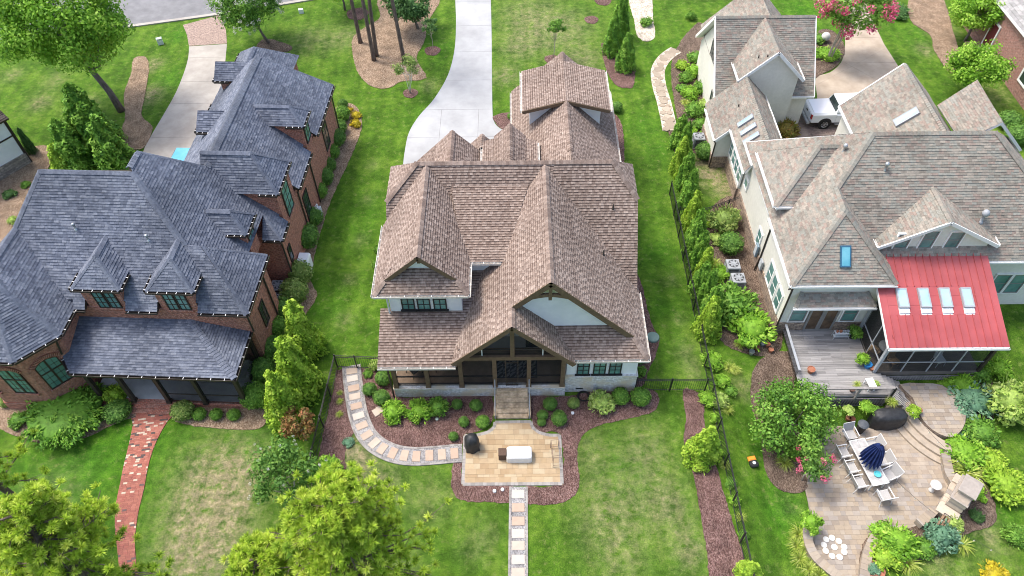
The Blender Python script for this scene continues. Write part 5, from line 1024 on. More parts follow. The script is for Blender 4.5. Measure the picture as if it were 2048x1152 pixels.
# ------------------------------------------------------------------ neighbouring houses that enter the frame
N1 = House('pink_brick_house', 'pink brick house with grey roof and dark red side door at frame edge', (43, 52, 0), 0, mat('grey_roofing', tint=((.24, .235, .23), (.36, .35, .34)), scale=4, var=.2, rough=.95), 41, expo=.25, wid=(.5, .9)); N1.off = Vector((-43, -52, 0))
N1.plane([(38.2, 44, 4.0), (38.2, 60, 4.0), (43, 60, 7.2), (43, 44, 7.2)], trimw); N1.plane([(43, 44, 7.2), (43, 60, 7.2), (48, 60, 4), (48, 44, 4)], trimw); N1.finish()
mb = MB(); mb.box(38.45, 47.5, 44.4, 59.6, 0, 3.9); N1.part('wall', mb, pbrick); N1.gutter((38.2, 44, 3.95), (38.2, 60, 3.95), trimw, -1, strap=9)
mb = MB(); mb.box(38.38, 38.45, 53.5, 54.55, .5, 2.55); dr = N1.part('door', mb, mat('dark_red_paint', ((.11, .018, .025), (.15, .028, .035)), 4., rough=.5)); mb = MB(); mb.box(38.33, 38.379, 53.66, 53.72, 1.45, 1.55); mb.build('handle', metal, dr)
mb = MB(); mb.box(38.36, 38.449, 53.38, 53.5, .5, 2.7); mb.box(38.36, 38.449, 54.55, 54.67, .5, 2.7); mb.box(38.36, 38.449, 53.5, 54.55, 2.551, 2.7); N1.part('door_frame', mb, trimw); mb = MB(); mb.box(37.2, 38.44, 53.2, 55.0, 0, .49); N1.part('stoop', mb, pbrick)
for i in range(4): mb = MB(); mb.box(37.55, 38.44, 50.2+i*.3, 50.5+i*.3, 0, .12+.12*i); N1.part('brick_step', mb, pbrick)
N1.window(38.43, 48.0, 1.2, 1.2, 1.5, -90, 1, 1, fm=trimw, gm=dglass, casing=trimw)
N2 = House('white_cottage', 'white walled house corner with dark trim and grey stone base', (-35, 41, 0), math.radians(54), mat('dark_brown_roofing', tint=((.045, .036, .03), (.09, .075, .065)), scale=5, var=.2, rough=.95), 42)
N2.plane([(-8, -.4, 3.9), (.9, -.4, 3.9), (.9, 5, 7), (-8, 5, 7)], dbrown); N2.finish()
mb = MB(); mb.box(-8, .6, 0, 8, .9, 3.75); N2.part('wall', mb, white); mb = MB(); mb.box(-8, .68, -.08, 8, 0, .898); N2.part('stone_base', mb, stoneg)
mb = MB(); mb.box(.58, .7, -.06, .06, .9, 3.75); mb.box(-2.0, -1.9, -.05, .05, .9, 3.75); mb.box(-8, .58, -.04, -.002, 2.4, 2.5); N2.part('dark_trim', mb, dbrown); N2.spout(((.7, -.1, 3.7), (.72, -.12, .1)))

tanw = mat('tan_wicker', ((.22, .145, .08), (.36, .25, .15)), 20., rough=.85)
def pchair(lb, x, y, rz, m):
    t = thing('porch_chair', lb, 'chair', (x, y, .34), rz); mb = MB(); mb.bbox(-.26, .26, -.25, .25, .38, .44, .02); mb.build('seat', m, t); mb = MB(); mb.hexa(((-.26, .22, .44), (.26, .22, .44), (.26, .27, .44), (-.26, .27, .44), (-.24, .3, .9), (.24, .3, .9), (.24, .34, .9), (-.24, .34, .9))); mb.build('backrest', m, t)
    for sx in (-.23, .23):
        for sy in (-.22, .22): mb = MB(); mb.tube(((sx, sy, .38), (sx*1.1, sy*1.1, 0)), .02, 6); mb.build('leg', m, t)
pchair('tan wicker chair inside screened porch, left of round table', 19.95, 24.0, 2.2, tanw); pchair('tan wicker chair inside screened porch, near front screen', 20.75, 23.3, .4, tanw); pchair('grey cushioned chair inside screened porch, centre right', 23.3, 23.35, .2, lightp)
t = thing('round_table', 'round grey table inside the right screened porch', 'table', (20.5, 24.0, .34)); mb = MB(); mb.lathe(((.45, .7), (.45, .74)), 0, 0, 24); mb.build('table_top', greyp, t); mb = MB(); mb.lathe(((.25, 0), (.06, .05), (.05, .7)), 0, 0, 12); mb.build('pedestal', black, t)
# ------------------------------------------------------------------ fences
def fence(name, label, pts, h=1.2, zf=tz, sp=.115, post=1.9):
    a = pts[0]; root = thing(name, label, 'fence', (a[0], a[1], 0)); pick = MB().box(-.008, .008, -.008, .008, .06, h-.02).mesh('picket', black); pm = MB().box(-.03, .03, -.03, .03, 0, h+.06).mesh('post', black)
    for i in range(len(pts)-1):
        p, q = Vector(pts[i]), Vector(pts[i+1]); d = q-p; L = d.length; d /= L
        for zz in (.12, h-.18, h-.03):
            mb = MB(); n = max(1, int(L/3))
            for k in range(n):
                s0, s1 = p+d*(L*k/n), p+d*(L*(k+1)/n); mb.beam((s0.x-a[0], s0.y-a[1], zz+zf(*s0)), (s1.x-a[0], s1.y-a[1], zz+zf(*s1)), .03, .03)
            mb.build('rail', black, root)
        for k in range(int(L/post)+1): s0 = p+d*min(L, k*post); ob('post', pm, root, (s0.x-a[0], s0.y-a[1], zf(*s0)))
        for k in range(1, int(L/sp)): s0 = p+d*(k*sp); ob('picket', pick, root, (s0.x-a[0], s0.y-a[1], zf(*s0)))
    return root
flat = lambda x, y: 0.
fence('iron_fence', 'black iron fence beside the curved stepping stone path and lime trees', [(-7.0, 23.5), (-10.0, 23.66), (-10.35, 17.2)], zf=flat, sp=.12)
fence('iron_fence', 'short black iron fence joining house corner to right boundary', [(6.45, 21.95), (10.45, 21.9)], zf=flat)
fence('iron_fence', 'long black iron boundary fence along mulch strip and right hedge', [(10.52, 37.5), (10.52, 9.5)], zf=flat, sp=.13, post=2.0)
fence('iron_fence', 'low dark gate fence between hedge and cream stucco wall', [(10.7, 35.0), (12.3, 34.9), (14.7, 36.0)], zf=flat)
# ------------------------------------------------------------------ condensers and wall boxes
def condenser(x, y, label, w=.78, h=.82, m=None, z=0., rz=0.):
    t = thing('air_conditioner', label, 'air conditioner', (x, y, z), rz, 'outdoor air conditioning units'); m = m or greyp
    mb = MB(); mb.box(-w/2-.08, w/2+.08, -w/2-.08, w/2+.08, 0, .07); mb.build('pad', conc, t)
    mb = MB(); mb.box(-w/2+.03, w/2-.03, -w/2+.03, w/2-.03, .071, h-.12); mb.build('coil', dbrown, t)
    mb = MB(); mb.bbox(-w/2, w/2, -w/2, w/2, h-.12, h, .04)
    for sx in (-1, 1):
        for sy in (-1, 1): mb.box(sx*(w/2-.05)-.05, sx*(w/2-.05)+.05, sy*(w/2-.05)-.05, sy*(w/2-.05)+.05, .071, h-.12)
    mb.build('casing', m, t)
    for k in range(6):
        zz = .15+k*(h-.32)/6; mb = MB(); mb.box(-w/2+.05, w/2-.05, -w/2-.004, -w/2+.012, zz, zz+.02); mb.box(-w/2-.004, -w/2+.012, -w/2+.05, w/2-.05, zz, zz+.02); mb.build('louver', m, t)
    mb = MB(); mb.lathe(((.31, h+.002), (.31, h+.012)), 0, 0, 20); mb.build('fan_well', black, t)
    g = MB()
    for k in range(7):
        a = k*math.pi*2/7; g.beam((.08*math.cos(a), .08*math.sin(a), h+.018), (.28*math.cos(a+.5), .28*math.sin(a+.5), h+.016), .11, .006)
    g.lathe(((.085, h+.02), (.085, h+.04), (.04, h+.05)), 0, 0, 12); g.build('fan', m, t)
    for r in (.15, .23, .31):
        mb = MB(); mb.tube([(r*math.cos(a), r*math.sin(a), h+.045) for a in [i*math.pi/10 for i in range(21)]], .006, 4); mb.build('grille_ring', m, t)
LM = K.root.matrix_basis
def L2(x, y, z=0): return LM @ Vector((x, y, z))
for (x, y), lb in (((2.45, 5.25), 'grey air conditioner in brick wall recess, the one nearer the street'), ((2.5, 4.2), 'grey air conditioner in brick wall recess, the one nearer the porch')):
    p = L2(x, y); condenser(p.x, p.y, lb, .8, .8, greyp, 0, math.radians(-3))
condenser(13.27, 42.7, 'black sided condenser with pale top below cream garage wing', .78, .85, greyp)
p = at(1467, 527, .8); condenser(p.x, p.y, 'grey condenser unit beside stone base, next to orange flowers', .8, .8, greyp); p = at(1478, 562, .6); condenser(p.x, p.y+.2, 'pale condenser half buried in the big bush by stone wall', .8, .7, greyp)
p = L2(3.62, 7.2); t = thing('utility_cabinet', 'white metal utility cabinet by the brick side wall', 'cabinet', (p.x, p.y, 0), math.radians(-3)); mb = MB(); mb.bbox(-.35, .35, -.42, .42, .05, .95, .03); mb.build('body', white, t); mb = MB(); mb.hexa(((-.37, -.44, .951), (.37, -.44, .951), (.37, .44, .951), (-.37, .44, .951), (-.3, -.44, 1.1), (.3, -.44, 1.1), (.3, .44, 1.1), (-.3, .44, 1.1))); mb.build('lid', white, t)
p = L2(3.42, 11.9); t = thing('hose_reel', 'white hose reel box on brick wall near concrete pad', 'hose reel', (p.x, p.y, 0), math.radians(-3)); mb = MB(); mb.bbox(-.22, .2, -.3, .3, .1, .75, .04); mb.build('box', lightp, t)
for zz in (.35, .6, .85): mb = MB(); mb.tube([(.0, .26*math.cos(a), zz+.18*math.sin(a)) for a in [i*math.pi/8 for i in range(17)]], .03, 6); mb.build('hose_coil', white, t)
for x, y, z, h_, lb in ((14.86, 30.0, .9, .7, 'tall grey meter box mounted on the stone base'), (14.84, 31.2, .8, .9, 'blue grey panel box mounted on white side wall')):
    t = thing('meter_box', lb, 'meter box', (x, y, z)); mb = MB(); mb.bbox(-.12, .0, -.2, .2, 0, h_, .02); mb.build('box', greyp if z > .85 else mat('blue_grey_paint', ((.16, .23, .28), (.22, .3, .35)), 4., rough=.5), t); mb = MB(); mb.box(-.13, -.121, -.16, .16, .08, h_-.1); mb.build('cover', lightp, t)
# ------------------------------------------------------------------ central patio furniture
R_ = random.Random(4)
def covered(name, label, cat, loc, rz, prof, m, folds=9, amp=.05, sx=1., sy=1., n=36, e=.72):
    mb = MB(); i0 = 0; V = []
    for r, z in prof:
        for k in range(n):
            a = 2*math.pi*k/n; q = r*(1+amp*math.sin(folds*a+z*3)*(.4+.6*(1-z/max(p[1] for p in prof))))
            c, s_ = math.cos(a), math.sin(a); V.append((sx*q*math.copysign(abs(c)**e, c), sy*q*math.copysign(abs(s_)**e, s_), z))
    mb.v = V
    for j in range(len(prof)-1):
        for k in range(n): l = (k+1) % n; mb.f.append((j*n+k, j*n+l, (j+1)*n+l, (j+1)*n+k)); mb.t.append(.5)
    mb.f.append(tuple((len(prof)-1)*n+k for k in range(n))); mb.t.append(.5)
    return tag(mb.build(name, m, None, loc, rz, True), label, cat)
cov = mat('black_cover', ((.014, .015, .017), (.032, .034, .037)), 5., rough=.55, bump=.5, bscale=5, spec=.4)
covered('covered_grill', 'kettle grill under a black cover on the tan patio', 'grill', (-2.3, 18.62, .045), .2, ((.38, 0), (.36, .3), (.36, .7), (.33, .85), (.24, 1.02), (.12, 1.1), (.03, 1.13)), cov, 7, .09)
# the white covered settee and its brown side box
wc = mat('white_cover', ((.66, .645, .61), (.78, .765, .735)), 3., rough=.8, bump=.5, bscale=6)
covered('covered_settee', 'low settee under a white cover in the middle of patio', 'settee', (.12, 18.05, .045), 0, ((.55, 0), (.545, .2), (.54, .42), (.52, .47), (.42, .5), (.2, .505)), wc, 13, .012, 1.2, .66, 64, .28)
t = thing('storage_box', 'small brown woven storage box beside the white covered settee', 'box', (-.74, 18.05, .045)); wv = mat('brown_wicker', ((.075, .045, .032), (.13, .085, .062)), 30., rough=.8, bump=.6, bscale=60); mb = MB(); mb.box(-.19, .19, -.2, .2, 0, .5); mb.build('body', wv, t); mb = MB(); mb.bbox(-.2, .2, -.21, .21, .501, .54, .01); mb.build('lid', wv, t)
t = thing('log_rack', 'bronze open metal rack standing at the right edge of patio', 'rack', (1.98, 18.0, .045), .08); br_ = mat('bronze_rack', ((.2, .14, .1), (.28, .2, .15)), 6., rough=.5)
for x in (-.2, .2): mb = MB(); mb.tube(((x, -.55, 0), (x, -.5, .9), (x, .5, .9), (x, .55, 0)), .016, 6); mb.build('end_frame', br_, t)
for y, z in ((-.5, .9), (.5, .9), (-.52, .15), (.52, .15), (0, .15)): mb = MB(); mb.tube(((-.2, y, z), (.2, y, z)), .014, 6); mb.build('rail', br_, t)
for k in range(6): mb = MB(); y = -.45+k*.18; mb.tube(((-.2, y, .15), (-.2, y, .9)), .008, 5); mb.build('rod', br_, t)
t = tag(MB().lathe(((.36, 0), (.36, .09), (.33, .13), (.1, .15)), 0, 0, 24).build('tank_lid', mat('green_grey_plastic', ((.13, .2, .17), (.19, .27, .235)), 3., rough=.6), None, (7.9, 25.5, .03), smooth=False), 'round grey green tank lid in mulch by house wall', 'lid')
mb = MB()
for k in range(5): mb.tube([((.26+.02*k)*math.cos(a), (.26+.015*k)*math.sin(a), .05+.03*(k % 3)) for a in [i*math.pi/12 for i in range(25)]], .018, 6)
h_ = at(1167, 794); tag(mb.build('garden_hose', black, None, (h_.x, h_.y, .03)), 'coiled black garden hose on mulch near brick foundation', 'hose')
for px, py, lb, cat in ((874, 839, 'small pale green drain cap in mulch bed left of steps', 'cap'), (989, 983, 'left of two small white caps at the lower patio edge', 'cap'), (1005, 980, 'right of two small white caps at the lower patio edge', 'cap'), (1145, 827, 'small white cap in mulch bed right of the steps', 'cap')):
    p = at(px, py); tag(MB().lathe(((.09, 0), (.09, .06), (.05, .09)), 0, 0, 12).build('drain_cap', white if 'white' in lb else mat('pale_green', ((.35, .42, .36), (.45, .52, .45)), 4.), None, (p.x, p.y, .03)), lb, cat)
# chairs behind the porch screens
def slingchair(label, loc, rz, frame, seat, name='patio_chair', group=None, arms=True):
    t = thing(name, label, 'chair', loc, rz, group); w = .29
    mb = MB(); mb.hexa(((-w, -.25, .40), (w, -.25, .40), (w, .25, .36), (-w, .25, .36), (-w, -.25, .43), (w, -.25, .43), (w, .25, .39), (-w, .25, .39))); mb.build('seat', seat, t)
    mb = MB(); mb.hexa(((-w, .24, .38), (w, .24, .38), (w, .27, .38), (-w, .27, .38), (-w, .40, .92), (w, .40, .92), (w, .43, .92), (-w, .43, .92))); mb.build('backrest', seat, t)
    for sx in (-1, 1):
        mb = MB(); mb.tube(((sx*.31, -.28, 0), (sx*.31, -.27, .42), (sx*.31, -.26, .62)), .018, 6); mb.build('leg', frame, t)
        mb = MB(); mb.tube(((sx*.31, .36, 0), (sx*.31, .25, .40), (sx*.31, .42, .94)), .018, 6); mb.build('leg', frame, t)
        if arms: mb = MB(); mb.beam((sx*.31, -.3, .63), (sx*.31, .33, .65), .05, .025); mb.build('armrest', frame, t)
    mb = MB(); mb.tube(((-.31, .42, .94), (.31, .42, .94)), .018, 6); mb.tube(((-.31, -.26, .42), (.31, -.26, .42)), .015, 6); mb.build('cross_bar', frame, t)
    return t
dk = mat('dark_sling', ((.02, .022, .025), (.05, .052, .055)), 6., rough=.8)
slingchair('black folding chair behind the leftmost screen of the back porch', (-5.5, 22.7, .86), 2.3, black, dk); slingchair('black chair behind the second screen from left of back porch', (-4.2, 23.1, .86), .5, black, dk)
# ------------------------------------------------------------------ right patio: dining set
ZP = -.66
tx, ty, ta = 17.84, 17.6, math.atan2(.47, 2.45)
wf = mat('white_metal', ((.58, .57, .55), (.70, .69, .67)), 6., rough=.5); ws = mat('grey_sling', ((.33, .32, .31), (.46, .45, .43)), 40., rough=.9); wt = mat('weathered_tabletop', ((.34, .33, .32), (.52, .50, .48)), 4., rough=.7)
t = thing('patio_table', 'long pale tiled dining table on the right patio', 'table', (tx, ty, ZP), ta); rotz = lambda a, x, y: (x*math.cos(a)-y*math.sin(a), x*math.sin(a)+y*math.cos(a))
mb = MB()
for a, b, c_, d in ((-.44, -.38, -1.28, 1.28), (.38, .44, -1.28, 1.28), (-.38, .38, -1.28, -1.22), (-.38, .38, 1.22, 1.28)): mb.box(a, b, c_, d, .69, .735)
mb.build('table_frame', wf, t)
for i in range(2):
    for j in range(6): mb = MB(); mb.bbox(-.378+.38*i, -.002+.38*i, -1.218+.406*j, -.816+.406*j, .70, .73, .006); mb.build('tile', wt, t)
for sx in (-.36, .36):
    for sy in (-1.15, 1.15): mb = MB(); mb.box(sx-.035, sx+.035, sy-.035, sy+.035, 0, .69); mb.build('leg', wf, t)
CH = [((0, 1.75), 0, 'pale patio chair at the far head of table, beside the trash can'), ((-.85, .85), math.pi/2, 'pale patio chair on left side of table, farthest of three'), ((-.85, -.02), math.pi/2, 'pale patio chair on left side of table, middle of three'), ((-.85, -.85), math.pi/2, 'pale patio chair on left side of table, nearest of three'),
      ((.05, -1.72), math.pi, 'pale patio chair at the near head of the long table'), ((.85, .95), -math.pi/2, 'pale patio chair on right side of table, behind the blue umbrella'), ((.88, .05), -math.pi/2, 'pale patio chair on right side of table, half under blue umbrella'), ((.86, -.75), -math.pi/2+.2, 'pale patio chair on right side of table, nearest and turned outward')]
proto = None
for (cx, cy), a, lb in CH:
    q = rotz(ta, cx, cy); o = slingchair(lb, (tx+q[0], ty+q[1], ZP), ta+a, wf, ws, group='pale chairs around the patio table') if proto is None else copy_tree(proto)
    proto = proto or o; o.location = (tx+q[0], ty+q[1], ZP); o.rotation_euler = (0, 0, ta+a); o['label'] = lb
t = thing('patio_umbrella', 'folded navy blue pleated umbrella standing in the patio table', 'umbrella', (tx, ty, ZP)); mb = MB(); mb.tube(((0, 0, 0), (0, 0, 2.5)), .025, 8); mb.build('pole', dbrown, t); mb = MB(); n = 32
prof = ((.05, 2.42), (.2, 2.3), (.34, 2.0), (.44, 1.6), (.52, 1.2), (.55, 1.05))
for r, z in prof:
    for k in range(n*2): a = math.pi*k/n; q = r*(1.0 if k % 4 < 2 else .66); mb.v.append((q*math.cos(a), q*math.sin(a), z-(0.12 if (k % 4 < 2 and z < 1.1) else 0)))
for j in range(len(prof)-1):
    for k in range(2*n): l = (k+1) % (2*n); mb.f.append((j*2*n+k, (j+1)*2*n+k, (j+1)*2*n+l, j*2*n+l)); mb.t.append(.5)
mb.build('canopy', mat('navy_canvas', ((.008, .016, .075), (.022, .045, .17)), 4., rough=.75), t)
q = rotz(ta, .05, -.75); tag(MB().lathe(((.1, 0), (.17, .05), (.18, .1), (.15, .1), (.12, .03)), 0, 0, 16).build('turquoise_bowl', mat('turquoise', ((.07, .42, .47), (.15, .55, .58)), 5., rough=.4), None, (tx+q[0], ty+q[1], ZP+.735)), 'turquoise bowl on the pale patio table', 'bowl')
t = thing('trash_can', 'dark grey round trash can at far end of patio table', 'trash can', (18.25, 19.75, ZP)); mb = MB(); mb.lathe(((.2, 0), (.25, .62), (.27, .63), (.27, .67)), 0, 0, 20); mb.build('body', black, t, smooth=False); mb = MB(); mb.lathe(((.285, .671), (.285, .71), (.2, .77), (.05, .79)), 0, 0, 20); mb.build('lid', mat('slate_plastic', ((.06, .068, .078), (.095, .105, .115)), 4., rough=.5), t)
covered('covered_barbecue', 'wide barbecue under a black cover in front of deck lattice', 'barbecue', (19.75, 20.2, ZP), .03, ((.55, 0), (.55, .35), (.54, .75), (.5, .95), (.42, 1.05), (.2, 1.1), (.02, 1.12)), cov, 11, .05, 1.7, .8, 48)
# stone fireplace
fa = math.atan2(1.55, 1.4)-math.pi/2; t = thing('stone_fireplace', 'outdoor stone fireplace with chimney on the right patio edge', 'fireplace', (21.75, 15.7, ZP), math.atan2(1.55, 1.4)+math.pi)
fst = [mat('fire_stone_%d' % i, ((c[0]*.78, c[1]*.78, c[2]*.78), c), 5., rough=.9, bump=.5, bscale=20) for i, c in enumerate(((.50, .42, .33), (.42, .35, .28), (.36, .32, .28), (.55, .47, .37)))]
R_ = random.Random(8)
def stack(name, x0, x1, y0, y1, z0, z1, hole=None):
    z = z0
    while z < z1-.02:
        h = min(R_.uniform(.10, .17), z1-z); x = x0
        while x < x1-.01:
            w_ = min(R_.uniform(.2, .5), x1-x); e = R_.uniform(0, .035)
            if not (hole and hole[0] < x+w_/2 < hole[1] and z < hole[2]): MB().bbox(x+.004, x+w_-.004, y0-e, y1+e, z+.004, z+h-.002, .012).build(name, R_.choice(fst), t)
            x += w_
        z += h
stack('stone', -1.25, 1.25, -.55, .35, 0, .42); stack('stone', -.72, .72, -.35, .35, .42, 1.25, (-.38, .38, 1.05)); stack('stone', -.45, .45, -.3, .35, 1.25, 1.75)
mb = MB(); mb.box(-.3, .3, -.1, .2, .425, 1.04); mb.build('firebox', black, t); mb = MB(); mb.bbox(-.8, .8, -.45, .4, 1.251, 1.31, .015); mb.build('mantel_slab', fst[2], t); mb = MB(); mb.bbox(-.55, .55, -.4, .45, 1.76, 1.84, .02); mb.build('chimney_cap', fst[2], t); mb = MB(); mb.bbox(-1.3, -.74, -.6, .4, .425, .49, .015); mb.build('side_slab', fst[0], t); mb = MB(); mb.bbox(.74, 1.3, -.6, .4, .425, .49, .015); mb.build('side_slab', fst[3], t)
mb = MB(); mb.hexa(((-.71, -.34, 1.312), (.71, -.34, 1.312), (.71, .34, 1.312), (-.71, .34, 1.312), (-.46, -.29, 1.55), (.46, -.29, 1.55), (.46, .34, 1.55), (-.46, .34, 1.55))); mb.build('shoulder', fst[1], t)
t = thing('firewood_rack', 'dark metal rack of split firewood beside stone fireplace', 'firewood rack', (20.55, 14.45, ZP), .75); mb = MB()
for x in (-.45, .45): mb.tube(((x, -.2, 0), (x, -.2, .6), (x, .2, .6), (x, .2, 0)), .02, 6)
mb.build('rack', black, t)
for k in range(12): mb = MB(); yy, zz = (-.14+.14*(k % 3)), .1+.12*(k//3); mb.tube(((-.42, yy, zz), (.42, yy+R_.uniform(-.02, .02), zz)), .06, 6); mb.build('log', mat('split_log', ((.16, .1, .065), (.33, .22, .14)), 6., rough=.95), t)
t = tag(MB().lathe(((.12, 0), (.15, .04), (.12, .08), (.05, .3), (.05, .5), (.26, .58), (.28, .64), (.2, .6)), 0, 0, 16).build('birdbath', mat('pale_stone', ((.5, .49, .46), (.64, .63, .6)), 5., rough=.85), None, (20.85, 16.35, ZP), smooth=True), 'pale stone pedestal bowl beside the stone fireplace', 'pedestal bowl')
# round fire-pit paving with white discs, seat walls
dsc = mat('white_disc', ((.68, .64, .55), (.78, .75, .67)), 5., rough=.8); dm = MB().lathe(((.15, 0), (.15, .03), (.135, .04)), 0, 0, 18).mesh('white_disc', dsc)
for i, (x, y) in enumerate(((15.18, 13.5), (15.19, 13.95), (15.48, 13.79), (15.65, 13.5), (15.58, 13.26), (15.3, 13.02), (14.95, 13.07), (14.72, 13.32), (14.71, 13.61), (14.89, 13.88))):
    tag(ob('white_disc', dm, None, (x, y, ZP+.003)), 'white disc at the centre of the ring on round paving' if i == 0 else 'white disc at the %s of the ring on round paving' % ('top', 'upper right', 'right side, upper', 'right side, lower', 'bottom right', 'bottom left', 'left side, lower', 'left side, upper', 'upper left')[i-1], 'disc', 'white discs on round paving')
def seatwall(label, px, w_=.36, h=.42, z=-.7):
    ln = smooth_poly([tuple(at(x, y, z))[:2] for x, y in px], 4, False); c = ln[len(ln)//2]; t = thing('seat_wall', label, 'wall', (c[0], c[1], z)); A, B = offs(ln, w_/2), offs(ln, -w_/2)
    for k in range(3):
        for i in range(len(ln)-1):
            dd = .012*((i+k) % 2); q = [A[i], A[i+1], B[i+1], B[i]]; MB().prism([(x-c[0], y-c[1]) for x, y in q], .02+.12*k, .132+.12*k).build('block', R_.choice(sandp), t)
    A, B = offs(ln, w_/2+.04), offs(ln, -w_/2-.04)
    for i in range(len(ln)-1):
        a, b = .004, .996; L_ = lambda p, q, s: (p[0]+(q[0]-p[0])*s-c[0], p[1]+(q[1]-p[1])*s-c[1])
        MB().prism([L_(A[i], A[i+1], .015), L_(A[i], A[i+1], .985), L_(B[i], B[i+1], .985), L_(B[i], B[i+1], .015)], .385, h+.02).build('cap_stone', R_.choice(sandp), t)
seatwall('curved stone seat wall around the ring of white discs', [(1612, 1050), (1611, 1085), (1625, 1118), (1650, 1142), (1680, 1165)])
seatwall('curved stone seat wall beside the clay bowl planter', [(1750, 1072), (1736, 1095), (1727, 1125), (1722, 1165)])
seatwall('stone garden wall from the curved steps to the fireplace', [(1884, 915), (1888, 935), (1893, 955), (1905, 975)]); seatwall('short stone wall between fireplace and round green bushes', [(1862, 1025), (1850, 1038), (1832, 1052)])
# ------------------------------------------------------------------ pots and small garden things
terra = mat('terracotta', ((.27, .105, .06), (.38, .165, .10)), 6., rough=.9)
def pot(label, x, y, z, r, h, m, name='plant_pot', cat='pot'):
    t = thing(name, label, cat, (x, y, z)); mb = MB(); mb.lathe(((r*.68, 0), (r*.95, h*.82), (r*1.08, h*.84), (r*1.08, h), (r*.9, h), (r*.88, h*.9)), 0, 0, 18); mb.build('body', m, t); mb = MB(); mb.lathe(((r*.87, h*.86), (r*.86, h*.88)), 0, 0, 14); mb.build('soil', soil, t); return t
p = at(1635, 1045, ZP+.3); pot('terracotta pot standing on the end of curved seat wall', *tuple(at(1618, 1056, -.25))[:2], -.26, .17, .3, terra); p = at(1750, 1140, ZP+.3); pot('wide clay bowl planter at the bottom edge of patio', p.x, p.y, ZP, .42, .36, terra)
for (x, y, r, h, m, lb) in ((19.35, 23.15, .2, .3, mat('blue_glaze', ((.02, .16, .42), (.04, .24, .55)), 5., rough=.3), 'bright blue glazed pot on deck by screened porch'), (19.55, 22.95, .12, .2, terra, 'small terracotta pot beside the bright blue pot'), (19.15, 25.2, .26, .32, black, 'black pot with leafy plant by the porch corner'), (16.15, 22.85, .2, .3, terra, 'terracotta pot at deck edge behind the large bush'), (18.05, 21.6, .14, .2, mat('dark_pot', ((.09, .05, .04), (.15, .09, .07)), 5.), 'dark brown pot on deck behind the cable railing')): pot(lb, x, y, .35, r, h, m)
t = thing('plant_stand', 'pale wire plant stand with clay pots beside french doors', 'plant stand', (18.42, 25.15, .35)); mb = MB(); mb.box(-.42, .42, -.14, .14, .5, .53); mb.box(-.42, .42, -.12, .12, .2, .22); mb.build('shelf', lightp, t)
for sx in (-.4, .4):
    for sy in (-.12, .12): mb = MB(); mb.tube(((sx, sy, .5), (sx*1.08, sy*1.3, 0)), .012, 5); mb.build('leg', lightp, t)
for k, x in enumerate((-.3, -.1, .12, .3)): pot(('leftmost', 'second', 'third', 'rightmost')[k]+' small clay pot on the pale wire plant stand', 18.42+x, 25.15, .88, .075, .13, terra if k < 2 else greyp, 'clay_pot')
t = thing('side_table', 'small white square table on the deck near stairs', 'table', (19.05, 21.85, .35), .1); mb = MB(); mb.box(-.2, .2, -.3, .3, .4, .43); mb.build('top', white, t)
for sx in (-.17, .17):
    for sy in (-.26, .26): mb = MB(); mb.box(sx-.02, sx+.02, sy-.02, sy+.02, 0, .4); mb.build('leg', white, t)
for k, (px, py, r, m, lb) in enumerate(((1512, 699, .16, terra, 'clay pot in the jumble of pots below deck, topmost'), (1502, 708, .15, metal, 'galvanised bucket at the left of pots below the deck'), (1524, 690, .17, greyp, 'grey tub in the row of pots under the bush'), (1540, 704, .14, terra, 'orange clay pot lying near the deck side panel'), (1534, 694, .13, terra, 'clay pot wedged between grey tub and deck panel'), (1697, 836, .15, terra, 'left clay pot of two below the deck lattice'), (1704, 838, .15, terra, 'right clay pot of two below the deck lattice'), (1829, 832, .16, terra, 'clay pot with yellow plant at top of curved steps'))):
    p = at(px, py, -.5 if px > 1600 else 0); pot(lb, p.x, p.y, tz(p.x, p.y) if px < 1800 else -.12, r, .28, m)
# robot mower, post lamp, utility boxes
p = at(1503, 930, -.6); t = thing('robot_mower', 'orange and black robot mower on bright green lawn strip', 'mower', (p.x, p.y, tz(p.x, p.y)), .2); og = mat('orange_plastic', ((.75, .22, .02), (.85, .3, .04)), 5., rough=.4); mb = MB(); mb.bbox(-.19, .19, -.28, .22, .04, .2, .05); mb.build('body', black, t); mb = MB(); mb.bbox(-.2, .2, .06, .3, .1, .24, .05); mb.build('hood', og, t); mb = MB(); mb.lathe(((.09, .2), (.07, .23)), .02, -.08, 12); mb.build('dial', white, t)
for sx in (-.2, .2): mb = MB(); mb.tube(((sx-.03, -.12, .1), (sx+.03, -.12, .1)), .1, 12); mb.build('wheel', black, t)
p = at(322, 88); t = thing('utility_box', 'small white utility box on lawn beside left driveway', 'utility box', (p.x, p.y, 0), .4); mb = MB(); mb.bbox(-.22, .22, -.16, .16, 0, .5, .05); mb.build('body', white, t); mb = MB(); mb.bbox(-.24, .24, -.18, .18, .501, .56, .02); mb.build('lid', mat('pale_green', ((.35, .42, .36), (.45, .52, .45)), 4.), t)
p = at(603, 26); t = thing('utility_box', 'small white utility box on lawn right of white flowered tree', 'utility box', (p.x, p.y, 0), .2); mb = MB(); mb.bbox(-.2, .2, -.14, .14, 0, .4, .04); mb.build('body', white, t)
p = at(1648, 84); t = thing('stone_ball', 'pale round stone ball in bed below pink crape myrtle', 'ball', (p.x, p.y, .2)); mb = MB(); mb.lathe([(.36*math.sin(a)+.001, -.36*math.cos(a)+.3) for a in [math.pi*i/10 for i in range(11)]], 0, 0, 18); mb.build('ball', mat('pale_stone', ((.5, .49, .46), (.64, .63, .6))), t, smooth=True)
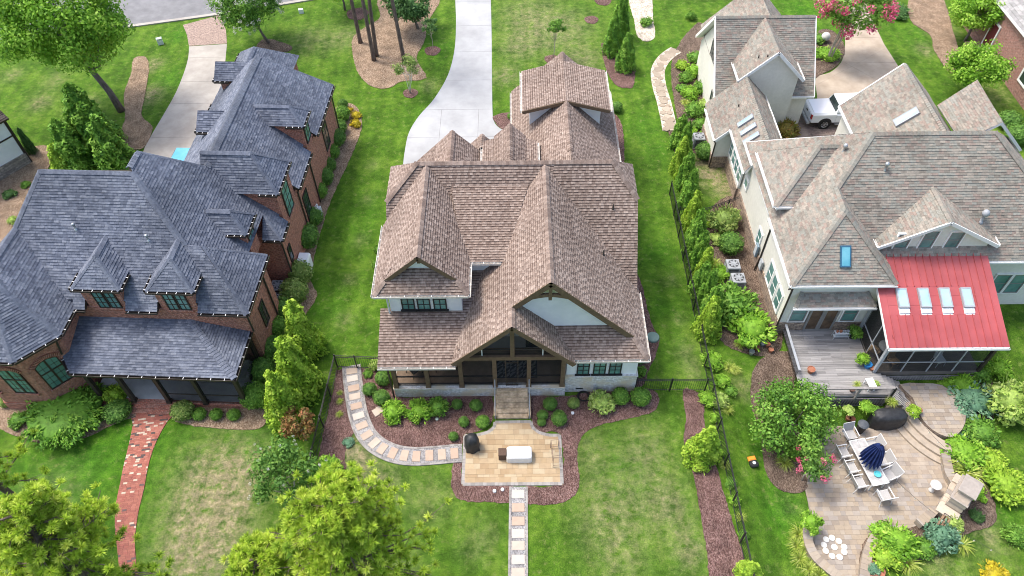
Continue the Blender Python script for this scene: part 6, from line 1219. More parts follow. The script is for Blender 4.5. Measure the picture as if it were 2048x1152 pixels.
# string lights over the patio
def string(label, a, b, sag, n=9):
    a, b = Vector(a), Vector(b); P = [a.lerp(b, i/20)-Vector((0, 0, sag*4*(i/20)*(1-i/20))) for i in range(21)]; t = thing('string_lights', label, 'string lights', tuple(P[0])); mb = MB(); mb.tube([p-P[0] for p in P], .008, 4); mb.build('wire', black, t)
    bm = MB().lathe(((.012, 0), (.02, -.05), (.032, -.09), (.012, -.13)), 0, 0, 8).mesh('bulb', mat('clear_bulb', ((.5, .48, .4), (.6, .58, .5)), 4., rough=.1))
    for k in range(n): p = a.lerp(b, (k+.5)/n)-Vector((0, 0, sag*4*((k+.5)/n)*(1-(k+.5)/n))); ob('bulb', bm, t, p-P[0])
string('thin string of bulbs crossing patio from deck rail to fireplace', (19.95, 21.3, 1.3), (22.2, 15.6, 1.7), .5, 10); string('thin string of bulbs from chair corner past the low fireplace', (18.3, 16.0, 1.2), (21.6, 12.3, 1.5), .4, 7)
# ------------------------------------------------------------------ vehicles
def wheel(root, x, y, r=.4, w_=.26):
    mb = MB(); n = 22; prof = ((r*.62, -w_/2), (r*.96, -w_/2), (r, -w_/2+.03), (r, w_/2-.03), (r*.96, w_/2), (r*.62, w_/2))
    for q, yy in prof:
        for k in range(n): a = 2*math.pi*k/n; mb.v.append((q*math.cos(a), yy, q*math.sin(a)))
    for j in range(len(prof)-1):
        for k in range(n): l = (k+1) % n; mb.f.append((j*n+k, (j+1)*n+k, (j+1)*n+l, j*n+l)); mb.t.append(.5)
    ty = mb.build('wheel', mat('tyre_rubber', ((.012, .012, .012), (.025, .025, .025)), 6., rough=.85), root, (x, y, r))
    for sy in (-1, 1):
        mb = MB(); yy = sy*(w_/2-.04)
        for k in range(6):
            a = k*math.pi/3; mb.beam((0, yy, 0), (r*.62*math.cos(a), yy, r*.62*math.sin(a)), .03, .11, up=(0, 1, 0))
        mb.tube([(r*.6*math.cos(a), yy, r*.6*math.sin(a)) for a in [i*math.pi/11 for i in range(23)]], .03, 5); mb.build('rim', mat('alloy', ((.5, .51, .52), (.62, .63, .64)), 5., rough=.3, metal=.7), ty)
        mb = MB(); mb.tube(((0, yy-.01, 0), (0, yy+.01*sy*-1, 0)), r*.58, 18); mb.build('hub', mat('dark_hub', ((.05, .05, .052), (.1, .1, .1)), 5.), ty)
def loft(mb, secs):
    """secs: list of cross sections (same point count) -> skin with end caps"""
    n = len(secs[0]); i = len(mb.v)
    for s_ in secs: mb.v += [tuple(p) for p in s_]
    for j in range(len(secs)-1):
        for k in range(n): l = (k+1) % n; mb.f.append((i+j*n+k, i+j*n+l, i+(j+1)*n+l, i+(j+1)*n+k)); mb.t.append(.5)
    mb.f.append(tuple(i+k for k in range(n))[::-1]); mb.f.append(tuple(i+(len(secs)-1)*n+k for k in range(n))); mb.t += [.5, .5]
    return mb
def xsec(x, hw, z0, z1, r=.1, tum=0.): return [(x, -hw+r, z0), (x, hw-r, z0), (x, hw, z0+r), (x, hw-tum, z1-r), (x, hw-tum-r, z1), (x, -hw+tum+r, z1), (x, -hw+tum, z1-r), (x, -hw, z0+r)]
truckp = mat('white_car_paint', ((.74, .76, .78), (.78, .80, .82)), 1., rough=.25, spec=.5, coat=.6)
t = thing('pickup_truck', 'white pickup truck with covered bed parked in the court', 'pickup truck', (24.5, 45.45, 0), math.radians(1.5))
mb = MB(); loft(mb, [xsec(-2.85, .9, .62, 1.22, .08), xsec(-2.75, .98, .5, 1.28, .08), xsec(-1.05, 1.0, .48, 1.30, .08)]); loft(mb, [xsec(-1.03, 1.0, .48, 1.25, .08), xsec(1.5, 1.0, .48, 1.22, .08), xsec(2.5, .97, .5, 1.15, .1), xsec(2.85, .85, .55, .98, .12)]); mb.build('body', truckp, t)
mb = MB(); loft(mb, [xsec(-1.12, .93, 1.24, 1.35, .05, .0), xsec(-.95, .93, 1.24, 1.88, .1, .14), xsec(.9, .93, 1.22, 1.9, .1, .14), xsec(1.65, .92, 1.2, 1.3, .05, .02)]); mb.build('cab', truckp, t)
mb = MB(); mb.hexa(((-2.72, -.9, 1.281), (-1.15, -.9, 1.301), (-1.15, .9, 1.301), (-2.72, .9, 1.281), (-2.68, -.86, 1.33), (-1.2, -.86, 1.35), (-1.2, .86, 1.35), (-2.68, .86, 1.33))); mb.build('bed_cover', truckp, t)
for sy in (-1, 1):
    mb = MB(); mb.hexa(((-.8, sy*.935, 1.32), (1.15, sy*.935, 1.3), (1.15, sy*.94, 1.3), (-.8, sy*.94, 1.32), (-.8, sy*.82, 1.78), (.8, sy*.82, 1.78), (.8, sy*.83, 1.78), (-.8, sy*.83, 1.78))); mb.build('side_window', dglass, t)
    mb = MB(); mb.bbox(-2.86, -2.72, sy*.86-.09, sy*.86+.1, .85, 1.2, .02); mb.build('tail_light', mat('red_lens', ((.35, .01, .015), (.5, .02, .025)), 5., rough=.2), t)
    mb = MB(); mb.bbox(1.0, 1.2, sy*1.08-.08, sy*1.08+.08, 1.25, 1.42, .03); mb.build('mirror', truckp, t); mb = MB(); mb.box(-1.0, .9, sy*1.0-.06, sy*1.0+.06, .38, .44); mb.build('running_board', metal, t)
    mb = MB(); mb.bbox(2.6, 2.86, sy*.7-.14, sy*.7+.14, .8, .98, .03); mb.build('headlight', lightp, t)
    for x in (-1.75, 1.85):
        mb = MB(); mb.tube(((x, sy*.97, .45), (x, sy*1.012, .45)), .5, 20); mb.build('wheel_arch', black, t); wheel(t, x, sy*.92, .41)
mb = MB(); mb.hexa(((-1.15, -.78, 1.36), (-1.15, .78, 1.36), (-1.10, .78, 1.36), (-1.10, -.78, 1.36), (-1.0, -.7, 1.80), (-1.0, .7, 1.80), (-.95, .7, 1.80), (-.95, -.7, 1.80))); mb.build('rear_window', dglass, t)
mb = MB(); mb.hexa(((.98, -.75, 1.86), (1.62, -.85, 1.31), (1.62, .85, 1.31), (.98, .75, 1.86), (1.0, -.75, 1.88), (1.66, -.85, 1.33), (1.66, .85, 1.33), (1.0, .75, 1.88))); mb.build('windscreen', dglass, t)
mb = MB(); mb.bbox(-2.9, -2.86, -.72, .72, .66, 1.2, .02); tg = mb.build('tailgate', truckp, t); mb = MB(); mb.box(-2.93, -2.902, -.12, .12, 1.02, 1.1); mb.build('handle', black, tg)
mb = MB(); mb.bbox(-3.08, -2.86, -.95, .95, .45, .62, .03); mb.build('rear_bumper', metal, t); mb = MB(); mb.bbox(2.8, 3.0, -.9, .9, .45, .65, .04); mb.build('front_bumper', metal, t)
jp = mat('blue_car_paint', ((.06, .30, .46), (.12, .42, .58)), 1.2, rough=.3, spec=.5, coat=.5)
p = L2(-6.5, 14.6); t = thing('blue_jeep', 'bright blue boxy off-road car parked behind the grey roof', 'car', (p.x, p.y, 0), math.radians(-90-2.8))
mb = MB(); loft(mb, [xsec(-2.0, .8, .5, 1.1, .08), xsec(-1.9, .84, .45, 1.15, .08), xsec(.6, .84, .45, 1.15, .08), xsec(1.95, .78, .5, 1.05, .1)]); mb.build('body', jp, t); mb = MB(); loft(mb, [xsec(-1.95, .8, 1.12, 1.6, .1, .06), xsec(-1.85, .8, 1.12, 1.82, .1, .1), xsec(.45, .8, 1.12, 1.84, .1, .1), xsec(.8, .8, 1.12, 1.3, .06, .02)]); mb.build('hard_top', jp, t)
for sy in (-1, 1):
    for a, b in ((-1.75, -.95), (-.85, -.15), (-.05, .5)): mb = MB(); mb.hexa(((a, sy*.80, 1.22), (b, sy*.80, 1.22), (b, sy*.815, 1.22), (a, sy*.815, 1.22), (a, sy*.715, 1.7), (b-.05, sy*.715, 1.7), (b-.05, sy*.735, 1.7), (a, sy*.735, 1.7))); mb.build('side_window', dglass, t)
    for x in (-1.25, 1.3): mb = MB(); mb.bbox(x-.5, x+.5, sy*.84-.08, sy*.84+.08, .78, .86, .02); mb.build('fender', black, t); wheel(t, x, sy*.76, .4)
mb = MB(); mb.box(-.1, .35, -.45, .45, 1.845, 1.86); mb.build('roof_panel', dglass, t); mb = MB(); mb.tube(((.62, -.8, .5), (.63, -.86, 1.2)), .0, 4) if 0 else mb.bbox(.45, .6, -1.0, -.84, 1.15, 1.3, .03); mb.build('mirror', jp, t); mb = MB(); mb.bbox(.45, .6, .84, 1.0, 1.15, 1.3, .03); mb.build('mirror', jp, t)
mb = MB(); mb.hexa(((.52, -.7, 1.80), (.82, -.74, 1.25), (.82, .74, 1.25), (.52, .7, 1.80), (.56, -.7, 1.81), (.86, -.74, 1.26), (.86, .74, 1.26), (.56, .7, 1.81))); mb.build('windscreen', dglass, t)
mb = MB(); mb.tube(((-2.2, 0, .95), (-1.98, 0, .95)), .38, 20); mb.build('spare_wheel', jp, t)
# ------------------------------------------------------------------ plants
def leafmat(name, cols, trans=.28, var=.3, k=1.8):
    cols = [tuple(min(.75, c*(k if max(q) < .45 else 1.)) for c in q) for q in cols]
    return mat(name, tint=cols, scale=5, var=var, rough=.6, trans=trans, spec=.25)
LF = dict(
    box=leafmat('boxwood_leaf', ((.030, .075, .012), (.052, .120, .020), (.085, .170, .030), (.125, .210, .040))),
    green=leafmat('mid_leaf', ((.034, .085, .012), (.062, .145, .018), (.105, .205, .028), (.160, .260, .045))),
    bright=leafmat('bright_leaf', ((.055, .130, .012), (.105, .220, .018), (.170, .300, .030), (.250, .360, .060)), .35),
    lime=leafmat('lime_foliage', ((.075, .150, .012), (.135, .235, .020), (.210, .310, .030), (.290, .380, .055)), .32),
    thuja=leafmat('thuja_foliage', ((.035, .095, .012), (.065, .155, .018), (.115, .225, .026), (.170, .280, .040)), .25),
    dark=leafmat('dark_leaf', ((.020, .052, .014), (.036, .085, .022), (.060, .125, .034), (.095, .170, .052))),
    olive=leafmat('mottled_leaf', ((.045, .095, .020), (.090, .150, .030), (.150, .200, .048), (.220, .255, .095)), .25),
    blue=leafmat('blue_green_leaf', ((.030, .080, .045), (.060, .130, .075), (.100, .185, .110), (.160, .235, .160))),
    yellow=leafmat('golden_leaf', ((.200, .170, .010), (.330, .270, .014), (.450, .350, .022), (.540, .440, .060))),
    red=leafmat('bronze_leaf', ((.080, .045, .015), (.150, .070, .025), (.110, .110, .030), (.240, .085, .045))),
    maple=leafmat('copper_leaf', ((.070, .055, .012), (.130, .085, .020), (.100, .120, .022), (.200, .105, .030))),
    pine=leafmat('pine_needle', ((.120, .190, .020), (.200, .285, .028), (.290, .370, .042), (.380, .440, .085)), .3),
    pale=leafmat('pale_leaf', ((.120, .200, .040), (.200, .290, .060), (.290, .370, .100), (.390, .450, .180)), .35),
    grassy=leafmat('strap_leaf', ((.090, .150, .020), (.170, .230, .030), (.260, .300, .060), (.360, .380, .140)), .3),
    pink=leafmat('pink_blossom', ((.50, .045, .125), (.62, .085, .19), (.70, .15, .26), (.76, .26, .36)), .3),
    white=leafmat('white_blossom', ((.50, .50, .42), (.62, .62, .55), (.70, .70, .65)), .3), coral=leafmat('coral_blossom', ((.5, .09, .06), (.6, .15, .11)), .3), orange=leafmat('orange_blossom', ((.55, .26, .012), (.62, .36, .02), (.66, .46, .05)), .3))
bark = mat('grey_bark', ((.10, .085, .07), (.22, .19, .165)), 8., rough=.95, bump=.8, bscale=25, stretch=(1, 1, .3))
pbark = mat('pine_bark', ((.075, .055, .045), (.19, .145, .12)), 7., rough=.95, bump=1., bscale=16, stretch=(1, 1, .35)); sbark = mat('smooth_pale_bark', ((.33, .28, .22), (.5, .44, .37)), 6., rough=.8)
def rdir(rs, n):
    v = rs.normal(size=(n, 3)); return v/np.linalg.norm(v, axis=1)[:, None]
def leaves(P, N, size, tint, asp=.55, T=None, rs=None, fold=.18):
    n = len(P); N = N/np.linalg.norm(N, axis=1)[:, None]
    t = T if T is not None else rs.normal(size=(n, 3)); t = t-N*(t*N).sum(1)[:, None]; t /= np.linalg.norm(t, axis=1)[:, None]+1e-9; b = np.cross(N, t)
    s = np.broadcast_to(np.asarray(size, float), (n,))[:, None]
    V = np.stack([P-t*s, P+b*s*asp+N*s*fold, P+t*s, P-b*s*asp+N*s*fold], 1).reshape(-1, 3); return V, np.arange(4*n).reshape(n, 4), tint
def join(parts):
    V = []; Q = []; T = []; k = 0
    for v, q, t in parts: V.append(v); Q.append(q+k); T.append(t); k += len(v)
    return np.concatenate(V), np.concatenate(Q), np.concatenate(T)
def core(c, r, nseg=10, t=.45):     # inner mass so that light does not pass straight through
    V = []; Q = []; m = 6
    for j in range(m+1):
        for k in range(nseg): ph = math.pi*j/m; a = 2*math.pi*k/nseg; V.append((c[0]+r[0]*math.sin(ph)*math.cos(a), c[1]+r[1]*math.sin(ph)*math.sin(a), c[2]+r[2]*math.cos(ph)))
    for j in range(m):
        for k in range(nseg): Q.append((j*nseg+k, (j+1)*nseg+k, (j+1)*nseg+(k+1) % nseg, j*nseg+(k+1) % nseg))
    return np.array(V), np.array(Q), np.full(len(Q), t)
def clump(rs, c, r, n, size, t0=.5, tv=.25, up=.35, lo=.72, asp=.55):
    d = rdir(rs, n); k = rs.uniform(lo, 1.06, n); P = np.asarray(c)+d*k[:, None]*np.asarray(r); N = d+rs.normal(size=(n, 3))*.45+np.array([0, 0, up])
    return leaves(P, N, size*rs.uniform(.65, 1.3, n), np.clip(t0+rs.normal(0, tv, n), 0, 1), asp, rs=rs)
SH = {}
def shrub_mesh(kind, v):
    """unit shrubs: radius 1 (x,y), height set by the kind; a few variants each, shared by all copies"""
    if (kind, v) in SH: return SH[kind, v]
    rs = np.random.default_rng(abs(hash(kind)) % 1000+v*17 if 0 else sum(map(ord, kind))*7+v*17); parts = []; m = 'green'
    if kind in ('ball', 'ballb', 'ballo'):
        m = {'ball': 'box', 'ballb': 'green', 'ballo': 'olive'}[kind]; parts.append(core((0, 0, .78), (.84, .84, .74)))
        parts.append(clump(rs, (0, 0, .8), (.97, .97, .82), 1500, .085, .5, .25))
        for i in range(14): d = rdir(rs, 1)[0]; d[2] = abs(d[2])*.9; parts.append(clump(rs, np.array((0, 0, .8))+d*np.array((.8, .8, .65)), (.24, .24, .22), 60, .08, rs.uniform(.35, .75), .2))
    elif kind in ('loose', 'looseb', 'lime', 'dark', 'yellow', 'mottle', 'blue', 'red', 'maple', 'pale'):
        m = {'loose': 'bright', 'looseb': 'green', 'lime': 'lime', 'dark': 'dark', 'yellow': 'yellow', 'mottle': 'olive', 'blue': 'blue', 'red': 'red', 'maple': 'maple', 'pale': 'pale'}[kind]; parts.append(core((0, 0, .6), (.6, .6, .5)))
        for i in range(26):
            a = rs.uniform(0, 6.28); q = math.sqrt(rs.uniform(0, 1))*.78; z = (1-.55*q*q)*rs.uniform(.55, 1.15); parts.append(clump(rs, (q*math.cos(a), q*math.sin(a), z*.85), (.3, .3, .26), 75, .10, rs.uniform(.25, .75), .18))
        n = 90; a = rs.uniform(0, 6.28, n); el = rs.uniform(.15, 1.4, n); d = np.stack([np.cos(a)*np.cos(el), np.sin(a)*np.cos(el), np.sin(el)], 1); P = d*np.array((1.0, 1.0, 1.15))*rs.uniform(.9, 1.12, n)[:, None]+np.array((0, 0, .15))
        parts.append(leaves(P, np.cross(d, rdir(rs, n)), .14, np.clip(rs.normal(.65, .2, n), 0, 1), .35, T=d, rs=rs))
    elif kind == 'strap':
        m = 'grassy'; n = 130; a = rs.uniform(0, 6.28, n); L_ = rs.uniform(.6, 1.15, n); V = []; Q = []
        for i in range(n):
            c, s = math.cos(a[i]), math.sin(a[i]); r0 = rs.uniform(0, .15); lift = rs.uniform(.5, 1.1); pts = [(r0, 0), (r0+.3*L_[i], .55*lift), (r0+.62*L_[i], .72*lift), (r0+L_[i], .5*lift)]; w_ = .035
            for j in range(3):
                (p, z), (p2, z2) = pts[j], pts[j+1]; wa, wb = w_*(1-j*.25), w_*(1-(j+1)*.3); k = len(V)
                V += [(p*c-wa*s, p*s+wa*c, z), (p*c+wa*s, p*s-wa*c, z), (p2*c+wb*s, p2*s-wb*c, z2), (p2*c-wb*s, p2*s+wb*c, z2)]; Q.append((k, k+1, k+2, k+3))
        parts.append((np.array(V), np.array(Q), np.repeat(np.clip(rs.normal(.5, .25, n), 0, 1), 3)))
    elif kind == 'juniper':
        m = 'thuja'; parts.append(core((0, 0, .22), (.8, .8, .18)))
        for i in range(60):
            a = rs.uniform(0, 6.28); q = math.sqrt(rs.uniform(0, 1))*.95; n = 70; al = rs.uniform(0, 1, n); dx, dy = math.cos(a), math.sin(a); P = np.stack([dx*(q*.75+al*.3)+rs.normal(0, .06, n), dy*(q*.75+al*.3)+rs.normal(0, .06, n), .32*(1-q*.5)+al*.08+rs.normal(0, .04, n)], 1)
            parts.append(leaves(P, np.array((0, 0, 1))+rs.normal(size=(n, 3))*.5, .06, np.clip(rs.uniform(.3, .8)+rs.normal(0, .15, n), 0, 1), .4, T=np.array((dx, dy, .25))+rs.normal(size=(n, 3))*.4, rs=rs))
    elif kind in ('cone', 'conel', 'coned'):
        m = {'cone': 'thuja', 'conel': 'lime', 'coned': 'dark'}[kind]; n = 7500; t = rs.uniform(0, 1, n)**.8; a = rs.uniform(0, 6.28, n); rad = (1-t)**.75*(.85+.15*np.sin(a*5+t*9))*rs.uniform(.72, 1.05, n)+.03
        P = np.stack([rad*np.cos(a), rad*np.sin(a), t*4.0+.05], 1); o = np.stack([np.cos(a), np.sin(a), np.full(n, .35)], 1); parts.append(leaves(P, o+rs.normal(size=(n, 3))*.45, .095*rs.uniform(.6, 1.25, n), np.clip(.5+.25*np.sin(a*4+t*11)+rs.normal(0, .18, n), 0, 1), .42, T=np.array((0, 0, 1.))+o*.35+rs.normal(size=(n, 3))*.3, rs=rs))
        for i in range(34):
            tt = rs.uniform(.02, .92); aa = rs.uniform(0, 6.28); rr = (1-tt)**.75*.86; parts.append(clump(rs, (rr*math.cos(aa), rr*math.sin(aa), tt*4+.1), (.2, .2, .36), 80, .075, rs.uniform(.4, .9), .15, up=.2))
        V, Q, T = core((0, 0, 1.6), (.62, .62, 1.6)); V = V*np.array((1, 1, 1)); f = np.clip(1.15-V[:, 2]/4, .05, 1); V[:, 0] *= f; V[:, 1] *= f; parts.append((V, Q, T))
    V, Q, T = join(parts); SH[kind, v] = npmesh(kind+'_foliage', V, Q, LF[m], T); return SH[kind, v]
prnd = random.Random(77)
FLOW = {}
def flowers(root, kind, n, r, h, size=.05, seed=1, zlo=.5):
    rs = np.random.default_rng(seed); d = rdir(rs, n); d[:, 2] = np.abs(d[:, 2]); P = d*np.array((r, r, h*.55))+np.array((0, 0, h*.45)); V, Q, T = leaves(P, d+rs.normal(size=(n, 3))*.3, size, rs.uniform(0, 1, n), .8, rs=rs)
    tag(ob('blossoms', npmesh('blossoms', V, Q, LF[kind], T), root), kind='stuff')
NAMES = dict(ball='round_shrub', ballb='round_shrub', ballo='round_shrub', loose='leafy_shrub', looseb='leafy_shrub', lime='lime_shrub', dark='dark_shrub', yellow='golden_shrub', mottle='leafy_shrub', blue='blue_green_shrub', red='bronze_shrub', maple='copper_maple', pale='pale_shrub', strap='strap_plant', juniper='spreading_juniper', cone='arborvitae', conel='arborvitae', coned='arborvitae')
def shrub(kind, px, py, wpx, label, hf=1., group=None, z0=None, base=None, h=None, name=None):
    """px,py = middle of the plant in the photo, wpx = its width there"""
    zg = z0 if z0 is not None else None
    p = at(px, py, 0); zz = tz(p.x, p.y) if zg is None else zg; r = 1.12*wpx/2*ppm(px, py, zz+.3)
    cz = {'strap': .3, 'juniper': .3}.get(kind, .75)*r*hf; p = base if base is not None else at(px, py, zz+cz)
    o = ob(name or NAMES[kind], shrub_mesh(kind, prnd.randint(0, 2 if kind[:4] in ('ball', 'cone', 'loos') else 1)), None, (p[0], p[1], zz), prnd.uniform(0, 6.28)); o.scale = (r, r*prnd.uniform(.9, 1.08), r*hf*prnd.uniform(.92, 1.08))
    return tag(o, label, 'shrub' if kind[:4] != 'cone' else 'tree', group)
def cone(kind, px, py, r, h, label, group=None, z=None):
    """px,py = foot of the tree"""
    p = at(px, py, z or 0); o = ob(NAMES[kind], shrub_mesh(kind, prnd.randint(0, 2)), None, (p.x, p.y, z or 0), prnd.uniform(0, 6.28)); o.scale = (r, r*prnd.uniform(.9, 1.1), h/4.05); return tag(o, label, 'tree', group)
ORD = ('first', 'second', 'third', 'fourth', 'fifth', 'sixth', 'seventh', 'eighth', 'ninth', 'tenth', 'eleventh', 'twelfth', 'thirteenth', 'fourteenth', 'fifteenth', 'sixteenth', 'seventeenth', 'eighteenth')
# --- central house beds
for k, px, py, w_, lb, hf in (('ball', 766, 757, 30, 'round shrub at the left corner post of back porch', 1), ('ball', 739, 779, 25, 'small dark shrub right beside the curved path, upper one', 1), ('ball', 763, 795, 31, 'round shrub between curved path and white brick base', 1), ('loose', 786, 820, 46, 'leafy light green shrub next to two loose stones', .95), ('loose', 838, 818, 50, 'wide leafy light green shrub before porch, left of dark one', .95), ('looseb', 876, 811, 40, 'tall dark leafy shrub under the third porch post', 1.3),
                                ('ball', 914, 808, 21, 'small shrub beside dark leafy shrub, left of steps', 1), ('ball', 952, 811, 23, 'small shrub close to the left side of steps', 1), ('ball', 927.5, 844, 20, 'small shrub in second row left of steps, left one', 1), ('ballb', 965, 843, 27, 'wide low shrub in second row nearest patio neck', .8), ('ball', 907, 873, 19, 'small lone shrub above the curved path near grill', 1),
                                ('ball', 1100, 808, 27, 'round shrub close to the right side of steps', 1), ('ballo', 1147, 806, 23, 'small shrub with reddish tips left of garden hose', 1), ('ball', 1085, 830, 20, 'small shrub at patio neck, right side, upper', .9), ('ball', 1083, 844, 17, 'smallest shrub at patio neck, right side, lower', .9), ('ball', 1118.5, 836, 29, 'round shrub in second row right of steps', 1),
                                ('pale', 1201, 803, 52, 'large pale feathery shrub below the triple window', .85), ('ballb', 1241, 793, 33, 'round shrub right of the pale feathery shrub', 1), ('ballb', 1281, 794, 36, 'round shrub at the outer right corner of bed', 1), ('looseb', 1283, 742, 24, 'leafy shrub at right side of house above fence', 1.1), ('dark', 1284, 722, 16, 'small dark shrub tucked behind right house corner', 1.),
                                ('looseb', 735, 746, 20, 'small leafy shrub by the black fence and path top', .8), ('pale', 749, 728, 26, 'pale leafy shrub at left house corner behind fence', 1.), ('strap', 680, 786, 13, 'tiny strap leaf plant left of path, topmost', 1), ('strap', 680, 803, 15, 'small strap leaf plant left of path, middle', 1), ('strap', 679, 829, 16, 'small strap leaf plant left of path, lowest', 1), ('blue', 696, 884, 22, 'grey green weed clump below curve of path', .5),
                                ('looseb', 757, 497, 20, 'leafy shrub against left wall of central house', 1.2), ('looseb', 751, 527, 16, 'smaller shrub against left wall of central house', 1.1), ('ball', 1234, 214, 22, 'dark round shrub beside the rear wing of house', 1.), ('ballb', 1022, 232, 14, 'small shrub by the driveway corner', 1.)):
    shrub(k, px, py, w_, lb, hf)
# --- left house beds
for i, (px, py, w_) in enumerate(((685.6, 209, 18), (684, 228, 28), (678, 254, 26), (672, 276, 31), (663, 304, 27), (658, 330, 25), (649, 354, 30), (638, 382, 28), (625, 435, 34), (612.6, 474, 41), (600, 546, 44), (588, 583, 44), (566, 615, 38), (552, 655, 37), (539, 697, 44), (526, 742, 44), (508, 791, 46))):
    shrub('ballo' if i in (10, 11) else ('ballb' if i % 3 == 1 else 'ball'), px, py, w_*1.13, '%s clipped shrub from the street along the brick side wall' % ORD[i], 1.05, 'clipped shrubs along the brick side wall')
for px, py, w_, lb in ((699, 219, 15, 'smallest golden shrub at far end of brick side bed'), (711.6, 228, 20, 'golden shrub at far end of brick side bed, upper right'), (710, 246, 21, 'golden shrub at far end of brick side bed, lower')): shrub('yellow', px, py, w_, lb, .9)
for k, px, py, w_, lb, hf in (('ballo', 365, 822, 44, 'round mottled shrub right of the brick steps', .85), ('ballb', 398, 828, 26, 'small shrub next to round mottled shrub by brick porch', .9), ('ballb', 432, 829, 24, 'small loose shrub in porch bed, second from corner', .9), ('ballb', 467, 829, 26, 'small loose shrub in porch bed, nearest the corner', .9), ('ball', 233, 822, 50, 'low round shrub left of the brick steps', .7), ('looseb', 188, 833, 34, 'leafy shrub between juniper and low round shrub', .8), ('lime', 231, 787, 46, 'lime leafed shrub against the open porch bay', 1.1),
                                ('looseb', 36, 838, 38, 'leafy shrub at left end of front bed', .8), ('ballo', 10, 804, 24, 'small shrub below arched window at frame edge', .9), ('looseb', 50, 368, 20, 'small dark shrub in straw bed by white house, right one', .7), ('dark', 18, 387, 26, 'small dark shrub in straw bed by white house, left one', .7), ('pale', 24, 440, 22, 'pale yellow shrub behind grey roof ridge', 1.)): shrub(k, px, py, w_, lb, hf)
o = shrub('juniper', 118, 822, 150, 'large spreading juniper below the arched bay windows', 1.2); shrub('juniper', 165, 800, 90, 'second juniper spreading against the brick porch base', 1.2)
# --- right lot
for k, px, py, w_, lb, hf in (('looseb', 1372, 152, 30, 'green shrub at bend of flagstone path by garage wall', .9), ('loose', 1380, 182, 36, 'yellowish green shrub below garage wall, second from path', .9), ('looseb', 1390, 216, 38, 'deep green shrub below garage wall, third from path', .9), ('lime', 1364, 128, 26, 'lime shrub at top of flagstone path', .8), ('looseb', 1402, 245, 30, 'leafy shrub behind the black sided condenser', .9), ('ball', 1411, 302, 36, 'dense round shrub in front of black sided condenser', 1.), ('maple', 1572, 258, 52, 'copper weeping maple in the paved court corner', .9),
                                ('mottle', 1452, 437, 62, 'large mottled shrub beside white side wall', 1.), ('ball', 1462, 487, 46, 'deep green clipped shrub below mottled shrub', 1.), ('pale', 1433, 477, 32, 'yellow green hosta left of the clipped shrub', .5), ('strap', 1428, 527, 34, 'daylily clump left of the grey condenser', 1.), ('lime', 1420, 445, 22, 'small lime shrub between hedge and mottled shrub', .8), ('loose', 1441, 545, 40, 'orange flowered shrub below grey condenser', .7), ('green', 0, 0, 0, '', 0),
                                ('looseb', 1470, 600, 90, 'big bush by stone wall, upper part above pale condenser', .9), ('loose', 1505, 650, 86, 'big bright bush by stone wall beside the deck panel', .9), ('looseb', 1425, 640, 50, 'soft bush between hedge end and big bush', .9), ('loose', 1424, 720, 40, 'leafy shrub by the fence corner beside stone slab', .7), ('pale', 1440, 800, 36, 'pale feathery plant beside fence above lime conifer', .9), ('loose', 1418, 795, 38, 'leafy shrub left of fence above lime conifer', .9), ('strap', 1470, 740, 24, 'yellow flowering clump right of fence corner', .8), ('strap', 1480, 690, 22, 'flowering clump beside flat stone slab', .8),
                                ('blue', 1948, 795, 92, 'blue green spreading bush right of upper landing', .6), ('loose', 1925, 765, 60, 'leafy green bush under porch lattice, right end', .7), ('pale', 2022, 795, 90, 'pale bright shrub tree at right frame edge', 1.1), ('looseb', 1965, 860, 70, 'flowering bush below blue green bush', .7), ('loose', 1930, 900, 76, 'bright garden bush right of the stone garden wall', .6), ('strap', 1935, 945, 70, 'wide grassy clump above the stone fireplace', .8), ('lime', 2012, 965, 80, 'yellow green bush right of stone fireplace', .8), ('blue', 1890, 850, 34, 'small plant at end of curved steps', .6),
                                ('loose', 1795, 1080, 86, 'big round green bush left of glass globe, upper', .75), ('lime', 1770, 1115, 60, 'lime bush next to clay bowl planter', .7), ('blue', 1885, 1070, 64, 'grey green bush below stone fireplace', .8), ('dark', 1955, 1030, 28, 'small dark shrub in soil behind fireplace', .9), ('pale', 1905, 1045, 40, 'airy pale plant by the fireplace chimney', .9), ('strap', 1815, 1125, 50, 'pale strap leaf clump below round green bush', .6), ('yellow', 1990, 1145, 50, 'golden shrub at lower right frame edge', .6), ('looseb', 2035, 1070, 50, 'leafy bush at right frame edge near bottom', .8),
                                ('ball', 2020, 240, 44, 'round bright shrub beyond stucco house, upper', .9), ('ball', 2036, 268, 44, 'round bright shrub beyond stucco house, lower', .9), ('dark', 1800, 20, 44, 'dark spreading shrub in straw bed, top right', .6), ('looseb', 1383, 30, 22, 'lone shrub on lawn beside garage, top', 1.), ('loose', 1655, 105, 46, 'low bright groundcover shrub below pink tree', .5), ('looseb', 1640, 75, 30, 'leafy shrub between garage and pink tree', .7), ('looseb', 1294, 42, 26, 'shrub in the pale straw strip near top', .8), ('lime', 1655, 804, 0, '', 0)):
    if w_: shrub(k, px, py, w_, lb, hf)
